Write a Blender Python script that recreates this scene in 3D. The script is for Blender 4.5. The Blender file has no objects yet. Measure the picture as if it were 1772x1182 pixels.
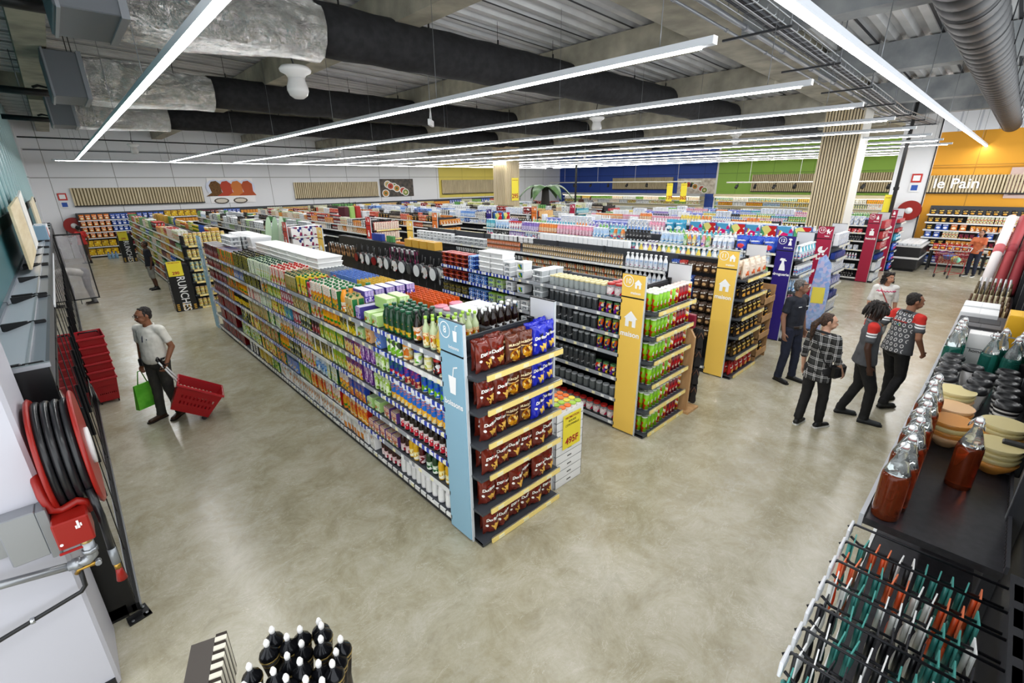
import bpy, math, random
from mathutils import Matrix, Vector, noise
random.seed(7)
S = bpy.context.scene
COL = S.collection
# ---------------------------------------------------------------- camera, world, exposure
H0 = 3.3
cam_d = bpy.data.cameras.new('camera'); cam_d.sensor_width = 36; cam_d.lens = 16.187; cam_d.clip_end = 200; cam_d.clip_start = .05
cam = bpy.data.objects.new('camera', cam_d); COL.objects.link(cam)
YAW, PIT, ROL = 0.75504134, 0.33350946, -0.01156517
_f = Vector((math.sin(YAW)*math.cos(PIT), math.cos(YAW)*math.cos(PIT), -math.sin(PIT)))
_r = Vector((math.cos(YAW), -math.sin(YAW), 0)); _u = _r.cross(_f)
_r2 = _r*math.cos(ROL)+_u*math.sin(ROL); _u2 = -_r*math.sin(ROL)+_u*math.cos(ROL)
cam.matrix_world = Matrix(((_r2.x,_u2.x,-_f.x,0),(_r2.y,_u2.y,-_f.y,0),(_r2.z,_u2.z,-_f.z,H0),(0,0,0,1)))
S.camera = cam
W = bpy.data.worlds.new('world'); S.world = W; W.use_nodes = True
W.node_tree.nodes['Background'].inputs[0].default_value = (.93,.97,1,1)
W.node_tree.nodes['Background'].inputs[1].default_value = 1.0
S.view_settings.view_transform = 'Standard'; S.view_settings.look = 'None'; S.view_settings.gamma = 1
S.view_settings.exposure = 1.38
LED_POWER = 18.0
try:
    S.cycles.max_bounces = 6; S.cycles.diffuse_bounces = 3; S.cycles.glossy_bounces = 2; S.cycles.transmission_bounces = 5
    S.cycles.transparent_max_bounces = 6; S.cycles.caustics_reflective = False; S.cycles.caustics_refractive = False
    S.cycles.sample_clamp_indirect = 6
except Exception: pass
def camdepth(p): return (Vector(p)-Vector((0,0,H0))).dot(_f)
# ---------------------------------------------------------------- materials
_M = {}
def srgb(c):
    if isinstance(c,str): c = [int(c[i:i+2],16)/255 for i in (0,2,4)]
    return tuple((x/12.92 if x<=.04045 else ((x+.055)/1.055)**2.4) for x in c[:3])+(1,)
def _new(name):
    m = bpy.data.materials.new(name); m.use_nodes = True
    return m, m.node_tree, m.node_tree.nodes['Principled BSDF']
def mat(c, rough=.5, metal=0, name=None, emit=0, trans=0, alpha=1, coat=0, ior=1.45):
    k = (c if isinstance(c,str) else tuple(c),rough,metal,emit,trans,alpha,coat)
    if k in _M: return _M[k]
    m,t,b = _new(name or 'paint'); b.inputs['Base Color'].default_value = srgb(c)
    b.inputs['Roughness'].default_value = rough; b.inputs['Metallic'].default_value = metal; b.inputs['IOR'].default_value = ior
    if emit: b.inputs['Emission Color'].default_value = srgb(c); b.inputs['Emission Strength'].default_value = emit
    if trans: b.inputs['Transmission Weight'].default_value = trans
    if alpha<1: b.inputs['Alpha'].default_value = alpha
    if coat: b.inputs['Coat Weight'].default_value = coat; b.inputs['Coat Roughness'].default_value = .1
    _M[k] = m; return m
def N(t, typ, **kw):
    n = t.nodes.new(typ)
    for k,v in kw.items():
        if k in n.inputs: n.inputs[k].default_value = v
        else: setattr(n,k,v)
    return n
def ramp(t, stops, const=False):
    r = t.nodes.new('ShaderNodeValToRGB'); e = r.color_ramp.elements
    if const: r.color_ramp.interpolation = 'CONSTANT'
    while len(e)<len(stops): e.new(.5)
    for q,(p,c) in zip(e,stops): q.position = p; q.color = srgb(c)
    return r
def noisemat(name, c1, c2, scale=5, rough=.5, detail=4, metal=0, bump=0, stretch=(1,1,1), lo=.35, hi=.65, coords='Object', coat=0):
    if name in _M: return _M[name]
    m,t,b = _new(name); tc = N(t,'ShaderNodeTexCoord'); mp = N(t,'ShaderNodeMapping'); mp.inputs['Scale'].default_value = stretch
    nz = N(t,'ShaderNodeTexNoise',Scale=scale,Detail=detail); r = ramp(t,[(lo,c1),(hi,c2)])
    t.links.new(tc.outputs[coords],mp.inputs[0]); t.links.new(mp.outputs[0],nz.inputs['Vector'])
    t.links.new(nz.outputs['Fac'],r.inputs[0]); t.links.new(r.outputs[0],b.inputs['Base Color'])
    b.inputs['Roughness'].default_value = rough; b.inputs['Metallic'].default_value = metal
    if coat: b.inputs['Coat Weight'].default_value = coat
    if bump:
        bp = N(t,'ShaderNodeBump',Strength=bump); t.links.new(nz.outputs['Fac'],bp.inputs['Height']); t.links.new(bp.outputs[0],b.inputs['Normal'])
    _M[name] = m; return m
def label(name, base, cols, scale=40, seed=0, zt=.62, top=None, rough=.35, stretch=(1,1,1)):
    """printed packaging: plain band above, busy picture below, fine print lines"""
    scale=scale*.62
    if name in _M: return _M[name]
    m,t,b = _new(name); tc = N(t,'ShaderNodeTexCoord'); mp = N(t,'ShaderNodeMapping')
    mp.inputs['Scale'].default_value = stretch; mp.inputs['Location'].default_value = (seed*1.7,seed*.9,seed*.37)
    vo = N(t,'ShaderNodeTexVoronoi',Scale=scale); sp = N(t,'ShaderNodeSeparateColor')
    st = [(0,base)]; n = len(cols)
    for i,c in enumerate(cols): st.append((.32+.68*i/n,c))
    r = ramp(t,st,True)
    L = t.links.new
    L(tc.outputs['Object'],mp.inputs[0]); L(mp.outputs[0],vo.inputs['Vector']); L(vo.outputs['Color'],sp.inputs[0]); L(sp.outputs[0],r.inputs[0])
    sx = N(t,'ShaderNodeSeparateXYZ'); L(tc.outputs['Generated'],sx.inputs[0])
    nz = N(t,'ShaderNodeTexNoise',Scale=scale*.6,Detail=1); L(mp.outputs[0],nz.inputs['Vector'])
    ad = N(t,'ShaderNodeMath',operation='MULTIPLY_ADD'); L(nz.outputs['Fac'],ad.inputs[0]); ad.inputs[1].default_value = .3; L(sx.outputs[2],ad.inputs[2])
    gt = N(t,'ShaderNodeMath',operation='GREATER_THAN'); L(ad.outputs[0],gt.inputs[0]); gt.inputs[1].default_value = zt+.15
    # print on the top band
    mp2 = N(t,'ShaderNodeMapping'); mp2.inputs['Scale'].default_value = (1,1,3.2); L(tc.outputs['Object'],mp2.inputs[0])
    n2 = N(t,'ShaderNodeTexNoise',Scale=scale*1.1,Detail=0); L(mp2.outputs[0],n2.inputs['Vector'])
    r2 = ramp(t,[(0,top or base),(.56,cols[0]),(.66,top or base)],True); L(n2.outputs['Fac'],r2.inputs[0])
    mx = N(t,'ShaderNodeMix',data_type='RGBA'); L(gt.outputs[0],mx.inputs[0]); L(r.outputs[0],mx.inputs[6]); L(r2.outputs[0],mx.inputs[7])
    oi = N(t,'ShaderNodeObjectInfo'); hs = N(t,'ShaderNodeHueSaturation'); mr = N(t,'ShaderNodeMapRange')
    L(oi.outputs['Random'],mr.inputs[0]); mr.inputs[3].default_value = .8; mr.inputs[4].default_value = 1.02; hs.inputs['Saturation'].default_value = 1.3
    L(mr.outputs[0],hs.inputs['Value']); L(mx.outputs[2],hs.inputs['Color']); L(hs.outputs[0],b.inputs['Base Color'])
    b.inputs['Roughness'].default_value = rough
    _M[name] = m; return m
def stripes(name, cols, axis=1, period=.1, rough=.5, offset=0):
    """hard repeating bands along one object axis"""
    if name in _M: return _M[name]
    m,t,b = _new(name); L = t.links.new; tc = N(t,'ShaderNodeTexCoord'); sx = N(t,'ShaderNodeSeparateXYZ'); L(tc.outputs['Object'],sx.inputs[0])
    mm = N(t,'ShaderNodeMath',operation='MULTIPLY_ADD'); L(sx.outputs[axis],mm.inputs[0]); mm.inputs[1].default_value = 1/period; mm.inputs[2].default_value = offset
    fr = N(t,'ShaderNodeMath',operation='FRACT'); L(mm.outputs[0],fr.inputs[0])
    r = ramp(t,[(p,c) for p,c in cols],True); L(fr.outputs[0],r.inputs[0]); L(r.outputs[0],b.inputs['Base Color']); b.inputs['Roughness'].default_value = rough
    _M[name] = m; return m
# ---------------------------------------------------------------- mesh builder
class MB:
    def __init__(s): s.v=[]; s.f=[]; s.mi=[]; s.sm=[]; s.mats=[]; s.M=None
    def m(s, mt):
        if mt not in s.mats: s.mats.append(mt)
        return s.mats.index(mt)
    def add(s, vs, fs, mt, smooth=False):
        o = len(s.v); M = s.M
        s.v += [tuple(M@Vector(p)) for p in vs] if M is not None else [tuple(p) for p in vs]
        flip = M is not None and M.to_3x3().determinant()<0
        k = s.m(mt)
        for f in fs:
            s.f.append([i+o for i in (reversed(f) if flip else f)]); s.mi.append(k); s.sm.append(smooth)
        return s
    def box(s, x0,x1,y0,y1,z0,z1, mt, bv=0):
        if x0>x1: x0,x1=x1,x0
        if y0>y1: y0,y1=y1,y0
        if z0>z1: z0,z1=z1,z0
        if bv<=0:
            return s.add([(x0,y0,z0),(x1,y0,z0),(x1,y1,z0),(x0,y1,z0),(x0,y0,z1),(x1,y0,z1),(x1,y1,z1),(x0,y1,z1)],
             [(3,2,1,0),(4,5,6,7),(0,1,5,4),(1,2,6,5),(2,3,7,6),(3,0,4,7)], mt)
        b = min(bv,(x1-x0)*.45,(y1-y0)*.45,(z1-z0)*.45)
        def ring(x0,x1,y0,y1,z,c): return [(x0+c,y0,z),(x1-c,y0,z),(x1,y0+c,z),(x1,y1-c,z),(x1-c,y1,z),(x0+c,y1,z),(x0,y1-c,z),(x0,y0+c,z)]
        rs = [ring(x0+b,x1-b,y0+b,y1-b,z0,b*.5),ring(x0,x1,y0,y1,z0+b,b),ring(x0,x1,y0,y1,z1-b,b),ring(x0+b,x1-b,y0+b,y1-b,z1,b*.5)]
        vs = sum(rs,[]); fs = [tuple(range(7,-1,-1)),tuple(range(24,32))]
        for k in range(3):
            for i in range(8): j=(i+1)%8; fs.append((k*8+i,k*8+j,k*8+8+j,k*8+8+i))
        return s.add(vs,fs,mt)
    def quad(s, a,b,c,d, mt): return s.add([a,b,c,d],[(0,1,2,3)],mt)
    def lathe(s, prof, mt, seg=12, c=(0,0,0), axis='z', smooth=True, mats=None, sx=1, sy=1, caps=True):
        vs=[]; n=len(prof)
        for r,z in prof:
            for i in range(seg):
                a=2*math.pi*i/seg; x,y=r*math.cos(a)*sx,r*math.sin(a)*sy
                p={'z':(x,y,z),'x':(z,x,y),'y':(y,z,x)}[axis]; vs.append((p[0]+c[0],p[1]+c[1],p[2]+c[2]))
        def fs(k): return [(k*seg+i,k*seg+(i+1)%seg,(k+1)*seg+(i+1)%seg,(k+1)*seg+i) for i in range(seg)]
        up = prof[-1][1]>=prof[0][1]
        allf=[]; 
        if mats is None:
            for k in range(n-1): allf+=fs(k)
            o=len(s.v); s.add(vs,allf,mt,smooth)
        else:
            o=len(s.v); s.add(vs,[],mt)
            for k in range(n-1):
                q=s.m(mats[k] or mt)
                for f in fs(k): s.f.append([i+o for i in f]); s.mi.append(q); s.sm.append(smooth)
        if caps:
            if prof[0][0]>1e-5: s.f.append([o+i for i in range(seg-1,-1,-1)]); s.mi.append(s.m(mt if mats is None else (mats[0] or mt))); s.sm.append(False)
            if prof[-1][0]>1e-5: s.f.append([o+(n-1)*seg+i for i in range(seg)]); s.mi.append(s.m(mt if mats is None else (mats[-1] or mt))); s.sm.append(False)
        return s
    def tube(s, pts, r, mt, seg=8, closed=False, smooth=True):
        pts=[Vector(p) for p in pts]; n=len(pts); vs=[]; rr = r if isinstance(r,(list,tuple)) else [r]*n
        t0=(pts[1]-pts[0]).normalized(); up=Vector((0,0,1)) if abs(t0.z)<.9 else Vector((1,0,0)); a=t0.cross(up).normalized()
        for k in range(n):
            if closed: t=(pts[(k+1)%n]-pts[k-1]).normalized()
            elif k==0: t=t0
            elif k==n-1: t=(pts[k]-pts[k-1]).normalized()
            else: t=((pts[k+1]-pts[k]).normalized()+(pts[k]-pts[k-1]).normalized()).normalized()
            a=(a-t*a.dot(t)).normalized(); b=t.cross(a)
            for i in range(seg):
                g=2*math.pi*i/seg; vs.append(pts[k]+(a*math.cos(g)+b*math.sin(g))*rr[k])
        fs=[]
        for k in range(n if closed else n-1):
            k2=(k+1)%n
            for i in range(seg): j=(i+1)%seg; fs.append((k*seg+i,k*seg+j,k2*seg+j,k2*seg+i))
        if not closed: fs+= [tuple(range(seg-1,-1,-1)),tuple((n-1)*seg+i for i in range(seg))]
        return s.add(vs,fs,mt,smooth)
    def cap(s, a, b, r1, r2, mt, seg=12, fx=1, fy=1, side=None, round_ends=True):
        """tapered capsule from a to b; fx, fy flatten the section (side = the fx axis)"""
        a,b=Vector(a),Vector(b); t=(b-a); L=t.length; t=t/L if L>1e-6 else Vector((0,0,1))
        sd=Vector(side) if side else (Vector((1,0,0)) if abs(t.x)<.9 else Vector((0,1,0)))
        u=(sd-t*sd.dot(t)).normalized(); w=t.cross(u); rings=[]
        if round_ends:
            for q in (-88,-60,-30,0): q=math.radians(q); rings.append((a+t*(r1*math.sin(q)*min(fx,fy,1)),r1*math.cos(q)))
            for q in (0,30,60,88): q=math.radians(q); rings.append((b+t*(r2*math.sin(q)*min(fx,fy,1)),r2*math.cos(q)))
        else: rings=[(a,r1),(b,r2)]
        vs=[]
        for c,r in rings:
            for i in range(seg): g=2*math.pi*i/seg; vs.append(c+u*(r*fx*math.cos(g))+w*(r*fy*math.sin(g)))
        n=len(rings); fs=[tuple(range(seg-1,-1,-1)),tuple((n-1)*seg+i for i in range(seg))]
        for k in range(n-1):
            for i in range(seg): j=(i+1)%seg; fs.append((k*seg+i,k*seg+j,k*seg+seg+j,k*seg+seg+i))
        return s.add(vs,fs,mt,True)
    def ell(s, c, rx, ry, rz, mt, seg=14, rings=9, R=None):
        vs=[];c=Vector(c)
        for k in range(rings+1):
            q=math.pi*(k/rings-.5); q=max(-1.54,min(1.54,q))
            for i in range(seg):
                g=2*math.pi*i/seg; p=Vector((rx*math.cos(q)*math.cos(g),ry*math.cos(q)*math.sin(g),rz*math.sin(q)))
                vs.append(c+(R@p if R else p))
        fs=[tuple(range(seg-1,-1,-1)),tuple(rings*seg+i for i in range(seg))]
        for k in range(rings):
            for i in range(seg): j=(i+1)%seg; fs.append((k*seg+i,k*seg+j,k*seg+seg+j,k*seg+seg+i))
        return s.add(vs,fs,mt,True)
    def prism(s, poly, z0, z1, mt):
        n=len(poly); vs=[(x,y,z0) for x,y in poly]+[(x,y,z1) for x,y in poly]
        fs=[tuple(range(n-1,-1,-1)),tuple(range(n,2*n))]+[(i,(i+1)%n,n+(i+1)%n,n+i) for i in range(n)]
        return s.add(vs,fs,mt)
    def poly(s, pts, mt): return s.add(pts,[tuple(range(len(pts)))],mt)
    def text(s, body, size, M, mt, align='CENTER', bold=.0, fn=None, sx=1, shear=0):
        vs,fs = textgeo(body,align,bold,shear)
        old=s.M; s.M=None
        pts=[(x*size*sx,y*size,0) for x,y in vs]
        if fn: pts=[fn(x,y) for x,y,_ in pts]
        T = (old@M) if old is not None else M
        s.add([T@Vector(p) for p in pts],fs,mt); s.M=old; return s
    def join(s, o):
        off=len(s.v); s.v+=o.v; remap=[s.m(mt) for mt in o.mats]
        s.f+=[[i+off for i in f] for f in o.f]; s.mi+=[remap[k] for k in o.mi]; s.sm+=o.sm; return s
    def mesh(s, name):
        me=bpy.data.meshes.new(name); me.from_pydata(s.v,[],s.f)
        for mt in s.mats: me.materials.append(mt)
        me.polygons.foreach_set('material_index',s.mi); me.polygons.foreach_set('use_smooth',s.sm); me.update(); return me
_T={}
def textgeo(body, align='CENTER', bold=0, shear=0):
    k=(body,align,bold,shear)
    if k not in _T:
        cu=bpy.data.curves.new('lettering','FONT'); cu.body=body; cu.align_x=align; cu.align_y='CENTER'; cu.size=1; cu.resolution_u=3; cu.offset=bold; cu.shear=shear
        o=bpy.data.objects.new('lettering',cu); COL.objects.link(o); dg=bpy.context.evaluated_depsgraph_get()
        me=o.evaluated_get(dg).to_mesh(); _T[k]=([(v.co.x,v.co.y) for v in me.vertices],[tuple(p.vertices) for p in me.polygons])
        o.evaluated_get(dg).to_mesh_clear(); bpy.data.objects.remove(o); bpy.data.curves.remove(cu)
    return _T[k]
def frame(o, xd, yd):
    """matrix: local x, y along xd, yd, origin o (for lettering and flat marks)"""
    x=Vector(xd).normalized(); y=Vector(yd).normalized(); z=x.cross(y); o=Vector(o)
    return Matrix(((x.x,y.x,z.x,o.x),(x.y,y.y,z.y,o.y),(x.z,y.z,z.z,o.z),(0,0,0,1)))
def T(x=0,y=0,z=0,rz=0,s=1): return Matrix.Translation((x,y,z))@Matrix.Rotation(rz,4,'Z')@Matrix.Scale(s,4)
# ---------------------------------------------------------------- object linking
def obj(name, mb, parent=None, loc=(0,0,0), rz=0, label=None):
    me = mb.mesh(name) if isinstance(mb,MB) else mb
    o = bpy.data.objects.new(name,me); COL.objects.link(o); o.location=loc; o.rotation_euler=(0,0,rz)
    if parent: o.parent=parent
    if label: o['label']=label
    return o
_labels={}
def tag(o, lab, cat, group=None):
    o['label']=lab; o['category']=cat
    if group: o['group']=group
    return o
def thing(name, lab, cat, loc=(0,0,0), rz=0, group=None):
    o=bpy.data.objects.new(name,None); o.empty_display_size=.1; COL.objects.link(o); o.location=loc; o.rotation_euler=(0,0,rz)
    return tag(o,lab,cat,group)
def struct(name, mb):
    o=obj(name,mb); o['kind']='structure'; return o
def copytree(o, loc, rz=None, lab=None, group=None):
    r=o.copy(); COL.objects.link(r); r.location=loc
    if rz is not None: r.rotation_euler=(0,0,rz)
    if lab: r['label']=lab
    if group: r['group']=group
    for ch in list(o.children):
        c=ch.copy(); COL.objects.link(c); c.parent=r
        for g in list(ch.children):
            d=g.copy(); COL.objects.link(d); d.parent=c
    return r
BLACK=mat('141416',.45); DARK=mat('2b2c30',.5); CHAR=mat('3a3d42',.45); GREY=mat('8a8d92',.5); WHITE=mat('eeeeee',.5); STEEL=mat('b9bcc0',.3,.9)
YEL=mat('f2d06b',.5); RED=mat('a01414',.35); DRED=mat('8e1810',.35)
# ---------------------------------------------------------------- the room shell
def floor_mat():
    m,t,b=_new('polished concrete'); L=t.links.new; tc=N(t,'ShaderNodeTexCoord')
    n1=N(t,'ShaderNodeTexNoise',Scale=.42,Detail=10,Roughness=.72,Distortion=.3); n2=N(t,'ShaderNodeTexNoise',Scale=2.4,Detail=14,Roughness=.82,Distortion=.5); n3=N(t,'ShaderNodeTexNoise',Scale=60,Detail=3)
    for n in (n1,n2,n3): L(tc.outputs['Object'],n.inputs['Vector'])
    r1=ramp(t,[(.34,'8a8164'),(.46,'aaa287'),(.56,'bab4a0'),(.68,'c6c2b4')]); L(n1.outputs['Fac'],r1.inputs[0])
    r2=ramp(t,[(.36,'80785d'),(.5,'b0aa93'),(.64,'cfccc0')]); L(n2.outputs['Fac'],r2.inputs[0])
    mx=N(t,'ShaderNodeMix',data_type='RGBA'); mx.inputs[0].default_value=.42; L(r1.outputs[0],mx.inputs[6]); L(r2.outputs[0],mx.inputs[7])
    # fine scratches
    mp=N(t,'ShaderNodeMapping'); mp.inputs['Scale'].default_value=(1,2.2,1); mp.inputs['Rotation'].default_value=(0,0,.7); L(tc.outputs['Object'],mp.inputs[0])
    n4=N(t,'ShaderNodeTexNoise',Scale=2.2,Detail=5,Roughness=.7); L(mp.outputs[0],n4.inputs['Vector'])
    n4.inputs['Distortion'].default_value=1.5; s4=N(t,'ShaderNodeMath',operation='SUBTRACT'); L(n4.outputs['Fac'],s4.inputs[0]); s4.inputs[1].default_value=.56; a4=N(t,'ShaderNodeMath',operation='ABSOLUTE'); L(s4.outputs[0],a4.inputs[0]); r4=ramp(t,[(.0,'ffffff'),(.012,'000000')]); L(a4.outputs[0],r4.inputs[0])
    m2=N(t,'ShaderNodeMix',data_type='RGBA'); L(mx.outputs[2],m2.inputs[6]); m2.inputs[7].default_value=srgb('ddd9cc')
    ml=N(t,'ShaderNodeMath',operation='MULTIPLY'); L(r4.outputs[0],ml.inputs[0]); ml.inputs[1].default_value=.35; L(ml.outputs[0],m2.inputs[0])
    L(m2.outputs[2],b.inputs['Base Color'])
    mr=N(t,'ShaderNodeMapRange'); L(n2.outputs['Fac'],mr.inputs[0]); mr.inputs[3].default_value=.16; mr.inputs[4].default_value=.34; L(mr.outputs[0],b.inputs['Roughness'])
    bp=N(t,'ShaderNodeBump',Strength=.04); L(n3.outputs['Fac'],bp.inputs['Height']); L(bp.outputs[0],b.inputs['Normal'])
    b.inputs['Specular IOR Level'].default_value=.5
    return m
mb=MB(); mb.box(-4,37,-2.2,32,-.2,0,floor_mat()); struct('floor',mb)
def panelwall(name,c,pw=2.4,ph=9,seam='9a9a98'):
    m,t,b=_new(name); L=t.links.new; tc=N(t,'ShaderNodeTexCoord'); sx=N(t,'ShaderNodeSeparateXYZ'); L(tc.outputs['Object'],sx.inputs[0])
    a=N(t,'ShaderNodeMath',operation='ADD'); L(sx.outputs[0],a.inputs[0]); L(sx.outputs[1],a.inputs[1])
    d=N(t,'ShaderNodeMath',operation='DIVIDE'); L(a.outputs[0],d.inputs[0]); d.inputs[1].default_value=pw
    fr=N(t,'ShaderNodeMath',operation='FRACT'); L(d.outputs[0],fr.inputs[0]); lt=N(t,'ShaderNodeMath',operation='LESS_THAN'); L(fr.outputs[0],lt.inputs[0]); lt.inputs[1].default_value=.012
    d2=N(t,'ShaderNodeMath',operation='SUBTRACT'); L(sx.outputs[2],d2.inputs[0]); d2.inputs[1].default_value=3.72
    ab=N(t,'ShaderNodeMath',operation='ABSOLUTE'); L(d2.outputs[0],ab.inputs[0]); l2=N(t,'ShaderNodeMath',operation='LESS_THAN'); L(ab.outputs[0],l2.inputs[0]); l2.inputs[1].default_value=.02
    mxm=N(t,'ShaderNodeMath',operation='MAXIMUM'); L(lt.outputs[0],mxm.inputs[0]); L(l2.outputs[0],mxm.inputs[1])
    mx=N(t,'ShaderNodeMix',data_type='RGBA'); L(mxm.outputs[0],mx.inputs[0]); mx.inputs[6].default_value=srgb(c); mx.inputs[7].default_value=srgb(seam); L(mx.outputs[2],b.inputs['Base Color'])
    b.inputs['Roughness'].default_value=.55; return m
WP=panelwall('white wall panel','e6e7ea'); BP=panelwall('blue wall panel','2447a0',seam='16306e'); GP=panelwall('green wall panel','8fb948',seam='6b8e35'); OP=panelwall('orange wall panel','dd9a1c',seam='b57c14'); YP=panelwall('yellow wall panel','e3cf62',seam='bda94a'); TEAL=mat('3d7f86',.4); TEALD=mat('2f5f66',.5)
mb=MB(); mb.box(-4,36.4,31.2,31.5,0,7.4,WP); mb.box(21.8,29,31.17,31.2,2.2,4.75,YP); struct('wall_back',mb)
mb=MB(); mb.box(36,36.3,15.85,31.2,0,5.85,BP); mb.box(36,36.3,4.9,15.85,0,5.6,GP); mb.box(35.97,36.02,15.78,15.9,0,5.9,WHITE)
mb.box(36,36.3,-2,4.9,0,5.8,mat('d9d8d2',.6)); mb.box(36,36.3,-2,31.2,5.6,7.4,mat('b9bcc2',.6)); mb.box(35.95,36,4.86,4.94,0,5.8,GREY); struct('wall_right',mb)
mb=MB(); mb.box(25,25.25,-2.2,2.62,0,4.9,OP); mb.box(25,25.25,-2.2,2.62,4.9,7,stripes('white ribbed sheet',[(0,'eceef2'),(.9,'c6cad2')],1,.55)); mb.box(24.97,25,-2.2,2.62,3.62,3.66,mat('b57c14',.6)); struct('wall_bread',mb)
mb=MB(); mb.box(24.8,25.4,2.62,3.75,0,5.6,mat('e9e9ea',.5)); mb.box(24.78,24.8,2.62,2.66,0,5.6,DARK); struct('pillar_white',mb)
# left wall: white pilaster, teal glazing above the fridges
mb=MB(); mb.box(-3.5,-.45,3.55,4.14,0,4.6,mat('bdbdc6',.45),.02); mb.box(-3.5,-.47,3.53,3.56,0,.09,BLACK); struct('wall_left',mb)
mb=MB(); mb.box(-.75,-.66,4.14,29.0,2.9,6.4,TEAL); mb.box(-.75,-.66,4.14,29.0,0,2.9,TEALD)
for i in range(22):
    y=4.6+i*1.1; mb.box(-.66,-.63,y,y+.08,2.9,6.3,mat('cfe3e4',.4)); mb.box(-.66,-.65,y+.5,y+.53,2.9,6.3,mat('9fc4c8',.4))
mb.box(-.75,-.62,29.0,31.2,0,6.4,WP); mb.box(-.66,-.63,4.2,29,2.72,2.9,mat('14201f',.5)); struct('wall_left_teal',mb)
# ceiling: corrugated deck falling to the column line and rising again
def roofz(x): return 6.32-.03*x if x<17.5 else 5.795+.02*(x-17.5)
def deckmat():
    m,t,b=_new('galvanised roof deck'); L=t.links.new; tc=N(t,'ShaderNodeTexCoord'); nz=N(t,'ShaderNodeTexNoise',Scale=1.5,Detail=4); L(tc.outputs['Object'],nz.inputs['Vector'])
    r=ramp(t,[(.3,'bcbdbd'),(.7,'dadada')]); L(nz.outputs['Fac'],r.inputs[0]); L(r.outputs[0],b.inputs['Base Color']); b.inputs['Metallic'].default_value=.15; b.inputs['Roughness'].default_value=.38; return m
mb=MB(); DM=deckmat(); xs=[-4,6,17.5,27,36.4]; prof=[]; y=-2.4
while y<31.3: prof+=[(y,.0),(y+.13,.0),(y+.17,-.1),(y+.29,-.1),(y+.33,0)]; y+=.33
n=len(prof); vs=[]; fs=[]
for x in xs:
    for (yy,dz) in prof: vs.append((x,yy,roofz(x)+dz))
for k in range(len(xs)-1):
    for i in range(n-1): fs.append((k*n+i,k*n+i+1,(k+1)*n+i+1,(k+1)*n+i))
mb.add(vs,fs,DM)
for k in range(0,34):
    y=-2.3+k*.99
    for a,b_ in zip(xs[:-1],xs[1:]): mb.add([(a,y,roofz(a)-.105),(b_,y,roofz(b_)-.105),(b_,y+.05,roofz(b_)-.105),(a,y+.05,roofz(a)-.105)],[(0,1,2,3)],DARK)
mb.box(-4,36.4,-2.4,31.4,7.0,7.1,GREY); struct('ceiling',mb)
CONC=noisemat('precast concrete','8e8a7c','b3ad9b',2.2,.75,5,bump=.05)
CONB=noisemat('grey concrete','84888c','a4a7a8',2.2,.75,5,bump=.05)
def sloped_beam(name,x0,x1,y0,y1,zb,h,mt):
    mb=MB(); z0,z1=zb(x0),zb(x1)
    mb.add([(x0,y0,z0),(x0,y1,z0),(x0,y1,z0+h),(x0,y0,z0+h),(x1,y0,z1),(x1,y1,z1),(x1,y1,z1+h),(x1,y0,z1+h)],[(0,1,2,3),(7,6,5,4),(0,4,5,1),(1,5,6,2),(2,6,7,3),(3,7,4,0)],mt)
    return struct(name,mb)
mainz=lambda x: 5.83-.031*x if x<=17.5 else 5.29+.022*(x-17.5)
for i,(ya,yb) in enumerate(((3.62,4.5),(19.3,20.2))):
    for (a,b_) in ((-4,17.5),(17.5,36.2)): sloped_beam('ceiling_beam',a,b_,ya,yb,lambda x:mainz(x)-.0, .62,CONC)
for k in range(9):
    x=.1+4.17*k; zb=roofz(x+.2)-.62
    for (ya,yb) in ((-2.2,3.62),(4.5,19.3),(20.2,31.2)):
        mb=MB(); mb.box(x,x+.42,ya,yb,zb,zb+.5,CONC if ya>0 else CONB); struct('ceiling_beam',mb)
# slat-clad columns
SLAT=noisemat('pale timber slat','c9b58e','dcccaa',3,.5,3,stretch=(6,6,.4)); SLATD=mat('3a3022',.7)
SLATM=noisemat('pale timber slat matt','bfae8c','d8c9a6',3,.55,3,stretch=(6,6,.4))
def column(x,y,w,top,side,two=False):
    mb=MB(); mb.box(x+.02,x+w,y-w,y,0,top,side); mb.box(x,x+.03,y-w+.01,y-.01,0,top,SLATD)
    n=13
    for i in range(n):
        a=y-w+(i+.12)*w/n; mb.box(x-.03,x+.01,a,a+w/n*.62,0,top-.02,SLAT)
    if two:
        mb.box(x+.01,x+w-.01,y-w-.0,y-w+.03,0,top,SLATD)
        for i in range(n): a=x+(i+.12)*w/n; mb.box(a,a+w/n*.62,y-w-.03,y-w+.01,0,top-.02,SLAT)
    return struct('column',mb)
column(17,4.5,.98,5.3,mat('dcd9d2',.6)); column(17.45,19.85,.98,5.2,mat('b7a88a',.6),True)
# slat boards high on the walls
def slatboard(name,lab,loc,rz,w,h,pitch=.12):
    t=thing(name,lab,'wall panel',loc,rz); mb=MB(); n=int(w/pitch)
    mb.box(0,w,-.04,0,0,h,mat('8a7a58',.7)); obj('backing_board',mb,t)
    mb=MB(); 
    for i in range(n): mb.box(i*w/n,i*w/n+pitch*.6,-.12,-.04,0,h,SLATM)
    obj('slats',mb,t); mb=MB(); mb.box(0,w,-.13,0,-.05,0,BLACK); obj('bottom_rail',mb,t); return t
slatboard('slat_board','long pale timber slat board on white back wall above orange snacks',(.6,31.2,2.45),0,5.4,.8)
slatboard('slat_board','pale timber slat board on white back wall between two food pictures',(10.9,31.2,2.47),0,5.7,.95)
slatboard('slat_board','pale timber slat board on the yellow wall section',(22,31.15,2.5),0,5.6,1.0)
slatboard('slat_board','slat board on the blue wall behind the counter workers',(36,25.0,2.62),-math.pi/2,5.7,.9)
slatboard('slat_board','slat board on the green wall behind black spotlights',(36,13.3,2.5),-math.pi/2,8.0,1.1)
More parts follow.
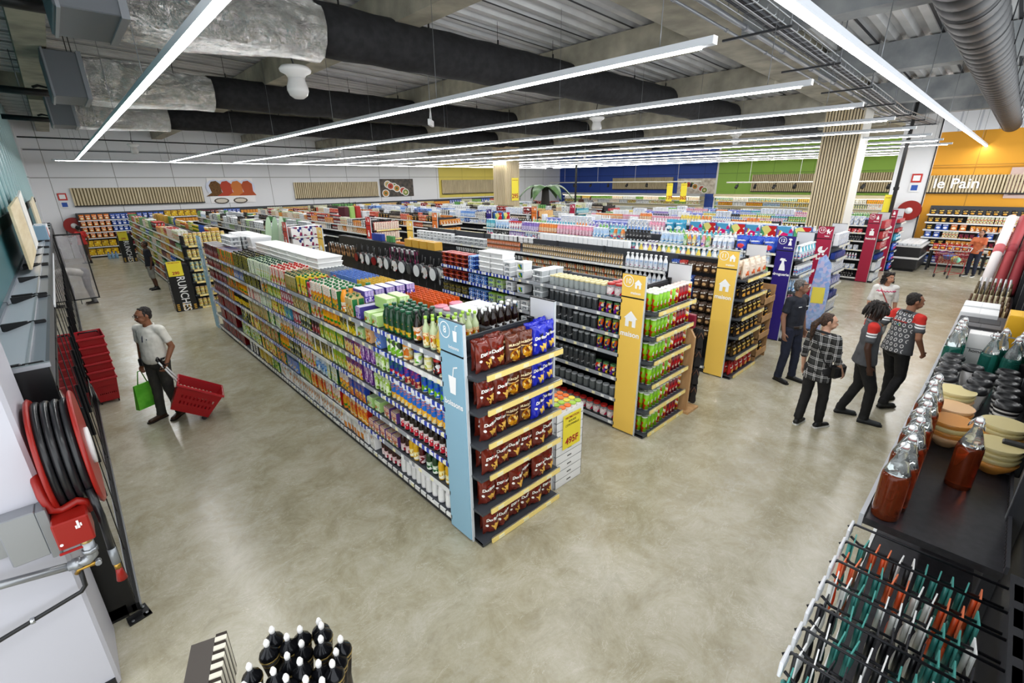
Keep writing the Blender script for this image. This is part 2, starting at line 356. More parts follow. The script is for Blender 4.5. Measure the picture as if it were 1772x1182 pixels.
t=slatboard('slat_board','slat board carrying white bread lettering on orange wall',(25,2.6,2.74),-math.pi/2,4.4,.62,.09)
mb=MB(); mb.text('le Pain',.5,frame((.8,-.135,.31),(1,0,0),(0,0,1)),mat('ffffff',.4),bold=.012); obj('lettering',mb,t)
# pictures on walls
def picture(lab,loc,rz,w,h,mt,extra=None):
    t=thing('wall_picture',lab,'picture',loc,rz); mb=MB(); mb.box(0,w,-.05,0,0,h,WHITE); obj('board',mb,t)
    mb=MB(); mb.M=None; mb.quad((.0,-.055,0),(w,-.055,0),(w,-.055,h),(0,-.055,h),mt)
    if extra: extra(mb,w,h)
    obj('printed_face',mb,t); return t
def heaps(mb,w,h):
    cs=['7a5a2c','b8442e','d07a3c','b5522c']
    for i,c in enumerate(cs):
        x=w*(.14+.235*i); y=-.06-.002*i
        mb.poly([(x+.42*math.cos(a)*1.05,y,h*.62+.42*math.sin(a)) for a in [k*.5236 for k in range(12)]][::-1][::-1],mat('d9dff0',.5))
        mb.poly([(x-.5,y-.004,h*.28),(x+.45,y-.004,h*.28),(x+.3,y-.004,h*.45),(x+.3,y-.004,h*.75),(x+.1,y-.004,h*.88),(x-.15,y-.004,h*.85),(x-.28,y-.004,h*.7),(x-.2,y-.004,h*.42)],noisemat('spice '+c,c,'5a3418' if i==0 else c,14,.8))
    for i in range(2):
        x=w*(.12+.42*i); mb.poly([(x+.38*math.cos(a)+.25,-.064,.12+.16*math.sin(a)) for a in [k*.5236 for k in range(12)]],mat('4a4238',.6)); mb.poly([(x+.3*math.cos(a)+.25,-.066,.12+.11*math.sin(a)) for a in [k*.5236 for k in range(12)]],mat('d8cfc0',.6))
picture('white picture with four heaps of coloured spices on back wall',(6.3,31.2,2.35),0,2.3,1.35,mat('f4f2f2',.5),heaps)
def bowls(mb,w,h):
    for i in range(7):
        x=w*(.15+.7*((i*.37)%1)); z=h*(.2+.6*((i*.61)%1)); r=h*.24
        for q,c in ((1,'f0eee8'),(.78,['c98a3c','7a8c3a','c24e34','d7b97c'][i%4]),(.35,['5a6a2a','e0d0a0','8a2c1c','4c7a3a'][i%4])):
            mb.poly([(x+r*q*math.cos(a),-.058-.002*i-.0006*(1-q),z+r*q*.9*math.sin(a)) for a in [k*.5236 for k in range(12)]],mat(c,.5))
DKT=noisemat('dark tabletop print','2e2a26','574c40',6,.5)
picture('dark picture of bowls of food beside middle slat board on back wall',(16.75,31.2,2.4),0,2.7,1.2,DKT,bowls)
picture('picture of plated food on the blue wall near green section',(36,18.9,2.3),-math.pi/2,3.0,1.1,noisemat('pale tabletop print','b8aa98','e8e0d4',4,.5),bowls)
def loaf(mb,w,h):
    for i in range(4): mb.poly([(.1+i*.05,-.058-.002*i,.1+.22*i),(w,-.058-.002*i,.18+.22*i),(w,-.058-.002*i,.34+.22*i),(.15+i*.05,-.058-.002*i,.22+.22*i)],mat(['8a6a5c','c9a79a','6d4a3e','d8c0b4'][i],.6))
picture('close-up bread picture beside the bread lettering on orange wall',(25,.45,2.55),-math.pi/2,1.6,1.05,mat('cbb0a6',.6),loaf)
# fire signs
for lab,loc,rz in (('small fire signs above the hose reel on white back wall',(.1,31.18,2.35),0),('fire signs above the hose reel on white pillar',(24.78,3.15,2.75),-math.pi/2)):
    t=thing('safety_sign',lab,'sign',loc,rz); mb=MB(); mb.box(0,.32,-.015,0,.36,.68,mat('c22a22',.5)); mb.box(.05,.27,-.018,-.015,.42,.62,WHITE); obj('red_panel',mb,t); mb=MB(); mb.box(0,.32,-.015,0,0,.32,mat('e8e8e8',.5)); mb.box(.06,.26,-.018,-.015,.06,.26,mat('2a52a8',.5)); obj('blue_panel',mb,t)
# ---------------------------------------------------------------- linear lights
LED=mat('ffffff',.5,0,'led diffuser',LED_POWER); HOUS=mat('c9cdd3',.4)
def strip(lab,a,b,grp=None,w=.075):
    a,b=Vector(a),Vector(b); L=(b-a).length; ang=math.atan2(b.y-a.y,b.x-a.x)
    t=thing('linear_ceiling_light',lab,'ceiling light',a,ang,grp); mb=MB(); mb.box(0,L,-w/2,w/2,0,.06,HOUS); mb.box(-.006,0,-w/2,w/2,0,.062,WHITE); mb.box(L,L+.006,-w/2,w/2,0,.062,WHITE); obj('housing',mb,t)
    mb=MB(); n=max(2,int(L/1.5)); e=.12 if L>3 else 0
    for i in range(n):
        x0=e+(L-2*e)*i/n; x1=e+(L-2*e)*(i+1)/n; mb.add([(x0,-w*.42,-.012),(x1,-w*.42,-.012),(x1,w*.42,-.012),(x0,w*.42,-.012),(x0,-w*.46,0),(x1,-w*.46,0),(x1,w*.46,0),(x0,w*.46,0)],[(3,2,1,0),(0,1,5,4),(2,3,7,6)],LED)
    obj('diffuser',mb,t); k=max(1,int(L/3.2))
    for i in range(k+1):
        x=.5+(L-1)*i/k; p=a+(b-a)*(x/L); zt=roofz(p.x)-.1-a.z
        obj('suspension_wire',MB().tube([(x,0,.07),(x,0,.2),(x,.0,zt)],.004,mat('8d9094',.4,.6),4),t)
    return t
ZL=4.35
ords=['second','third','fourth','fifth','sixth','seventh','eighth','ninth','tenth','eleventh','twelfth']
strip('long linear ceiling light nearest the left wall',(1.0,3.0,ZL),(1.0,27.6,ZL),'lights along the aisles')
for i in range(11):
    x=4.22+2.62*i
    if x>33: break
    y1=27.2
    strip('%s linear ceiling light from left wall, running along the aisles'%ords[i],(x,2.02,ZL),(x,y1,ZL),'lights along the aisles')
strip('linear ceiling light across the store in front of white back wall',(.25,27.9,ZL),(30.5,27.9,ZL))
strip('long linear ceiling light over the front walkway beside black duct',(-.4,1.29,ZL),(35,1.29,ZL))
# ---------------------------------------------------------------- ducts
FAB=noisemat('black fabric','161618','242427',8,.85,3,bump=.1)
def foilmat():
    m,t,b=_new('crinkled foil'); L=t.links.new; tc=N(t,'ShaderNodeTexCoord'); n1=N(t,'ShaderNodeTexVoronoi',Scale=3.2); n1.feature='DISTANCE_TO_EDGE'; n2=N(t,'ShaderNodeTexNoise',Scale=5,Detail=5,Roughness=.6,Distortion=2.5)
    L(tc.outputs['Object'],n1.inputs['Vector']); L(tc.outputs['Object'],n2.inputs['Vector']); a=N(t,'ShaderNodeMath',operation='ADD'); L(n1.outputs['Distance'],a.inputs[0]); L(n2.outputs['Fac'],a.inputs[1])
    bp=N(t,'ShaderNodeBump',Strength=1.0,Distance=.3); L(a.outputs[0],bp.inputs['Height']); L(bp.outputs[0],b.inputs['Normal']); b.inputs['Base Color'].default_value=srgb('f6f5f2'); b.inputs['Metallic'].default_value=.85; b.inputs['Roughness'].default_value=.17; return m
FOIL=foilmat()
zd=5.32
for i,(yd,lab) in enumerate(((7.2,'nearest'),(13.3,'middle'),(19.0,'farthest'))):
    t=thing('air_duct','%s of three black fabric air ducts with a silver foil end'%lab,'air duct',(0,yd,zd),0,'black fabric ducts')
    mb=MB(); pr=[]; x=3.1; k=0
    while x<27.5: pr.append((.33+(.012 if k%2 else -.004),x)); x+=.45; k+=1
    mb.lathe(pr,FAB,20,axis='x'); obj('fabric_sleeve',mb,t)
    mb=MB(); vs=[]; sg=24; secs=[(.95,.62,.36),(1.5,.6,.4),(2.2,.45,.38),(2.8,.37,.35),(3.14,.36,.36)]
    for k,(x,hy,hz) in enumerate(secs):
        e=[.25,.35,.6,.9,1][k]
        for j in range(sg):
            a=2*math.pi*j/sg; c,s_=math.cos(a),math.sin(a); bx=.03*math.sin(j*2.7+k*1.9)
            bx+=.05*noise.noise(Vector((k*1.3,j*.9,i*3.1)))
            px=math.copysign(abs(c)**e,c)*hy; pz=math.copysign(abs(s_)**e,s_)*hz
            vs.append((x,px*(1+bx),pz*(1+bx)-.05))
    fs=[(k*sg+j,k*sg+(j+1)%sg,(k+1)*sg+(j+1)%sg,(k+1)*sg+j) for k in range(len(secs)-1) for j in range(sg)]+[tuple(range(sg-1,-1,-1))]
    mb.add(vs,fs,FOIL,True); obj('foil_transition',mb,t)
    mb=MB(); mb.box(.4,.93,-.62,.62,-.42,.34,mat('6d7076',.5),.01); mb.box(.9,.97,-.64,.64,-.44,.36,mat('8d9096',.4)); mb.box(.42,.45,-.64,.64,-.44,.36,mat('8d9096',.4)); obj('unit_box',mb,t)
    mb=MB()
    for k in range(16):
        x=3.5+1.5*k; mb.box(x,x+.02,-.012,.012,.3,.42,BLACK); mb.tube([(x,0,.4),(x,0,roofz(x)-zd-.1)],.005,BLACK,4)
    for x in (.5,.85,2.4): 
        for s_ in (-.5,.5): mb.tube([(x,s_,.2),(x,s_,roofz(x)-zd-.05)],.008,BLACK,4)
    obj('hangers',mb,t)
t=thing('ventilation_duct','dark grey ribbed round duct over the front walkway at right','air duct',(0,.78,4.97)); mb=MB(); pr=[]; x=3.0; k=0
while x<24.2: pr+= [(.243,x),(.25,x+.17),(.243,x+.34),(.228,x+.36)]; x+=.38
pr.append((.2,x)); mb.lathe(pr,mat('15171b',.5),32,axis='x'); obj('duct_shell',mb,t); mb=MB()
for k in range(14): x=4+1.45*k; mb.tube([(x,-.25,0),(x,-.28,roofz(x)-5.05)],.007,DARK,4); mb.lathe([(.256,x-.015),(.256,x+.015)],BLACK,24,axis='x',caps=False)
obj('hangers',mb,t)
# cable tray and pipes beside the main beam
for nm,lab,y,dz,r in (('conduit_pipe','thick grey conduit pipe along the main concrete beam',3.3,-.22,.035),('conduit_pipe','thin grey conduit pipe close to the main beam side',3.57,-.2,.02)):
    mb=MB(); mb.tube([(x,y,mainz(x)+dz) for x in (2,8,17.5,24.6)],r,mat('9a9da3',.4,.6),8)
    for k in range(14): x=3+1.6*k; mb.lathe([(r*1.35,x-.03),(r*1.35,x+.03)],GREY,8,c=(0,y,mainz(x)+dz),axis='x')
    tag(obj(nm,mb),lab,'pipe')
t=thing('cable_tray','grey wire cable tray hung beside the main concrete beam','cable tray'); mb=MB()
for y in (2.75,2.9,3.05): mb.tube([(x,y,mainz(x)-.3) for x in (2,17.5,24.6)],.01,STEEL,5)
for y in (2.72,3.08): mb.tube([(x,y,mainz(x)-.22) for x in (2,17.5,24.6)],.012,STEEL,5)
for k in range(75): x=2.2+.3*k; z=mainz(x)-.42; mb.tube([(x,2.72,z+.2),(x,2.72,z+.12),(x,3.08,z+.12),(x,3.08,z+.2)],.006,STEEL,4)
obj('wire_basket',mb,t); mb=MB()
for k in range(5): mb.tube([(x,2.8+.05*k,mainz(x)-.27) for x in (2,9,17.5,24.6)],.018,mat(['2a2b30','5a5d64','1d1d20','888b90','33353a'][k],.5),6)
obj('cables',mb,t)
for k in range(9): x=2.6+2.6*k; obj('bracket',MB().box(x,x+.04,2.68,3.62,mainz(x)-.34,mainz(x)-.31,DARK).tube([(x+.02,2.7,mainz(x)-.32),(x+.02,2.7,roofz(x)-.12)],.01,GREY,5),t)
for z,y0,lab in ((5.25,28.5,'black'),(4.9,30.9,'grey')): 
    mb=MB(); mb.tube([(-.55,y0,z),(30,y0,z)],.03,BLACK if lab=='black' else GREY,6); tag(obj('sprinkler_pipe',mb),'thin %s pipe running across below the roof before the back wall'%lab,'pipe')
for y,z,lab in ((8.6,5.35,'nearest'),(15.6,5.3,'middle'),(21.5,5.3,'farthest')):
    t=thing('hot_water_pipe','%s of three short black insulated pipes at top left'%lab,'pipe',(0,y,z),0,'black insulated pipes'); mb=MB(); mb.tube([(-.6,0,.02),(.2,0,0),(.55,0,0)],.075,BLACK,8); obj('pipe_run',mb,t); mb=MB(); mb.tube([(.45,0,0),(.5,0,.1),(.3,0,.14),(.2,0,.1)],.03,BLACK,6); mb.tube([(0,0,.05),(0,0,.8)],.008,GREY,4); obj('bracket',mb,t)
# hanging dome fixtures
def dome(lab,loc,s=1):
    t=thing('hanging_dome',lab,'dome fixture',loc,0,'white hanging domes'); mb=MB(); mb.lathe([(.02,.24),(.17,.235),(.2,.2),(.19,.17),(.13,.14),(.105,.1)],mat('e8e6e4',.4),20); obj('top_plate',mb,t)
    mb=MB(); mb.lathe([(.105,.1),(.11,.06),(.132,.0),(.135,-.05),(.11,-.11),(.06,-.145),(.0,-.15)],mat('d6d4d2',.25),20); obj('globe',mb,t)
    mb=MB(); zt=roofz(loc[0])-loc[2]; mb.tube([(0,0,.23),(-.03,.01,.35),(.01,0,.6),(0,0,zt)],.012,BLACK,6); obj('cable',mb,t); t.scale=(s,s,s); return t
dome('nearest white hanging dome below the nearest black duct',(2.84,7.36,4.6),1.05)
for lab,p in (('white hanging dome beside the duct in the middle of the ceiling',(10.3,7.75,4.6)),('white hanging dome in front of the green wall',(17.9,7.4,4.6)),('far white hanging dome nearest the left end of the back wall',(2.6,23.5,4.6)),('far white hanging dome before the white back wall centre',(10.5,23.4,4.6))): dome(lab,p,.95)
for lab,p in (('white exit light box under the third lamp line',(5.9,8.6,4.45)),('white exit light box hanging before the blue wall',(18.6,14.6,4.35)),('white exit light box hanging near the green wall',(27.5,9.4,4.3))):
    t=thing('exit_light',lab,'exit light',p,.8); mb=MB(); mb.box(-.2,.2,-.03,.03,-.06,.06,mat('f2f2f2',.4),.01); obj('light_body',mb,t); mb=MB(); mb.tube([(-.1,0,.05),(0,0,.3),(.1,0,.05)],.01,WHITE,5); mb.tube([(0,0,.3),(0,0,roofz(p[0])-p[2]-.12)],.006,GREY,4); mb.box(-.03,.03,-.03,.03,.28,.38,WHITE); obj('bracket',mb,t)
# spotlight rails
def rail(lab,a,b,n,grp):
    t=thing('spotlight_rail',lab,'spotlight rail',a); L=Vector(b)-Vector(a); mb=MB(); mb.tube([(0,0,0),L],.05,mat('e4e2da',.4),6); obj('rail_bar',mb,t); mb=MB()
    for i in range(4): q=L*(i+.5)/4; mb.tube([q,(q.x,q.y,roofz(a[0])-a[2])],.012,WHITE,4)
    obj('drop_rods',mb,t)
    for i in range(n):
        q=L*((i+.6)/n); s=obj('spotlight',MB().lathe([(.05,.1),(.09,.08),(.09,-.12),(.075,-.14)],BLACK,10).box(-.02,.02,-.02,.02,.08,.2,BLACK),t,q+Vector((0,0,-.24))); s.rotation_euler=(.5,0,.9*(-1)**i)
rail('white rail with black spotlights before the blue wall',(33,29.8,3.2),(33,15.6,3.2),8,None)
rail('white rail with black spotlights before the green wall',(31.5,13.2,3.12),(31.5,2.2,3.12),10,None)
for lab,x,y,z0 in (('black service pole dropping from ceiling before the blue wall',26.5,21.5,0),('black service pole dropping beside the timber slat column',20.6,2.95,0)):
    t=thing('service_pole',lab,'pole',(x,y,0)); mb=MB(); mb.box(-.05,.05,-.05,.05,0,5.6,BLACK); obj('pole_shaft',mb,t); mb=MB(); mb.box(-.07,.07,-.07,.07,2.9,3.0,BLACK); mb.box(-.06,.06,-.06,.06,1.2,1.5,DARK); obj('outlet_box',mb,t)
# ---------------------------------------------------------------- goods: prototypes
P={}
def proto(key,name,cat,look,w,d,h,parts):
    """parts: [(part name or None for the main mesh, MB)]"""
    P[key]=dict(name=name,cat=cat,look=look,w=w,d=d,h=h,parts=parts,me=None,jo=None)
def meshes(p):
    if p['me'] is None: p['me']=[(n,m.mesh(n or p['name'])) for n,m in p['parts']]
    return p['me']
def joined(p):
    if p['jo'] is None:
        j=MB()
        for n,m in p['parts']: j.join(m)
        p['jm']=j; p['jo']=j.mesh(p['name'])
    return p['jo']
CAPG=mat('1f6b3a',.35); CAPW=mat('f0f0ee',.35); CAPR=mat('b3221c',.35); CAPB=mat('2340a0',.35); CAPK=mat('1c1c20',.35); CAPY=mat('e2c530',.35); CAPLG=mat('a6d04a',.35)
def carton(key,look,lab,cap,w=.078,d=.078,h=.26,name='juice_carton',gable=False,capr=.017):
    m=MB()
    if gable:
        hb=h*.8; m.box(-w/2,w/2,-d/2,d/2,0,hb,lab)
        m.add([(-w/2,-d/2,hb),(w/2,-d/2,hb),(w/2,d/2,hb),(-w/2,d/2,hb),(-w/2,0,h-.015),(w/2,0,h-.015)],[(0,1,5,4),(2,3,4,5),(1,2,5),(3,0,4)],lab); m.box(-w/2,w/2,-.004,.004,h-.015,h,lab)
        for q in (-1,1): m.add([(q*(w/2+.0008),-d*.4,.006),(q*(w/2+.0008),d*.4,.006),(q*(w/2+.0008),d*.4,hb*.97),(q*(w/2+.0008),-d*.4,hb*.97)],[(0,1,2,3) if q>0 else (3,2,1,0)],cap)  # coloured side panels paint in the shade seen between neighbouring cartons
        c=MB().lathe([(capr,hb+.012),(capr,hb+.03),(capr*.9,hb+.033)],cap,10,c=(0,-d*.25,.004))
    else:
        m.box(-w/2,w/2,-d/2,d/2,0,h-.012,lab,.003); m.add([(-w/2,-d/2,h-.014),(w/2,-d/2,h-.014),(w/2,d/2,h),(-w/2,d/2,h)],[(0,1,2,3)],lab)
        m.box(-w/2,w/2,d/2-.006,d/2,h-.014,h,lab)
        for q in (-1,1): m.add([(q*(w/2+.0008),-d*.4,.006),(q*(w/2+.0008),d*.4,.006),(q*(w/2+.0008),d*.4,h*.9),(q*(w/2+.0008),-d*.4,h*.9)],[(0,1,2,3) if q>0 else (3,2,1,0)],cap)  # side panels in cap colour stand in for shade between cartons
        c=MB().lathe([(capr,h-.012),(capr,h+.014),(capr*.9,h+.017)],cap,10)
    proto(key,name,'carton',look,w,d,h,[(None,m),('cap',c)])
def pack(key,look,lab,side,w=.11,d=.18,h=.12,name='drink_multipack',rows=2,top=None,cat='multipack'):
    """shrink-wrapped block of small units"""
    m=MB(); n=max(2,int(w/.035))
    m.box(-w/2,w/2,-d/2,d/2,0,h,side,.004)
    f=MB()
    for r in range(rows):
        for i in range(n):
            a=-w/2+w*(i+.08)/n; b=-w/2+w*(i+.92)/n; z0=h*(r+.06)/rows; z1=h*(r+.94)/rows; f.box(a,b,-d/2-.003,-d/2+.002,z0,z1,lab)
    t=MB().box(-w/2+.004,w/2-.004,-d/2+.004,d/2-.004,h,h+.003,top or lab)
    proto(key,name,cat,look,w,d,h,[(None,m),('printed_face',f),('top_face',t)])
def bottle(key,look,body,lab,cap,h=.3,r=.038,name='drink_bottle',lz=(.12,.42),neck=.35,sh=.62,seg=12,cat='bottle',caph=.05,sy=1):
    m=MB(); nr=r*neck; m.lathe([(r*.9,0),(r,.01),(r,h*sh*.92),(r*.93,h*sh),(nr*1.5,h*(sh+.12)),(nr,h*(sh+.2)),(nr,h-caph*h)],body,seg,sy=sy)
    l=MB().lathe([(r*1.012,h*lz[0]),(r*1.012,h*lz[1])],lab,seg,caps=False,sy=sy) if lab else None
    c=MB().lathe([(nr*1.25,h*(1-caph*1.6)),(nr*1.25,h),(nr*1.1,h+.002)],cap,10)
    proto(key,name,cat,look,2*r,2*r*sy,h,[(None,m)]+([('label',l)] if l else [])+[('cap',c)])
def jar(key,look,body,lab,cap,h=.13,r=.042,name='food_jar',lz=(.15,.7),cat='jar',lidr=1.0):
    m=MB(); m.lathe([(r*.92,0),(r,.008),(r,h*.74),(r*.86,h*.84),(r*.86,h*.88)],body,12)
    c=MB().lathe([(r*.9*lidr,h*.85),(r*.93*lidr,h*.87),(r*.93*lidr,h),(r*.85*lidr,h+.003)],cap,12)
    pr=[(None,m)]
    if lab: pr.append(('label',MB().lathe([(r*1.012,h*lz[0]),(r*1.012,h*lz[1])],lab,12,caps=False)))
    proto(key,name,cat,look,2*r,2*r,h,pr+[('lid',c)])
def can(key,look,lab,rim,h=.122,r=.033,name='drink_can',cat='can'):
    m=MB().lathe([(r*.85,0),(r,.01),(r,h*.9),(r*.86,h)],lab,12); c=MB().lathe([(r*.86,h-.001),(r*.88,h+.003),(r*.8,h+.003),(r*.78,h-.002)],rim,12)
    proto(key,name,cat,look,2*r,2*r,h,[(None,m),('lid',c)])
def tubecan(key,look,lab,lid,base,h=.235,r=.038):
    m=MB().lathe([(r,.006),(r,h-.01)],lab,14); b=MB().lathe([(r*1.03,0),(r*1.03,.008)],base,14); c=MB().lathe([(r*1.04,h-.014),(r*1.04,h),(r*.95,h+.004),(r*.9,h)],lid,14)
    proto(key,'snack_tube','snack tube',look,2*r,2*r,h,[(None,m),('base_rim',b),('lid',c)])
def boxgood(key,look,lab,side,w=.12,d=.06,h=.18,name='food_box',cat='box',top=None):
    m=MB().box(-w/2,w/2,-d/2,d/2,0,h,side,.004); f=MB().quad((-w/2+.004,-d/2-.002,.005),(w/2-.004,-d/2-.002,.005),(w/2-.004,-d/2-.002,h-.005),(-w/2+.004,-d/2-.002,h-.005),lab)
    t=MB().box(-w/2+.006,w/2-.006,-.004,.004,h,h+.003,top or side)
    proto(key,name,cat,look,w,d,h,[(None,m),('printed_face',f),('flap',t)])
def rnd(seed):
    return random.Random(seed)
def bag(key,look,base,w=.2,d=.09,h=.27,name='snack_bag',decor=None,seed=1,cat='snack bag',silver=None,nx=10,nz=14):
    """pillow bag with crimped ends and creases"""
    R=rnd(seed); ph=[R.random()*6 for _ in range(6)]
    def surf(u,v,s):  # u,v in -1..1
        th=(max(0,1-abs(u)**2.6))**.6*(max(0,1-abs(v)**4))**.7
        wr=.3*math.sin(4*u+ph[0]+3*v)*math.sin(3.5*v+ph[1])+.45*math.sin(8*v+ph[2]+5*u)*abs(v)**1.5+.2*math.sin(11*u+ph[3]-7*v)*(.3+abs(v))
        y=-s*d/2*th*(1+.5*wr*(1 if abs(v)<.98 else 0)+.25*(-v))+.016*math.sin(5*u+ph[4])*abs(v)**3
        sq=1-.1*math.sin(math.pi*(v*.5+.5))*.8+.02*math.sin(6*v+ph[5])
        return (u*w/2*sq,y,(v*.5+.5)*h)
    m=MB(); vs=[]; fs=[]
    for s in (1,-1):
        o=len(vs)
        for j in range(nz+1):
            for i in range(nx+1): vs.append(surf(-1+2*i/nx,-1+2*j/nz,s))
        for j in range(nz):
            for i in range(nx):
                a=o+j*(nx+1)+i; q=(a,a+1,a+nx+2,a+nx+1); fs.append(q if s>0 else q[::-1])
    m.add(vs,fs,base,True)
    crs=[]
    for v0,v1 in ((0,.022),(h-.022,h)):
        cr=MB(); crs.append(cr)
        n=20; cv=[]
        for i in range(n+1): x=-w/2*.98+w*.98*i/n; cv+= [(x,-.003*(1 if i%2 else -1)+.006*math.sin(7*(x/w*2)+ph[4]),v0-.002),(x,-.003*(1 if i%2 else -1)+.006*math.sin(7*(x/w*2)+ph[4]),v1+.004)]
        cr.add(cv,[(2*i,2*i+2,2*i+3,2*i+1) for i in range(n)],silver or base,False)
    pr=[(None,m)]+[('crimped_seal',q) for q in crs]
    if decor:
        dm=MB(); decor(dm,w,d,h,lambda x,z,off=.0035:(lambda p:(x,p[1]-off,z))(surf(max(-.95,min(.95,x/(w/2*.92))),z/h*2-1,1))); pr.append(('printed_face',dm))
    proto(key,name,cat,look,w,d,h,pr)
def drape(dm,pts,fn,mt,off):
    """flat polygon laid on the bag front (fan of small triangles)"""
    cx=sum(p[0] for p in pts)/len(pts); cz=sum(p[1] for p in pts)/len(pts); vs=[fn(cx,cz,off)]; fs=[]; n=len(pts); sub=3
    for k in range(1,sub+1):
        for (x,z) in pts: f=k/sub; vs.append(fn(cx+(x-cx)*f,cz+(z-cz)*f,off))
    for i in range(n): j=(i+1)%n; fs.append((0,1+i,1+j))
    for k in range(1,sub):
        for i in range(n): j=(i+1)%n; fs.append((1+(k-1)*n+i,1+k*n+i,1+k*n+j,1+(k-1)*n+j))
    dm.add(vs,fs,mt,True)
DW=mat('f4f1ea',.4); CHIP=noisemat('tortilla chip','c98a2e','f0c65a',60,.6); CHIP2=noisemat('yellow tortilla chip','e0aa30','f7d468',60,.6)
def onbag(dm,body,size,x0,z0,fn,mt,slope=.12,bold=.05,off=.006):
    vs,fs=textgeo(body,'CENTER',bold,.1); dm.add([fn(x0+x*size,z0+y*size+slope*x*size,off) for x,y in vs],fs,mt)
def doritos(chip,accent):
    def f(dm,w,d,h,fn):
        drape(dm,[(-.02*w/.2,h*.74),(.03,h*.75),(.018,h*.5),(.012,h*.47)],fn,accent,.004)
        drape(dm,[(-.004,h*.7),(.016,h*.7),(.008,h*.57)],fn,mat('1a0c0a',.4),.005)
        onbag(dm,'Doritos',.042,0.002,h*.61,fn,DW)
        for dx,dz,sc in ((.028,.05,1),(.05,.075,.8)): drape(dm,[(dx-.05*sc,dz+.055*sc),(dx+.035*sc,dz+.05*sc),(dx-.002,dz-.025*sc)],fn,chip,.005+.001*sc)
        drape(dm,[(-.06+.013*math.cos(a),h*.4+.013*math.sin(a)) for a in [k*.785 for k in range(8)]],fn,DW,.006)
    return f
def munch(dm,w,d,h,fn):
    onbag(dm,'MUNCHIES',.027,0,h*.68,fn,mat('f2dcae',.4),slope=.05)
    drape(dm,[(.066*math.cos(a)*w/.2,h*.33+.062*math.sin(a)) for a in [k*.5236 for k in range(12)]],fn,label('mixed snack print','c98f4e',['8a4a22','e6b870','f0d8a0','6a3216'],70,3,9),.005)
    drape(dm,[(-.065,h*.56),(.065,h*.57),(.06,h*.53),(-.06,h*.52)],fn,mat('e8c27a',.4),.004)
BROWN=noisemat('glossy brown foil','5a1a10','7a2a1a',9,.2,4,bump=.8); BLUF=noisemat('glossy blue foil','1a22a8','2c36c8',9,.2,4,bump=.8); MUNF=noisemat('dark brown foil','4a2418','6e3520',9,.2,4,bump=.8)
for i in range(3): bag('doriB%d'%i,'brown tortilla chip bag',BROWN,.185,.1,.28,decor=doritos(CHIP,DRED),seed=3+i,nx=12,nz=16)
for i in range(2): bag('doriU%d'%i,'bright blue tortilla chip bag',BLUF,.185,.1,.29,decor=doritos(CHIP2,mat('10124e',.4)),seed=13+i,nx=12,nz=16)
for i in range(2): bag('munch%d'%i,'dark brown mixed snack bag',MUNF,.175,.1,.27,decor=munch,seed=23+i,nx=12,nz=16)
# plain snack bags
def blob(c1,c2,band=None,word=None):
    def f(dm,w,d,h,fn):
        drape(dm,[(.33*w*math.cos(a),h*.32+.18*h*math.sin(a)) for a in [k*.785 for k in range(8)]],fn,mat(c1,.4),.004)
        drape(dm,[(-.36*w,h*.62),(.36*w,h*.66),(.36*w,h*.78),(-.36*w,h*.74)],fn,mat(c2,.4),.004)
    return f
bag('bagO','orange crisp bag',mat('e07a24',.28),.19,.08,.26,decor=blob('f2e2c0','f4f0e8'),seed=31)
bag('bagU','blue crisp bag',mat('2c56b4',.28),.19,.08,.26,decor=blob('e8e8f0','f4f0e8'),seed=32)
bag('bagM','maroon crisp bag',mat('5c1626',.28),.19,.08,.26,decor=blob('d8a04a','e8dcd0'),seed=33)
bag('bagX','clear bag of orange and white puffs',mat('ead8c4',.25),.2,.1,.28,decor=blob('d8632c','f0e0d0'),seed=34)
bag('bagC','black bag of golden crisps',mat('241c18',.25),.17,.08,.2,decor=blob('d89a34','e6c060'),seed=35)
bag('bagR','red crisp bag with yellow picture',mat('b01e1e',.28),.17,.08,.2,decor=blob('eab544','f4f0e8'),seed=36)
bag('bagY','dark bag with golden label',mat('3a2a16',.28),.17,.08,.2,decor=blob('e0a838','f0cf58'),seed=37)
bag('cofB','brown coffee bag with white tag',mat('4c3422',.4),.11,.06,.17,name='coffee_bag',decor=blob('caa06a','f0ece4'),seed=38,cat='coffee bag',nx=6,nz=8)
bag('cofU','blue hanging coffee bag',mat('20489a',.35),.13,.06,.17,name='coffee_bag',decor=blob('89aee0','e8eef6'),seed=39,cat='coffee bag',nx=6,nz=8)
bag('cofR','red hanging coffee bag',mat('a82c22',.35),.13,.06,.17,name='coffee_bag',decor=blob('e0a890','f6ece8'),seed=40,cat='coffee bag',nx=6,nz=8)
bag('detB','blue washing powder bag',mat('2d55c4',.35),.24,.12,.3,name='detergent_bag',decor=blob('e84a4a','f0f2fa'),seed=41,cat='detergent')
bag('detT','turquoise nappy bag',mat('3c9cc0',.35),.26,.16,.32,name='nappy_bag',decor=blob('e8f4f8','f0f0f8'),seed=42,cat='nappy pack')
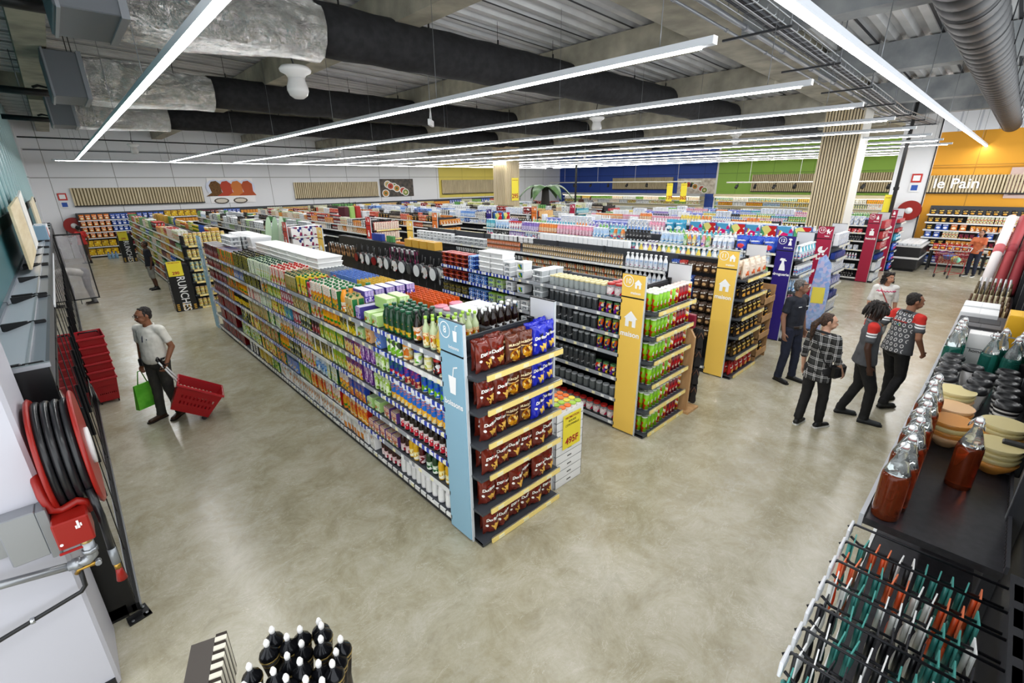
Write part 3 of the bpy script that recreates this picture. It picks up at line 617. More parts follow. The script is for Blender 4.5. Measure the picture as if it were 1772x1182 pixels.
# cartons
G='6a9a3a'
LB=lambda n,base,cols,sc=55,seed=0,zt=.62,**k: label(n,base,cols,sc,seed,zt,**k)
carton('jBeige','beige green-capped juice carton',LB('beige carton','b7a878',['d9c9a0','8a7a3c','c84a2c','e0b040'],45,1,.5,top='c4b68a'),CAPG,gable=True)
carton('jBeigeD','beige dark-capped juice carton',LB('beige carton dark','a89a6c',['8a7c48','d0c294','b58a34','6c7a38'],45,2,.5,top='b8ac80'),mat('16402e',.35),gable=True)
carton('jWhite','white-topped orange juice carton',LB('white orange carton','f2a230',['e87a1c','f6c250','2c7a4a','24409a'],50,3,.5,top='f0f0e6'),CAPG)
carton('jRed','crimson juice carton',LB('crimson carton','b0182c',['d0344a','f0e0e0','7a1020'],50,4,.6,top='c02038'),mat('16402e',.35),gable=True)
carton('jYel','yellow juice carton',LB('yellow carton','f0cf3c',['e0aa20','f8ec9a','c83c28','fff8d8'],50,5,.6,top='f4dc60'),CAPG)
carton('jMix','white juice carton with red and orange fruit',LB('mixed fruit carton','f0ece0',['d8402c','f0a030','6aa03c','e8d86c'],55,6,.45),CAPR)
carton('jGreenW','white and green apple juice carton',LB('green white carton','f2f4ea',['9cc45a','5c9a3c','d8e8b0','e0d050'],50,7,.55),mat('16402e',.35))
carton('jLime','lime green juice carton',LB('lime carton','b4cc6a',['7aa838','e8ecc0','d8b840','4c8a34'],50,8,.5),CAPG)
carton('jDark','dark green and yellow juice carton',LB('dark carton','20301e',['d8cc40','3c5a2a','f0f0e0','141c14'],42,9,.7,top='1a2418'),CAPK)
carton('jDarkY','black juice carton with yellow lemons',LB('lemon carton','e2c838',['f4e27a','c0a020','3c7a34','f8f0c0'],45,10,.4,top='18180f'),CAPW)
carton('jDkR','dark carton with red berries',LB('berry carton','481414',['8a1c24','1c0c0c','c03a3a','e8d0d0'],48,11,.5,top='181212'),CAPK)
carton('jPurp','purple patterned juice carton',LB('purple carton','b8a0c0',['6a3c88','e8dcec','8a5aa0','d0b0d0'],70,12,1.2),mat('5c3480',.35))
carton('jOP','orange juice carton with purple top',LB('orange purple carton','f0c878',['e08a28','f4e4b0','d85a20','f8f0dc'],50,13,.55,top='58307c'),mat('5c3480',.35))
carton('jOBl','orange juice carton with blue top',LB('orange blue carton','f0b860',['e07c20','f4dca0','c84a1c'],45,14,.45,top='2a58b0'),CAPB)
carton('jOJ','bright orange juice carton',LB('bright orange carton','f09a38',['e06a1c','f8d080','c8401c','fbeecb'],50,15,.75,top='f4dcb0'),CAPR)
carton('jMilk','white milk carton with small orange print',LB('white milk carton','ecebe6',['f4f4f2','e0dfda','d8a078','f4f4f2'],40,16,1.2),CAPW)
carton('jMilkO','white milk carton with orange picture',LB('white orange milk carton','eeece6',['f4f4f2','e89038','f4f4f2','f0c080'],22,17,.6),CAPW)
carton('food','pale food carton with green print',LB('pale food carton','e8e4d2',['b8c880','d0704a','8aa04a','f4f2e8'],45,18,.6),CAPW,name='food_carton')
# multipacks
pack('packG','pale green small-carton multipack',LB('green pack','dfeccc',['b4d880','e0857a','f2f6e8','7ab04a'],80,21,.6),mat('a8cc7a',.4),.125,.3,.125,rows=1,top=mat('d6ecb4',.4))
pack('packP','purple small-carton multipack',LB('purple pack','c8bcdc',['8a78b8','ece8f4','4c3c90','d8d0e8'],80,22,.6),mat('463c8c',.4),.115,.3,.14,rows=2,top=mat('dcd8ea',.4))
pack('packO','orange small-carton multipack',LB('orange pack','ecd0a4',['e09a5a','f4e6cc','c86a34','f0c080'],80,23,.7),mat('e0b080',.4),.12,.2,.2,rows=2)
pack('packB','blue and orange multipack',LB('blue pack','7c9ad4',['e0a850','c4d4f0','3c60b0','f0d890'],60,24,.6),mat('5c7cc0',.4),.12,.2,.2,rows=2)
pack('packR','red and white small-carton multipack',LB('red pack','ecdcc8',['c8584a','f4f0e8','88a048','e0a880'],75,25,.6),mat('5a3c80',.4),.12,.2,.13,rows=2)
pack('packW','white dotted milk multipack',LB('white pack','f0eeea',['f6f6f4','f0eeea','c8a488','f6f6f4'],40,26,1.2),mat('f2f0ee',.4),.13,.2,.2,rows=2)
pack('packY','yellow can multipack',LB('yellow pack','d8c470',['c0a840','e8dca0','a08a30','f0e8c0'],60,27,.6),mat('caa93c',.4),.12,.2,.2,rows=2)
pack('cola','red and black cola multipack',LB('cola pack','6a0c10',['8c1014','120808','a01c1c','d8d0d0'],60,28,.62,top='140606'),mat('6a1014',.35),.14,.28,.24,rows=2,top=mat('2a1010',.3))
pack('colaS','red cola shrink pack',LB('cola shrink pack','6c0c10',['3a080a','981418','200606','b03030'],60,29,.8),mat('701014',.25),.2,.28,.24,rows=1,top=mat('8a1a1a',.2))
pack('canGO','green and orange soda pack',LB('soda pack','3c8a44',['e07820','4aa050','1c2858','f0a040'],30,30,1.2),mat('d87424',.35),.13,.28,.24,rows=2,top=mat('1c2450',.4))
pack('canBG','blue and green slim can pack',LB('slim can pack','4aa0b8',['d8d040','2c70b0','8ac45a','e8f0f0'],60,31,.6),mat('3c88a8',.35),.12,.2,.2,rows=1)
pack('canBW','black and white can pack',LB('bw can pack','e8e8e6',['1c1c1e','f4f4f4','3a3a3c'],30,32,.6),mat('202022',.4),.13,.28,.22,rows=2)
# bottles
GLD=mat('1c120c',.1); GLR=mat('4a0e12',.1); GLY=mat('d8a818',.12); GLG=mat('1c3a1c',.1); GLP=mat('b8c49a',.12); CLR=mat('cfd8c4',.1,alpha=.75)
bottle('syrA','short amber syrup bottle with yellow label',mat('c4a04a',.1),LB('amber label','e8c840',['f4e49a','b05a24','7a3418'],60,41,.4),CAPW,.27,.04,'syrup_bottle',lz=(.08,.5))
bottle('syrC','clear syrup bottle with cream label',GLP,LB('cream label','eee2bc',['c85a38','f4eed8','c8a460'],60,42,.75),CAPLG,.3,.037,'syrup_bottle',lz=(.08,.5))
bottle('syrD','dark syrup bottle with white label',GLD,LB('white orange label','f0e8dc',['c8743c','f8f4ec','5a7a34'],45,43,.7),CAPK,.31,.04,'syrup_bottle',lz=(.1,.52))
bottle('greenb','dark green juice bottle',mat('173a24',.2),LB('dark green label','1c4028',['14301c','c8a860','2c6a3c','f0ead8'],50,44,.8),mat('1f5a3c',.3),.28,.042,'juice_bottle',lz=(.06,.6),neck=.5)
bottle('tallG','lime green drink bottle',mat('8cc43a',.25),LB('lime label','8cc43a',['f0f4e0','6aa82c','2c3a2c'],35,45,.9),CAPW,.24,.04,'drink_bottle',lz=(.2,.7),neck=.45)
bottle('bottO','orange juice bottle with green cap',mat('f0962c',.2),LB('orange bottle label','f2b048',['e8782c','f8e0a0','3c8a3c'],50,46,.5),CAPG,.27,.042,'juice_bottle',lz=(.15,.55),neck=.5)
bottle('jOJb','round orange juice bottle with green cap',mat('f09a28',.2),LB('round bottle label','f4f0e0',['f0a030','d8602c'],50,47,.5),mat('1f7a4c',.3),.3,.05,'juice_bottle',lz=(.12,.4),neck=.5)
bottle('botK','black-capped bottle with yellow label',mat('2a2a1c',.2),LB('yellow bottle label','e0c030',['c89c20','f0e090'],50,48,.6),CAPK,.28,.04,'drink_bottle',lz=(.08,.45),neck=.5)
bottle('bottW','pale bottle with blue label',mat('c8d4dc',.15),LB('pale blue label','a8c4e4',['3c68b8','f0f4f8','8ab054'],50,49,.5),CAPW,.27,.04,'drink_bottle',lz=(.15,.6),neck=.45)
PRE=mat('e9e6d8',.2)
bottle('juB1','white juice bottle with blue label and green fruit',PRE,LB('blue label green fruit','3a68c8',['4c8a3a','7ab04c','f0f4f4'],45,50,.42,top='2c50b8'),mat('e8e4c8',.3),.27,.036,'juice_bottle',lz=(.04,.62),neck=.7)
bottle('juB2','white juice bottle with blue label and red fruit',PRE,LB('blue label red fruit','8a1c2c',['c84040','5c1420','e8c0a0'],45,51,.38,top='1f3ca0'),mat('e8e4c8',.3),.27,.036,'juice_bottle',lz=(.04,.7),neck=.7)
bottle('juB3','white juice bottle with dark blue label and strawberries',PRE,LB('dark blue label','2a48a8',['4c8a3c','c8343c','f0f0f0'],45,52,.38,top='1c3490'),CAPW,.27,.036,'juice_bottle',lz=(.04,.7),neck=.7)
bottle('juP','pale blue juice bottle with peach picture',mat('dfe8f0',.2),LB('peach label','f0b860',['e88a3c','f4e0b0','c8d8ec'],40,53,.4,top='4c7ccc'),mat('eeeee8',.3),.27,.036,'juice_bottle',lz=(.04,.72),neck=.7)
bottle('syrK','black syrup bottle with red and white label',GLD,LB('red white label','f0ecea',['c02838','f6f4f2','5a1420'],55,54,.75),CAPK,.3,.036,'syrup_bottle',lz=(.06,.4))
bottle('syrY','yellow syrup bottle',GLY,LB('yellow white label','f4ecc0',['e8c030','f8f4e0','c89a20'],55,55,.75),CAPY,.3,.036,'syrup_bottle',lz=(.06,.36))
bottle('syrG','green syrup bottle',GLG,LB('green white label','eaf0e4',['4c8a4c','f4f6f0','2c5c34'],55,56,.75),CAPG,.3,.036,'syrup_bottle',lz=(.06,.36))
bottle('syrR','red syrup bottle',GLR,LB('pink label','f0dcdc',['c83c48','f6ecec','7a1c28'],55,57,.75),CAPR,.3,.036,'syrup_bottle',lz=(.06,.36))
bottle('syrW','dark red syrup bottle with pink label',mat('32100e',.1),LB('pale pink label','ecdada',['a83c48','f4ecec','6a2028'],55,58,.75),CAPK,.3,.036,'syrup_bottle',lz=(.06,.36))
for k,c,w in (('jugY','d8d040','yellow'),('jugG','3c9a54','green'),('jugP','d8686c','pink')):
    bottle(k,'white milk jug with %s spot'%w,mat('eceaea',.3),LB('jug label '+w,'f0f0ee',['f4f4f2','f0f0ee','f4f4f2',c],16,60,1.2),CAPW,.26,.043,'milk_jug',lz=(.1,.6),neck=.5)
bottle('canSl','slim pale green drink bottle',mat('b4c88c',.25),LB('slim green label','a8c470',['dcecc0','7a9c48','f4f8ec'],60,61,1.2),mat('c8d8a8',.3),.25,.029,'drink_bottle',lz=(.05,.75),neck=.8)
jar('jarR','dark jar with red lid',mat('30100e',.2),LB('dark jar label','1c1414',['f0f0f0','c83030'],40,62,1.2),CAPR,.15,.045)
jar('jarY','pale yellow jar with white lid',mat('dccb70',.2),LB('pale jar label','e8e4a8',['8ab04c','f4f2d8'],40,63,1.2),CAPW,.15,.045)
jar('jarB','jar with blue lid',mat('dfe8c4',.2),LB('green jar label','b8d88c',['f4f4f0','5c9a4c'],40,64,1.2),CAPB,.15,.045)
jar('jarO','orange jar with orange lid',mat('e89a3c',.2),LB('orange jar label','f0d8a0',['e07828','f8f0d8'],40,65,1.2),mat('e8863c',.3),.2,.055)
# home goods of the yellow aisles
GLASS=mat('c3cbcb',.06,alpha=.38); SMOKE=mat('3c4042',.1); TIN=mat('b8bcc0',.3,.8)
jar('gjar','clear glass jar with pale lid',GLASS,None,mat('d8cc98',.35),.14,.04,'glass_jar')
jar('gjarR','clear glass jar with red lid and pink hearts',GLASS,LB('heart label','dcd0d0',['c8485c','f0e8e8','dcd0d0'],30,70,1.2),CAPR,.17,.055,'glass_jar')
CLIP=mat('a9adb0',.35)
jar('gjarD','dark clip-top glass jar',SMOKE,None,CLIP,.16,.045,'glass_jar'); jar('gjarS','squat clip-top glass jar',mat('5a5f60',.1),None,CLIP,.14,.05,'glass_jar')
jar('gjarT','tall dark glass canister',SMOKE,LB('canister label','3a3c3e',['d8d8d8','34363a','3a3c3e','2c2e30'],22,71,1.2),mat('7a7e80',.3,.6),.22,.045,'glass_jar')
jar('tinC','colourful printed tin with green lid',LB('colour tin','2c3458',['d85048','e8c040','7a4c98','f0e8d8'],45,72,1.2),None,mat('4c7a4c',.35),.15,.045,'printed_tin',cat='tin')
jar('tinP','colourful printed tin with purple top',LB('colour tin purple','5c3c78',['e07858','f0d870','3c9a9a','2a2440'],45,73,1.2),None,mat('6a8a4a',.35),.18,.045,'printed_tin',cat='tin')
def tub(key,look,body,lid,lab=None,w=.16,d=.12,h=.075,name='storage_box'):
    m=MB(); m.add([(-w*.44,-d*.44,0),(w*.44,-d*.44,0),(w*.44,d*.44,0),(-w*.44,d*.44,0),(-w*.48,-d*.48,h*.82),(w*.48,-d*.48,h*.82),(w*.48,d*.48,h*.82),(-w*.48,d*.48,h*.82)],[(3,2,1,0),(4,5,6,7),(0,1,5,4),(1,2,6,5),(2,3,7,6),(3,0,4,7)],body)
    l=MB().box(-w/2,w/2,-d/2,d/2,h*.8,h,lid,.006); pr=[(None,m),('lid',l)]
    if lab: pr.append(('label',MB().quad((-w*.25,-d*.485,h*.15),(w*.25,-d*.485,h*.15),(w*.25,-d*.49,h*.72),(-w*.25,-d*.49,h*.72),lab)))
    proto(key,name,'storage box',look,w,d,h,pr)
MAR=LB('maroon tub','4c1a1c',['7a2c2a','2c1010','b8604c'],50,80,1.2)
tub('tubR','maroon food tub with red lid',MAR,mat('a8383a',.35)); tub('tubN','olive brown food tub',LB('olive tub','4a4430',['6c643c','2c2a1e','a89a6a'],50,81,1.2),mat('3a3628',.35))
tub('tubB','blue food tub with pale lid',LB('blue tub','2c4ea8',['18285c','8aa8e0','f0f4fa'],50,82,1.2),mat('6a9ae0',.35)); tub('tubG','lime green lidded food tub',mat('b8cc9a',.3),mat('9ad048',.35),LB('tub sticker','3a4a58',['8aa0b0','e0e8ec'],50,83,1.2))
tub('tubW','white food tub',mat('dfe2e4',.35),mat('f2f3f4',.35),LB('grey sticker','9aa0a4',['e8e8e8','6a6e72'],50,84,1.2))
tub('boxW','plain white lidded storage box',mat('eceded',.4),mat('f6f6f6',.35),None,.3,.3,.085); tub('boxL','white storage box with colour picture',mat('eceded',.4),mat('f6f6f6',.35),LB('leaf sticker','6c94c4',['c8c43c','4c7a3c','e8ecf4'],30,85,1.2),.16,.2,.13)
tub('boxC','clear plastic storage box',mat('bfc4c6',.15),mat('e4e6e8',.25),LB('clear box sticker','888c90',['d8dadc','505458'],40,86,1.2),.2,.16,.09)
tub('flatW','flat white plastic-wrapped pack',mat('e6e6e4',.5),mat('f2f2f0',.5),None,.44,.44,.08); tub('bigW','large clear white plastic crate',mat('dddfe2',.3),mat('eff0f2',.3),None,.42,.34,.2)
# pans and utensils on pegs (origin at the hanging hole, hanging down, facing -y)
def hang(key,name,cat,look,w,d,h,parts): proto(key,name,cat,look,w,d,h,parts)
def pan(key,look,face,rim,r=.15,hc='1c1c1e'):
    m=MB(); m.lathe([(r*.82,.0),(r,.045),(r*.97,.045),(r*.8,.006)],rim,20,c=(0,-.05,-.3),axis='y')
    f=MB(); f.lathe([(r*.8,0),(0.001,-.002)],face,20,c=(0,-.058,-.3),axis='y',caps=False); hd=MB(); hd.tube([(0,-.03,-.3+r*.95),(0,-.02,-.12),(0,-.005,0)],.013,mat(hc,.4),6)
    proto(key,'frying_pan','frying pan',look,.28,.1,.45,[(None,m),('printed_face',f),('handle',hd)])
pan('panK','black frying pan with pale printed card',LB('pan card','e8e4de',['1c1c1c','c8423c','f0f0f0'],25,90,1.2),BLACK); pan('panW','white round pan card on black pan',mat('eef0f0',.4),mat('404246',.3,.5),.15)
pan('panR','dark pan with red centre',mat('8a1c1c',.3),BLACK,.12); pan('panS','steel grey pan base',mat('6c747c',.3,.7),mat('2c2e32',.4),.13)
def utensil(key,look,c,card,L=.28,name='kitchen_utensil'):
    m=MB(); m.tube([(0,-.02,-.03),(0,-.02,-L*.6)],.008,mat(c,.35),6); m.ell((0,-.02,-L*.8),.03,.01,L*.2,mat(c,.35),8,6)
    cd=MB().box(-.035,.035,-.012,-.008,-.09,.0,mat(card,.5)); proto(key,name,'utensil',look,.075,.03,L,[(None,m),('hang_card',cd)])
utensil('utO','orange-handled utensil on white card','d8641c','f0ece6'); utensil('utY','yellow-handled utensil on white card','e0c038','f0f0ec'); utensil('utB','blue-handled utensil on white card','4c78c8','f0f2f6'); utensil('utK','black utensil on white card','1c1c1e','eeeeee'); utensil('utS','steel utensil on white card','a8acb0','f4f4f4'); utensil('utN','wooden utensil on dark card','b08050','2c2c2e'); utensil('utM','maroon and pink utensil on dark card','8a2c58','3c2030')
bottle('spice','small spice jar with dark label',mat('8a7a60',.25),LB('spice label','e8e0d4',['3c2c24','c8a878','f4f0ea'],60,92,.6),mat('2c2824',.4),.11,.024,'spice_jar',lz=(.1,.65),neck=.8,cat='jar')
bottle('spiceO','small spice jar with orange label',mat('a05a30',.25),LB('spice orange label','e07848',['f0e0d0','b84a24'],60,93,.6),mat('2c2824',.4),.11,.024,'spice_jar',lz=(.1,.65),neck=.8,cat='jar')
# household and care
def spray(key,look,body,lab,trig):
    m=MB(); m.lathe([(.042,0),(.046,.01),(.045,.12),(.03,.17),(.016,.2),(.016,.22)],mat(body,.3),12,sy=.7)
    t=MB(); t.box(-.012,.012,-.055,.03,.225,.255,mat(trig,.35),.005); t.box(-.006,.006,-.04,-.028,.18,.23,mat(trig,.35)); l=MB().lathe([(.0465,.02),(.0462,.11)],lab,12,caps=False,sy=.7)
    proto(key,'spray_bottle','spray bottle',look,.1,.07,.26,[(None,m),('label',l),('trigger',t)])
spray('sprW','white spray bottle with red trigger','f2f2f2',LB('spray label','dce8f4',['d84858','4c88d0','f8f8f8'],45,95,.6),'c83030'); spray('sprB','pale blue spray bottle','b8d4f0',LB('spray label blue','e8f0f8',['3c70c8','8ac0e8','f0f8fc'],45,96,.6),'e8eef4')
W_=[('liqW','white cleaner bottle','eef0f2','dfe6f0',['6aa0d8','f4f6f8','d86c7c'],'f4f4f4'),('liqU','blue cleaner bottle','5c90d8','e0ecf8',['2c58b0','f4f8fc','f0d050'],'e8eef4'),('liqK','black cleaner bottle with white spot','1c1c20','2c2c30',['f0f0f0','1c1c20','1c1c20'],'1c1c20'),('liqG','green cleaner bottle','7ac060','e0f0d8',['3c8a3c','f4f8f0','e8d850'],'f0f4ee'),('liqP','pink cleaner bottle','e8a0b8','f8e4ec',['d0587c','f8f4f6','8a78c0'],'f4e8ee'),('liqO','orange cleaner bottle','e88a3c','f8e8d0',['d05a20','f8f4ec','3c80c0'],'f4ece4'),('liqY','yellow cleaner bottle','e8cf50','f8f4d8',['d8a020','f8f8f0','3c80c0'],'f4f4e4'),('liqT','turquoise softener bottle','4cb0c4','d8f0f4',['2c88a0','f4fafc','e87c9c'],'f0f8fa'),('liqV','violet softener bottle','8a70c0','e8e0f4',['5c44a0','f8f4fc','f0c0d8'],'f4f0fa')]
for i,(k,lk,b,lb_,cs,cp) in enumerate(W_): bottle(k,lk,mat(b,.3),LB('cleaner '+k,lb_,cs,45,100+i,.6),mat(cp,.35),.27,.045,'cleaner_bottle',lz=(.12,.55),neck=.45,sy=.7)
for i,(k,lk,b,lb_,cs,cp) in enumerate(W_): bottle('t'+k,lk.replace('cleaner','toiletry').replace('softener','shampoo'),mat(b,.3),LB('toiletry '+k,lb_,cs,55,130+i,.6),mat(cp,.35),.19,.03,'toiletry_bottle',lz=(.15,.65),neck=.6,sy=.7)
boxgood('bxW','white care box with blue print',LB('care box','f0f2f4',['4c78c0','f6f6f8','d0dcec'],40,111,.8),mat('eef0f2',.45),.12,.1,.14,'care_box'); boxgood('bxU','dark blue care box',LB('dark blue box','24409c',['1c2c70','e8ecf8','4c70c8'],35,112,.8),mat('203a90',.4),.12,.1,.15,'care_box')
boxgood('bxL','lilac nappy box',LB('lilac box','b0b4e0',['8088c8','e8eaf8','f4f4fc'],30,113,.8),mat('a4a8d8',.4),.2,.14,.17,'nappy_box'); boxgood('bxR','red and white care box',LB('red box','c83c44',['f0e4e4','a02830','e89090'],45,114,.8),mat('b83038',.4),.13,.1,.12,'care_box')
boxgood('bxO','orange biscuit box',LB('orange box','e09040',['f0d8a0','c8602c','f8f0e0'],45,115,.7),mat('d88438',.4),.13,.07,.18); boxgood('bxY','golden cereal box',LB('golden box','d8ac40',['8a5a28','f0dc90','e8c468'],30,116,.8),mat('c89a38',.4),.26,.2,.3); boxgood('bxG','green tea box',LB('green box','5c9a58',['dce8cc','3c7040','f4f4e8'],45,117,.7),mat('4c8a4c',.4),.13,.07,.14)
boxgood('toy','large toy box with bright picture',LB('toy box','d86c8c',['78a8c8','e0c470','f0f0f4','8a6ca8'],9,118,1.2),mat('c8d8ec',.4),.38,.14,.3,'toy_box'); boxgood('toyB','large blue toy box with bright picture',LB('blue toy box','4a80c8',['c86868','e8e0a0','e8f0f8','68a078'],9,119,1.2),mat('4470b8',.4),.38,.14,.3,'toy_box')
boxgood('bxP','dark maroon snack box',LB('maroon box','5c1c2c',['8a3448','d8a878','3c1018'],45,120,.8),mat('501828',.4),.12,.12,.17)
can('canR','red preserve can',LB('red can','c83c30',['f0e0c8','8a2420','e8a048'],55,121,.7),TIN,.115,.04,'food_can'); can('canY','yellow fruit can',LB('yellow can','e8c84a',['f6ecc0','c88a2c','5a8a3c'],55,122,.7),TIN,.115,.04,'food_can'); can('canG','green vegetable can',LB('green can','6a9a4a',['e8ecc8','3c6a30','e0c860'],55,123,.7),TIN,.115,.04,'food_can')
jar('pot','small fruit pot with green and red label',LB('fruit pot','e8d890',['a8342c','7a9c3c','f0ecd8','3c5a24'],50,124,.55),None,mat('e8c8a0',.35),.11,.05,'fruit_pot'); jar('potB','small yellow fruit pot with blue label',LB('fruit pot blue','e0c050',['f0e8b0','8ab8d0','b88a28'],50,125,.7,top='a8d0dc'),None,mat('d8d4a8',.35),.11,.05,'fruit_pot')
tubecan('prG','lime green snack tube',LB('green tube','8cc83a',['f2f4ee','74b02c','8cc83a','d85040'],26,126,1.2),mat('e6f0dc',.35),TIN); tubecan('prR','dark red snack tube',LB('red tube','8a1c28',['c83c40','f0dcc8','5c1018','e8b050'],40,127,1.2),mat('ecd8d0',.35),TIN); tubecan('prM','red and yellow snack tube',LB('multi tube','c84a3c',['f0d060','8ac048','a02430','f4ecd8'],40,128,1.2),mat('f0e8e0',.35),TIN)
bottle('spir','tall dark spirit bottle',mat('241812',.1),LB('spirit label','ece6d8',['8a6a3c','2c241c','f4f0e8'],55,129,.7),CAPK,.31,.037,'wine_bottle'); bottle('sodB','black cola bottle with white cap',mat('1c0e0a',.12),LB('cola label','1c1212',['f0f0f0','1c1212','801818'],40,139,.9),CAPW,.3,.042,'drink_bottle',neck=.4)
jar('pink','round tub with pink lid',mat('d8dcdc',.2),None,mat('e896ac',.35),.12,.085,'lidded_bowl',cat='bowl')
# ---------------------------------------------------------------- placing goods
REG=[]; WHERE={}
def put(key,loc,rz,lab,grp): REG.append((key,tuple(loc),rz,lab,grp))
def mklab(key,where): 
    s='%s %s'%(P[key]['look'],where); w=s.split(); return ' '.join(w[:16])
RN=random.Random(11)
def run(keys,o,ux,uy,rz,L,where,rows=1,layers=1,gap=.006,jit=.004,drow=None,h0=0,skip=0):
    """keys placed side by side along (ux,uy) from o over length L, rows going behind, layers up"""
    if isinstance(keys,str): keys=[keys]
    p0=P[keys[0]]; pitch=max(P[k]['w'] for k in keys)+gap; n=max(1,int((L+gap)/pitch)); pitch=max(pitch,min(L/n,pitch*1.25)); bx,by=-math.sin(rz),math.cos(rz)  # behind = local +y
    for ly in range(layers):
        for r in range(rows):
            for i in range(n):
                if skip and RN.random()<skip: continue
                k=keys[(i+r*2+ly)%len(keys)] if len(keys)>1 else keys[0]; p=P[k]; a=(i+.5)*pitch; b=p['d']/2+r*((drow or p['d'])+.006)+RN.uniform(0,jit)
                put(k,(o[0]+ux*a+bx*b,o[1]+uy*a+by*b,o[2]+ly*p['h']*1.0+h0),rz+RN.uniform(-.05,.05)*(1 if jit else 0),mklab(k,where),'%s, %s'%(P[k]['look'],where))
def flush():
    """largest 300 of each kind in the picture become objects of their own, the rest one object per kind"""
    by={}
    for e in REG:
        p=P[e[0]]; d=camdepth(e[1]); 
        if d<.3: continue
        by.setdefault(p['name'],[]).append((797*p['h']/d,e))
    for nm,L in by.items():
        L.sort(key=lambda q:-q[0])
        for px,(key,loc,rz,lab,grp) in L[:300]:
            p=P[key]; fine=px>17
            if fine:
                ms=meshes(p); o=bpy.data.objects.new(p['name'],ms[0][1]); COL.objects.link(o)
                for pn,me in ms[1:]:
                    c=bpy.data.objects.new(pn,me); COL.objects.link(c); c.parent=o
            else: o=bpy.data.objects.new(p['name'],joined(p)); COL.objects.link(o)
            o.location=loc; o.rotation_euler=(0,0,rz); o['label']=lab; o['category']=p['cat']; o['group']=grp
        rest=L[300:]
        if rest:
            mb=MB()
            for px,(key,loc,rz,lab,grp) in rest:
                joined(P[key]); mb.M=None; q=P[key]['jm']; off=len(mb.v); M=T(*loc,rz); mb.v+=[tuple(M@Vector(v)) for v in q.v]; rm=[mb.m(x) for x in q.mats]
                mb.f+=[[i+off for i in f] for f in q.f]; mb.mi+=[rm[k] for k in q.mi]; mb.sm+=q.sm
            o=obj(nm,mb); o['kind']='stuff'; tag(o,'remaining small %ss on the shelves further from the camera'%nm.replace('_',' '),P[rest[0][1][0]]['cat'])
# ---------------------------------------------------------------- shelving runs
SHM=mat('44484e',.42,.2); RAILM={'g':mat('a4a8ae',.4),'w':mat('e2e3e2',.4),'b':stripes('blue spotted rail',[(0,'2743ae'),(.6,'eef1fa')],1,.085,.4),'y':mat('fae08a',.45),'s':stripes('rail with dark marks',[(0,'e6e6e4'),(.8,'303236')],1,.12,.4),'x':stripes('blue spotted rail x',[(0,'2743ae'),(.6,'eef1fa')],0,.085,.4)}
TAGW=mat('f4f4f0',.5); TAGY=mat('f3ecc0',.5)
LV=[1.84,1.6,1.34,1.05,.74,.42,.13]
def shelves(t,side,x_front,depth,y0,y1,levels,rails,R,tags=True):
    """shelf boards with a price rail along the front; side -1 faces -x, +1 faces +x (local coords)"""
    s=side
    for n,z in enumerate(levels):
        a,b=(x_front,x_front+depth) if s<0 else (x_front-depth,x_front)
        sh=obj('shelf',MB().box(a,b,y0,y1,z-.03,z-.004,SHM),t); mb=MB(); y=y0
        f=x_front; pat=rails[n%len(rails)]; i=0
        while y<y1-.05:
            L=min(.665,y1-y); c=pat[i%len(pat)]; mb.box(f-.012 if s<0 else f,f if s<0 else f+.012,y+.004,y+L-.004,z-.045,z+.002,RAILM[c])
            if tags:
                q=y+.05
                while q<y+L-.06:
                    if R.random()<.8: mb.box(f-.016 if s<0 else f+.012,f-.012 if s<0 else f+.016,q,q+.05,z-.04,z-.003,TAGY if R.random()<.4 else TAGW)
                    q+=R.uniform(.13,.3)
            y+=L; i+=1
        obj('price_rail',mb,sh)
def gondola(lab,x0,y0,y1,lv_l,lv_r,rails,seed,w=1.09,top=1.98,ya=0,yb=None):
    t=thing('shelving_gondola',lab,'shelving',(x0,y0,0)); L=y1-y0; R=rnd(seed)
    obj('base_plinth',MB().box(.02,w-.02,0,L,.0,.095,DARK).box(.0,w,0,L,.06,.1,BLACK),t)
    mb=MB().box(w/2-.025,w/2+.025,0,L,.095,top,CHAR); 
    for k in range(int(L/1.33)+1): y=min(L-.03,k*1.33); mb.box(w/2-.04,w/2+.04,y,y+.05,.095,top+.01,DARK)
    for z in (top-.16,top-.32): mb.box(w/2-.03,w/2+.03,0,L,z,z+.006,BLACK)
    obj('back_panel',mb,t)
    shelves(t,-1,0,w/2-.03,ya,L if yb is None else yb,lv_l,rails,R);
    if ya or yb: shelves(t,-1,0,w/2-.03,0 if ya else yb,ya or L,[.13],['g'],R); obj('peg_panel',MB().box(w/2-.12,w/2-.05,0 if ya else yb,ya or L,.13,top,mat('17181b',.5)),t) 
    if lv_r: shelves(t,1,w,w/2-.03,0,L,lv_r,['g'],R,False)
    return t
X0=lambda k: 2.17+2.8*k
RG=['ggbg','wgb','gbb','bgb','bbg','gwg','s']
gondola('long drinks gondola with pale blue sign',X0(0),3.2,12.62,LV,[1.84],['gbggg','wbgwg','bbbgw','bbgbw','bgbbw','wgbww','s'],1)
LV10=[1.87,1.64,1.38,1.12,.77,.46,.1]
gondola('gondola of home goods behind the yellow sign ten',X0(1),3.2,12.62,LV10,[1.84],['gggbbb','gggbbb','gggbbb','g','g','g','g'],2,yb=4.02)
gondola('gondola of coffee and spices behind the yellow sign eleven',X0(2),3.2,12.62,[1.72,1.4,1.05,.7,.1],[1.84],['w'],3,ya=.95)
gondola('gondola of cleaning goods behind the indigo sign twelve',X0(3),3.2,12.62,LV[:4]+[.13],[1.84],['w','w','g'],4)
gondola('gondola with toy boxes on top behind crimson sign thirteen',X0(4),3.2,12.62,LV[:3]+[.13],[1.84],['w'],5)
gondola('gondola behind the timber slat column',X0(5)+.3,5.2,12.62,LV[:3]+[.13],[1.84],['w'],6)
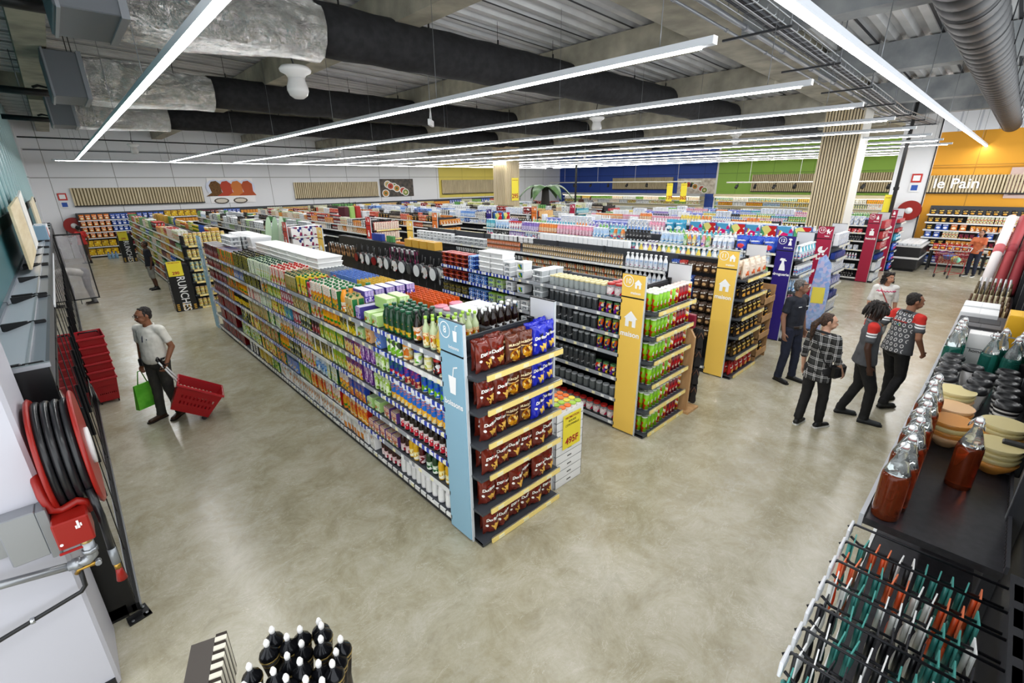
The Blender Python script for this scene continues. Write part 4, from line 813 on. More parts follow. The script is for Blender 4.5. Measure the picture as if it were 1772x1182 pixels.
gondola('gondola behind the crimson sign fourteen',X0(6),3.2,12.62,LV,[1.84],['w'],7)
gondola('gondola behind the crimson sign fifteen',X0(7),3.2,12.62,LV[:3]+[.13],[1.84],['w'],8)
far=['first','second','third','fourth','fifth','sixth','seventh','eighth']
gondola('far gondola beside the snack promotion stand',X0(0)+.05,15.75,28.4,LV,[1.84],['w'],20)
for k in range(1,8): gondola('%s gondola from the left in the far row'%far[k],X0(k),15.75,28.4 if k<6 else 26,LV[:3]+[.13],[1.84],['w'],20+k)
def endcap(lab,x0,yf,levels,rail,w=1.07,d=.44,top=1.98):
    t=thing('endcap_shelf',lab,'shelving',(x0,yf,0)); obj('base_plinth',MB().box(.02,w-.02,.02,d,0,.03,BLACK).box(.0,w,0.015,d,.0,.045,DARK),t)
    mb=MB().box(0,w,d-.03,d-.005,.03,top,CHAR).box(.0,.05,d-.06,d,.0,top+.02,BLACK).box(w-.05,w,d-.06,d,.0,top+.02,BLACK).box(0,w,d-.05,d-.02,top-.14,top-.02,DARK).box(.06,w-.06,d-.036,d-.03,top-.2,top-.19,STEEL); obj('back_panel',mb,t)
    for z in levels:
        sh=obj('shelf',MB().box(0,w,0,d-.03,z-.028,z-.004,SHM).add([(.01,0,z-.03),(.01,d-.03,z-.03),(.01,d-.03,z-.1),(w-.01,0,z-.03),(w-.01,d-.03,z-.03),(w-.01,d-.03,z-.1)],[(0,1,2),(5,4,3)],BLACK),t)
        mb=MB(); mb.box(0.1,w,-.016,0,z-.045,z+.006,RAILM[rail]); mb.box(0.1,w,-.01,0,z+.006,z+.016,STEEL)
        for q in (.18,.52,.86): mb.box(q,q+.07,-.02,-.016,z-.038,z-.004,TAGY)
        obj('price_rail',mb,sh)
    return t
EL8=[1.75,1.42,1.09,.76,.39,.05]
for k,lab,rl in ((0,'endcap shelf of crisps beside the pale blue sign','y'),(1,'endcap shelf of snack tubes beside the yellow sign ten','y'),(2,'endcap shelf of snack bags beside the yellow sign eleven','y'),(3,'endcap shelf of bottles beside the indigo sign twelve','w'),(4,'endcap shelf of white boxes beside crimson sign thirteen','w'),(6,'endcap shelf beside the crimson sign fourteen','w'),(7,'endcap shelf of washing powder beside crimson sign fifteen','w')):
    endcap(lab,X0(k)+.02,2.75,EL8,rl)
for k in range(0,8): endcap('far endcap shelf on the %s far gondola from left'%far[k],X0(k)+.06,15.3,EL8,'y' if k in (0,2,5) else 'w')
# aisle signs
SG={'blue':'8fb9cf','yellow':'fbcf5e','indigo':'2a1a78','crimson':'a81c40','red':'c03028','orange':'d8742c'}
def icon(mb,kind,cx,cz,s,put2,mt):
    P2=lambda pts: mb.add([put2(cx+x*s,cz+z*s) for x,z in pts],[tuple(range(len(pts)))],mt)
    def ring(x,z,r,w=.0):
        n=14; 
        mb.add([put2(cx+(x+r*q*math.cos(6.2832*i/n))*s,cz+(z+r*q*math.sin(6.2832*i/n))*s) for q in ((1,.0) if not w else (1,1-w)) for i in range(n)],[(i,(i+1)%n,n+(i+1)%n,n+i) for i in range(n)],mt)
    if kind=='cup': P2([(-.28,.35),(-.2,-.5),(.2,-.5),(.28,.35)]); P2([(.02,.35),(.08,.35),(.16,.78),(.1,.8)]); P2([(.1,.8),(.14,.74),(.42,.84),(.4,.9)])
    elif kind=='house': P2([(-.5,.05),(.5,.05),(0,.55)]); P2([(-.38,.05),(-.38,-.5),(-.12,-.5),(-.12,.05)]); P2([(.12,.05),(.12,-.5),(.38,-.5),(.38,.05)]); P2([(-.12,.05),(-.12,-.12),(.12,-.12),(.12,.05)])
    elif kind=='spray': P2([(-.3,-.6),(.3,-.6),(.22,-.1),(.1,.25),(-.1,.25),(-.22,-.1)]); P2([(-.12,.25),(.12,.25),(.12,.4),(-.12,.4)]); P2([(-.3,.4),(.2,.4),(.2,.62),(-.2,.66),(-.3,.56)]); P2([(.2,.5),(.32,.48),(.3,.36),(.24,.36)])
    elif kind=='pram': P2([(-.45,.0),(-.42,.25),(-.25,.45),(0,.5),(0,.05)]); P2([(-.45,0),(.4,.05),(.3,-.2),(.1,-.32),(-.2,-.32),(-.38,-.18)]); P2([(.3,.05),(.42,.05),(.6,.38),(.5,.4)]); ring(-.22,-.46,.13); ring(.2,-.46,.13)
    else: P2([(-.3,-.5),(.3,-.5),(.3,.1),(.16,.25),(-.16,.25),(-.3,.1)]); P2([(-.07,.25),(.07,.25),(.07,.42),(-.07,.42)]); P2([(-.25,.42),(.18,.42),(.18,.55),(-.2,.55)])
def aisle_sign(lab,x,y1,col,num,word,ic,h=2.2,wd=.32,zt=1.9,face=-1,back=None):
    """board facing -x, spanning y1-wd..y1"""
    t=thing('aisle_sign',lab,'aisle sign',(x,y1,0)); c=mat(SG[col],.45); mt=mat('ffffff',.4); BK=mat('d9d9dc',.5)
    xs=(-.012,.0) if face<0 else (0,.012)
    obj('lower_board',MB().box(xs[0],xs[1],-wd,0,.02,zt,c if face<0 else BK),t); obj('upper_board',MB().box(xs[0],xs[1],-wd,0,zt+.02,h,c if face<0 else BK),t)
    obj('frame',MB().box(.0,.02,-wd-.008,.0,h-.004,h+.006,BLACK).box(-.004,.02,-wd,0,zt,zt+.02,BLACK).box(0,.025,-wd-.012,-wd,.0,h,mat('cfd4d8',.4)).box(-.0,.025,-.004,.006,0,h,BLACK),t)
    if face<0:
        p2=lambda a,b: (-.0145,-a,b); mb=MB(); icon(mb,ic,wd*.5,zt-.27,.2,p2,mt); mb.text(word,.098 if len(word)<7 else .078,frame((-.0145,-wd*.5,zt-.47),(0,-1,0),(0,0,1)),mt,bold=.028); obj('lower_lettering',mb,t)
        mb=MB(); n=24; q=(wd*.28,h-.085,.075); mb.add([p2(q[0]+q[2]*f*math.cos(6.2832*i/n),q[1]+q[2]*f*math.sin(6.2832*i/n)) for f in (1,.88) for i in range(n)],[(i,(i+1)%n,n+(i+1)%n,n+i) for i in range(n)],mt)
        mb.text(num,.088,frame((-.0145,-q[0],q[1]),(0,-1,0),(0,0,1)),mt,bold=.02); icon(mb,ic,wd*.72,h-.11,.11,p2,mt); mb.text(word,.05 if len(word)<8 else .042,frame((-.0145,-wd*.64,h-.225),(0,-1,0),(0,0,1)),mt,bold=.02); obj('upper_lettering',mb,t)
    return t
SD=[(0,'blue','8','boissons','cup','tall pale blue aisle sign numbered eight'),(1,'yellow','10','maison','house','tall yellow aisle sign numbered ten'),(2,'yellow','11','maison','house','tall yellow aisle sign numbered eleven'),(3,'indigo','12','droguerie','spray','tall indigo aisle sign numbered twelve'),(4,'crimson','13','bébé','pram','tall crimson aisle sign numbered thirteen'),(6,'crimson','14','beauté','bottle','tall crimson aisle sign numbered fourteen'),(7,'crimson','15','beauté','bottle','tall crimson aisle sign numbered fifteen')]
for k,c,n,w,ic,lab in SD:
    aisle_sign(lab,X0(k),3.22,c,n,w,ic)
    aisle_sign('blank white back of the aisle board right of sign %s'%['eight','ten','eleven','twelve','thirteen','fourteen','fifteen'][k if k<5 else k-1],X0(k)+1.1,3.2,c,n,w,ic,face=1)
aisle_sign('pale blue aisle sign on the far end of drinks gondola',X0(0),12.98,'blue','8','boissons','cup')
for k,c,n,w,ic in ((1,'red','20','frais','bottle'),(2,'red','21','bio','bottle'),(3,'orange','22','sucré','bottle'),(4,'indigo','23','pain','bottle'),(5,'orange','24','lait','bottle'),(6,'crimson','25','soin','bottle')):
    aisle_sign('%s aisle sign on the %s far gondola'%(c,far[k]),X0(k),15.72,c,'',{'red':'','orange':''}.get(c,''),ic)
aisle_sign('yellow aisle sign at the far end of gondola ten',X0(1),12.98,'yellow','10','maison','house'); aisle_sign('yellow aisle sign at the far end of gondola eleven',X0(2),12.98,'yellow','11','maison','house')
# boards hung at the second far gondola and suitcases on top of the third
for i in range(3):
    t=thing('ironing_board','%s pale green ironing board hung high at the second far gondola'%['left','middle','right'][i],'ironing board',(4.5+.19*i,15.92,1.12)); IB=mat(['b4d0b0','a4c4a4','c4d8c0'][i],.6)
    q=MB(); q.M=Matrix.Rotation(.12,4,'Y'); pts=[(-.15,0),(.15,0),(.16,.8),(.12,1.1),(.05,1.24),(-.05,1.24),(-.12,1.1),(-.16,.8)]; q.M=q.M@frame((0,0,0),(1,0,0),(0,0,1)); q.prism([(x*.58,z) for x,z in pts],-.012,.012,IB); obj('board_top',q,t)
    q=MB(); q.tube([(-.05,.03,.1),(.1,.05,1.0)],.01,STEEL,6).tube([(.05,.03,.1),(.12,.05,1.0)],.01,STEEL,6); obj('folded_legs',q,t)
for i,(c,nm) in enumerate((('4a1420','dark maroon'),('9cc46a','lime green'),('a8241e','red'),('c8cacc','silver grey'))):
    t=thing('suitcase','%s suitcase standing on top of the third far gondola'%nm,'suitcase',(7.98+.24*i,17.9,1.86+(0 if i<3 else 0)),.2); h=.62 if i<3 else .42; SC=mat(c,.4); q=MB().box(-.11,.11,-.21,.21,.03,h,SC,.03)
    for z in range(5): q.box(-.115,.115,-.15+z*.07,-.12+z*.07,.06,h-.04,SC)
    obj('shell',q,t); obj('handle',MB().tube([(0,-.08,h),(0,-.08,h+.14),(0,.08,h+.14),(0,.08,h)],.012,DARK,6),t)
    for s in (-1,1): obj('wheel',MB().lathe([(.03,-.01),(.03,.01)],BLACK,10,c=(s*.08,.15,.03),axis='y'),t)
# ---------------------------------------------------------------- goods on the shelves
OR=['top','second','third','fourth','fifth','sixth','bottom']
D8=[
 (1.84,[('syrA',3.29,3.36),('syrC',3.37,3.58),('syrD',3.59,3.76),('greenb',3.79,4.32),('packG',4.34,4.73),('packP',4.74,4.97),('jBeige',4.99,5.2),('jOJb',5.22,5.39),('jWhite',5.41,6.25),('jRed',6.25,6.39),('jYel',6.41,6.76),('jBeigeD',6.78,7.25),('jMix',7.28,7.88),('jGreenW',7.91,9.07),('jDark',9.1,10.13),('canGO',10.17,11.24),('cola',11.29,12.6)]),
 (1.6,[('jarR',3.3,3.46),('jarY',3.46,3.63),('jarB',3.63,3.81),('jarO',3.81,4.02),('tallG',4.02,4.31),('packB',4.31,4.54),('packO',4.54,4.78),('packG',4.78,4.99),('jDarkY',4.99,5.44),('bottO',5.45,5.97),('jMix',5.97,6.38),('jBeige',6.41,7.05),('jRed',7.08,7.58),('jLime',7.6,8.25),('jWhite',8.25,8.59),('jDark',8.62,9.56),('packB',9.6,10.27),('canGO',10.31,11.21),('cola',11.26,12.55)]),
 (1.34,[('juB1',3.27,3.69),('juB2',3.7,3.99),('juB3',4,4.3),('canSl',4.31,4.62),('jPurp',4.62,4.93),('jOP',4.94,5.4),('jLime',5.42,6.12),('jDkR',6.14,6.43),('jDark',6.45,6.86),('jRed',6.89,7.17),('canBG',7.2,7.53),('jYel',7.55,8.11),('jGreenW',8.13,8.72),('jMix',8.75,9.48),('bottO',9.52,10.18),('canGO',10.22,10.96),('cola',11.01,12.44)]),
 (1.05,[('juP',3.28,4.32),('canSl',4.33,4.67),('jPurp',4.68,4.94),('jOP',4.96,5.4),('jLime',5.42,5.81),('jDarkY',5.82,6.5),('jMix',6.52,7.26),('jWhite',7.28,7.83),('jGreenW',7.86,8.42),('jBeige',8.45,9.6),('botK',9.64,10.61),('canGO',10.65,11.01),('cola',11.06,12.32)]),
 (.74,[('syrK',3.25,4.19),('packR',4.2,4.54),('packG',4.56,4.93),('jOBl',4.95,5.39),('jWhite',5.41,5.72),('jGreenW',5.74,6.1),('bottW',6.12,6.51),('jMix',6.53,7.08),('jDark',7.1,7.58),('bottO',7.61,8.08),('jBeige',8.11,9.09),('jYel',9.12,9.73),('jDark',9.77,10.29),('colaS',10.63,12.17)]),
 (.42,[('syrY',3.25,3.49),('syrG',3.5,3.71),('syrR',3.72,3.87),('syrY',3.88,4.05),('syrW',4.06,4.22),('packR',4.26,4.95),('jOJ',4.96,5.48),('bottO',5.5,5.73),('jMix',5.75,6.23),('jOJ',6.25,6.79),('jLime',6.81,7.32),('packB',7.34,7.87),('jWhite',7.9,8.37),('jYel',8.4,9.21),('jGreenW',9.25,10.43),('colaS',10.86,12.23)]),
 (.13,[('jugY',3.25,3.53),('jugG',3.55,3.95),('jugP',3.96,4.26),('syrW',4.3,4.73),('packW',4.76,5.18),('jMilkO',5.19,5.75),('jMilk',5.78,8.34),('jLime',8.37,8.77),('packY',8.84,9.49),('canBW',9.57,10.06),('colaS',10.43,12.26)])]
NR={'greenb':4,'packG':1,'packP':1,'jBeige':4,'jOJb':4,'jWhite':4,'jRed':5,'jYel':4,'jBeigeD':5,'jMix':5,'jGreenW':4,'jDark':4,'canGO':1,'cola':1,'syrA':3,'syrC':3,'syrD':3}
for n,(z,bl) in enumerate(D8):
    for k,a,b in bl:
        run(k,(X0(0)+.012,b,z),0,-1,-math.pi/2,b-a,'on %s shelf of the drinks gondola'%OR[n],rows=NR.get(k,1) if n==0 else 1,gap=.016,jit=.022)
# right half of the top of the drinks gondola
run('packP',(2.33,4.97,1.98),1,0,0,.7,'lying across the top of the drinks gondola'); run('packG',(2.36,4.52,1.97),1,0,0,.34,'laid behind the dark green bottles on drinks gondola')
e8='on the top of drinks gondola behind the crisps'
run('syrC',(2.28,3.3,1.84),1,0,0,.42,e8,rows=2); run('sodB',(2.74,3.3,1.84),1,0,0,.5,e8,rows=2)
run('pink',(2.8,4.0,1.86),1,0,0,.42,'on the back of the drinks gondola top',rows=2,layers=1); run('boxC',(2.82,3.5,1.86),1,0,0,.42,'stacked on drinks gondola top beside pink lids',rows=3,layers=2)
def pegs(keys,x,y0,y1,z,rz,deep,dy,where,dx=.055,sgn=1):
    y=y0; i=0
    while y<y1:
        k=keys[i%len(keys)] if isinstance(keys,list) else keys
        for r in range(deep): put(k,(x+sgn*dx*r,y,z),rz+RN.uniform(-.12,.12),mklab(k,where),'%s, %s'%(P[k]['look'],where))
        y+=dy; i+=1
wp='hung on back of drinks gondola'
for k,c,nm in (('pkO','d8601c','orange'),('pkY','dcb838','yellow'),('pkB','5c84cc','blue'),('pkS','a0a6ac','steel grey'),('pkK','26282c','black')):
    proto(k,'blister_pack','blister pack','%s utensil pack with white header'%nm,.1,.03,.24,[(None,MB().box(-.045,.045,-.006,.006,-.2,-.045,mat(c,.4)).box(-.045,.045,-.02,-.006,-.17,-.06,mat(c,.3))),('header_card',MB().box(-.045,.045,-.005,.005,-.045,.02,mat(c if k!='pkK' else 'c8c8c8',.4)))])
for k,a,b in (('pkO',4.35,5.35),('pkY',5.4,6.25),('pkB',6.3,7.1),('pkS',7.15,8.1),('pkK',8.15,9.3)): pegs(k,2.84,a,b,2.0,math.pi/2,7,.11,wp,.06)
run('bigW',(2.75,10.9,1.86),1,0,0,.45,'stacked high on back of drinks gondola',rows=5,layers=2,drow=.34); run('flatW',(2.76,7.5,1.86),1,0,0,.5,'in the white pile on drinks gondola',rows=7,layers=4,drow=.46)
run('boxC',(2.45,11.2,2.0),1,0,0,.44,'on drinks gondola far end',rows=5,layers=3)
# endcap of crisps
rows8=[['doriB0','doriB1','munch0','munch1','doriU0','doriU1'],['doriB0','doriB2','munch0','munch1','doriU0','doriU1'],['doriB1','doriB0','munch1','munch0','doriU1','doriU0'],['doriB0','doriB1','doriB2','doriB0','doriB2','doriB1'],['doriB1','doriB0','doriB2','doriB1','doriB0','doriB2'],['doriB2','doriB1','doriB0','doriB1','doriB2','doriB0']]
on=['top','second','third','fourth','fifth','bottom']
for z,ks,o_ in zip(EL8,rows8,on):
    n=len(ks)
    for r in range(2):
        for i,k in enumerate(ks):
            if r==1 and i>=n-1 and z>1.6: pass
            put(k,(2.27+(i+.5)*.955/n+RN.uniform(-.012,.012)+r*.03,2.825+r*.11+RN.uniform(-.01,.045)+.012*(i%2),z),RN.uniform(-.25,.1),mklab(k,'on %s shelf of the crisps endcap'%o_),'%s, %s crisps shelf'%(P[k]['look'],o_))
# endcap ten
for z,o_ in zip(EL8,on):
    w='on %s endcap shelf by sign ten'%o_
    run('prG',(5.06,2.78,z),1,0,0,.36,w,rows=3); run(['prM','prG'],(5.43,2.8,z),1,0,0,.25,w,rows=2); run('prR',(5.69,2.8,z),1,0,0,.26,w,rows=2); run('prM',(5.96,2.8,z),1,0,0,.09,w,rows=2)
for z,o_,k,rw,ly in zip(EL8,on,('bagX','bagC','bagY','bagC','bagY','bagR'),(2,2,2,2,2,2),(1,1,1,1,1,1)): run(k,(7.83,2.79,z),1,0,0,1.0,'on %s endcap shelf by sign eleven'%o_,rows=rw)
for z,o_,k in zip(EL8,on,('liqW','tliqW','sprB','liqP','liqG','bxW')): run([k,'liqT'] if k=='liqW' else k,(10.64,2.78,z),1,0,0,1.0,'on %s endcap shelf by sign twelve'%o_,rows=2)
for z,o_,k in zip(EL8,on,('bxW','bxU','bxW','bxL','bxU','bxW')): run(k,(13.44,2.78,z),1,0,0,1.0,'on %s endcap shelf by sign thirteen'%o_,rows=1,layers=2 if k=='bxW' else 1)
for z,o_,k in zip(EL8,on,('bxR','bxR','bxR','bxU','bxW','bxW')): run(k,(19.04,2.78,z),1,0,0,1.0,'on %s endcap shelf by sign fourteen'%o_,layers=2 if z!=.76 else 1)
for z,o_,k in zip(EL8,on,('bxR','bxR','detT','detB','detB','detB')): run(k,(21.84,2.78,z),1,0,0,1.0,'on %s endcap shelf by sign fifteen'%o_)
# gondola ten, left side
G10={0:[('gjarR',3.25,3.5),('gjar',3.5,4.5),('boxC',4.55,4.85)],1:[('tinC',3.25,3.62),('gjarD',3.62,4.5),('boxC',4.55,4.85)],2:[('tinP',3.25,3.62),('gjarD',3.62,4.05),('gjarT',4.05,4.5),('tubW',4.55,5.1)],3:[('tinP',3.25,3.62),('gjarD',3.62,4.05),('gjarT',4.05,4.5),('tubW',4.55,5.1)],4:[('tinC',3.25,3.62),('gjarT',3.62,4.5),('boxC',4.55,5.1)],5:[('gjarS',3.25,4.5),('boxC',4.55,5.1)],6:[('gjarR',3.25,4.5),('boxC',4.55,5.1)]}
for n,z in enumerate(LV10):
    for k,a,b in G10[n]: run(k,(X0(1)+.012,b,z),0,-1,-math.pi/2,b-a,'on %s shelf of gondola ten'%OR[n],rows=3 if n==0 else 1,layers=2 if k in('boxC','tubW') else 1)
F10=[(0,[('boxL',4.88,5.2,2,1),('tubW',5.2,5.5,3,2),('boxW',5.5,6.12,4,1),('tubB',6.14,6.42,3,2),('tubR',6.44,7.2,3,2)]),(1,[('boxL',4.88,5.2,1,1),('tubW',5.2,5.46,2,1),('tubG',5.46,5.9,2,1),('tubB',5.9,6.42,2,1),('tubR',6.44,7.2,2,1)]),(2,[('boxL',5.1,5.3,1,1),('tubW',5.3,5.46,2,1),('tubG',5.46,5.9,2,1),('tubB',5.9,6.42,2,1),('tubN',6.44,7.2,2,1)]),(3,[('tubG',5.46,5.9,2,1),('tubB',5.9,6.42,2,1),('tubN',6.44,7.2,2,1)])]
for n,bl in F10:
    for k,a,b,ly,rw in bl: run(k,(X0(1)+.012,b,LV10[n]),0,-1,-math.pi/2,b-a,'on %s shelf of gondola ten'%OR[n],rows=rw,layers=ly)
pegs(['panW','panK','panW','panS'],5.02,7.5,9.2,1.92,-math.pi/2,2,.29,'hung in upper row on gondola ten',.12)
pegs(['panW','panK','panR'],5.02,9.3,10.9,1.92,-math.pi/2,2,.29,'in far upper row of gondola ten',.12)
pegs(['panR','panW','panK'],5.02,7.5,10.9,1.46,-math.pi/2,1,.3,'hung in lower row on gondola ten',.12)
pegs(['utM','utK'],5.05,8.2,9.2,2.0,-math.pi/2,2,.1,'above the pans on gondola ten'); pegs(['utN','utN','utK'],5.05,10.95,12.5,1.85,-math.pi/2,2,.1,'at far end of gondola ten'); pegs(['utS','utK'],5.05,7.2,7.5,1.7,-math.pi/2,2,.08,'between tubs and pans on gondola ten')
run('utK',(5.55,3.3,1.85),0,1,math.pi/2,.01,'x') if 0 else None
run('bxY',(5.6,8.0,1.84),0,1,math.pi/2,1.2,'on the back of gondola ten'); run('bxG',(5.6,9.9,1.84),0,1,math.pi/2,.4,'on the back of gondola ten',layers=2); run('bxO',(5.6,9.3,1.84),0,1,math.pi/2,.5,'on the back of gondola ten',layers=1); run('bxU',(5.6,10.4,1.84),0,1,math.pi/2,.5,'on the back of gondola ten',layers=2)
run('tubW',(5.56,3.4,1.84),0,1,math.pi/2,3.4,'along the back of gondola ten',rows=2,layers=1)
# gondola eleven
for n,z in enumerate((1.97,1.72,1.5,1.28,1.06,.84)):
    w='in %s row of hooks by sign eleven'%['top','second','third','fourth','fifth','lowest'][n]
    for y,k in ((3.32,'cofB'),(3.46,'cofB'),(3.6,'cofB'),(3.74,'cofU' if n else 'cofB'),(3.9,'cofU' if n!=0 else 'cofR'),(4.05,'cofU')):
        if n>3 and y>3.8: continue
        for r in range(2): put(k,(7.9+.07*r,y,z-.2),-math.pi/2+RN.uniform(-.06,.06),mklab(k,w),'%s, %s'%(P[k]['look'],w))
for n,z in enumerate((1.72,1.4,1.05)):
    w='on %s shelf of gondola eleven'%['upper','middle','lower'][n]
    run('liqW',(7.8,5.05,z),0,-1,-math.pi/2,.9,w,layers=1); 
    if n<2: run(['spice','spice','spice','spiceO'] if n else 'spice',(7.8,7.9,z),0,-1,-math.pi/2,2.8,w,layers=2,gap=.012)
    if n==0: run('spiceO',(7.8,9.2,z),0,-1,-math.pi/2,1.2,w,layers=2); run('utK',(7.8,9.3,z),0,1,0,.01,w) if 0 else None
run('boxC',(7.8,10.6,1.72),0,-1,-math.pi/2,1.3,'on upper shelf of gondola eleven',layers=2); run('tubW',(7.8,12.5,1.72),0,-1,-math.pi/2,1.8,'on upper shelf of gondola eleven',layers=3)
pegs(['utK','utS'],7.9,8.0,10.6,1.6,-math.pi/2,1,.1,'in front of gondola eleven')
run(['liqY','liqW'],(8.4,3.4,1.84),0,1,math.pi/2,1.8,'on the back of gondola eleven'); run('bxW',(8.4,5.3,1.84),0,1,math.pi/2,2.5,'on the back of gondola eleven',layers=2); run('tubW',(8.4,8,1.84),0,1,math.pi/2,1.6,'on the far back of gondola eleven',layers=2); run('gjar',(8.4,9.7,1.84),0,1,math.pi/2,2.4,'on the far back of gondola eleven',layers=1)
# cleaning gondola and beyond: short blocks drawn from what each aisle sells
def fill(k,x,levels,y0,y1,pal,where,side=-1,seed=0,rows=(1,1),blk=(.35,.8),rowtop=2):
    R=rnd(seed)
    for n,z in enumerate(levels):
        y=y0
        while y<y1-.15:
            L=min(R.uniform(*blk),y1-y); key=R.choice(pal); h=P[key]['h']; room=.23 if n else .3
            ly=max(1,int(room/h)) if P[key]['name'] in('care_box','food_can','fruit_pot','food_tub','food_box','food_jar','storage_box','drink_multipack','nappy_box','lidded_bowl') else 1
            w='on %s shelf of %s'%(OR[n],where)
            if side<0: run(key,(x+.012,y+L,z),0,-1,-math.pi/2,L-.02,w,rows=rowtop if n==0 else 1,layers=min(ly,3),gap=.012)
            elif side==1: run(key,(x-.012,y,z),0,1,math.pi/2,L-.02,w,rows=1,layers=min(ly,3),gap=.012)
            else: run(key,(y,x,z),1,0,0,L-.02,w,rows=rowtop if n==0 else 1,layers=min(ly,3),gap=.012)
            y+=L
CL=['liqW','liqU','liqG','liqP','liqO','liqT','liqV','sprW','sprB','liqK']; TO=['t'+w[0] for w in W_]+['bxW','bxL']
FD=['bxO','bxY','bxG','canR','canY','canG','pot','jarR','jarY','food','prM','bagO','bagU']
run('detB',(X0(3)+.02,4.1,1.84),0,-1,-math.pi/2,.85,'on gondola twelve top shelf beside the indigo sign',rows=2)
run('liqW',(X0(3)+.02,4.6,1.84),0,-1,-math.pi/2,.45,'on top shelf of gondola twelve',rows=3); run(['liqG','liqO','liqY','liqU','liqP'],(X0(3)+.02,5.3,1.84),0,-1,-math.pi/2,.65,'on top shelf of gondola twelve',rows=2); run('sprB',(X0(3)+.02,5.9,1.84),0,-1,-math.pi/2,.55,'on top shelf of gondola twelve',rows=3); run('liqK',(X0(3)+.02,6.9,1.84),0,-1,-math.pi/2,.7,'on top shelf of gondola twelve',rows=2); run(['liqT','liqO'],(X0(3)+.02,7.4,1.84),0,-1,-math.pi/2,.45,'on top shelf of gondola twelve',rows=2)
fill(3,X0(3),[1.84],7.5,12.5,CL,'the cleaning gondola',seed=51,rowtop=3); fill(3,X0(3),[1.6,1.34],3.3,12.5,CL,'the cleaning gondola run',seed=52)
run('toy',(13.45,3.35,2.02),1,0,0,.01,'x') if 0 else None
run(['toy','toyB'],(X0(4)+.16,3.4,1.84),0,1,-math.pi/2,3.2,'on top of gondola thirteen') if 0 else None
run(['toy','toyB'],(X0(4)+.15,6.6,1.84),0,-1,-math.pi/2,3.2,'on top of gondola thirteen'); fill(4,X0(4),[1.84],6.7,12.5,['bxL','detT','bxW','liqP'],'gondola thirteen',seed=53,rowtop=2); fill(4,X0(4),[1.6,1.34],3.3,12.5,['bxL','bxW','liqP','liqW','detT'],'gondola thirteen',seed=54)
fill(5,X0(5)+.3,[1.84,1.6,1.34],5.3,12.5,['tliqO','tliqY','tliqW','tliqK','tliqP','liqO','liqY'],'gondola behind the column',seed=55,rowtop=2)
fill(6,X0(6),LV,3.3,4.6,['tliqK','tliqW','tliqO','bxR','bxW'],'gondola fourteen',seed=56,rowtop=1); fill(6,X0(6),[1.84,1.6,1.34],4.6,12.5,TO,'gondola fourteen',seed=57,rowtop=2); fill(7,X0(7),[1.84,1.6],3.3,12.5,TO,'gondola fifteen',seed=58)
for k,pal,sd in ((3,CL,61),(4,['liqW','bxW','bxL'],62),(5,TO,63),(6,TO,64),(7,TO,65)): fill(k,X0(k)+1.09+(.3 if k==5 else 0),[1.84],5.3 if k==5 else 3.3,12.5,pal,'the back of gondola %s'%['','','','twelve','thirteen','behind the column','fourteen','fifteen'][k],side=1,seed=sd)
# far row
fill(0,X0(0)+.05,LV,15.8,28.3,FD+['bxO','jMix','canG','bxP'],'the far left gondola',seed=70,rowtop=3,blk=(.5,1.1))
FP=[None,['tubG','tubW','liqW','bxG','canBW','boxC','spir'],['tubW','bxO','food','jWhite','canBW','jarR'],['spir','canR','tubW','bxO','bagC','food'],['tubB','bxW','liqU','liqW','canBW'],['spir','food','tubW','jarR','pot','bxW'],['bxG','spir','food','tubW','liqW','jarY'],['food','tubW','spir','jarR','bxW']]
for k in range(1,8): fill(k,X0(k),[1.84,1.6],15.8,28.2 if k<6 else 25.8,FP[k],'the %s far gondola'%far[k],seed=70+k,blk=(.3,.8),rowtop=2)
for k in range(0,8): fill(k,X0(k)+1.09,[1.84],15.8,28.2 if k<6 else 25.8,FP[k] or FD,'back of the %s far gondola'%far[k],side=1,seed=90+k,blk=(.3,.9))
for n,(z,key) in enumerate(zip(EL8,('pot','pot','potB','potB','pot','pot'))): run([key],(X0(0)+.1,15.33,z),1,0,0,1.0,'on %s shelf of far left endcap'%on[n],layers=2 if n else 3,rows=1)
EP=[None,'paper','jMix','bxO','toyB','jOJ','liqT','bxR']
boxgood('paper','large white paper roll pack with maroon print',LB('paper pack','f0eeee',['f4f4f4','8a1c48','f4f4f4','2c3478'],13,240,1.3),mat('f0f0f0',.5),.32,.3,.3,'paper_pack','paper pack')
for k in range(1,8): 
    for n,z in enumerate(EL8[:3]): run(EP[k],(X0(k)+.1,15.33,z),1,0,0,.98,'on %s shelf of the %s far endcap'%(on[n],far[k]))
# wall shelving at the back
t=thing('shelving_unit','long wall shelving under the slat boards on back wall','shelving',(.55,30.55,0)); Lb=30.0
obj('base_plinth',MB().box(0,Lb,.02,.62,0,.1,BLACK),t); obj('back_panel',MB().box(0,Lb,.6,.63,.1,2.1,CHAR),t)
LB_=[1.78,1.5,1.22,.94,.52,.12]
for z in LB_:
    sh=obj('shelf',MB().box(0,Lb,0,.6,z-.03,z-.004,SHM),t); obj('price_rail',MB().box(0,Lb,-.012,0,z-.045,z,RAILM['w']),sh)
obj('side_panel',MB().box(-.03,0,0,.63,0,2.1,BLACK),t)
for n,z in enumerate(LB_):
    w='on %s shelf of the back wall shelving'%['top','second','third','fourth','fifth','bottom'][n]
    run('bagO' if n<4 else 'bxY',(.58,30.57,z),1,0,0,1.15,w); run('bagU' if n<3 else ('bagM' if n<4 else 'bxP'),(1.75,30.57,z),1,0,0,1.0,w)
fill(0,30.57,[1.78,1.5],2.8,9,['bagO','bagU','bxO','bagM','bxY'],'back wall shelving',side=0,seed=120,rowtop=1,blk=(.8,1.5)); fill(0,30.57,[1.78],9,30,FD,'back wall shelving',side=0,seed=121,rowtop=1,blk=(.8,1.6))
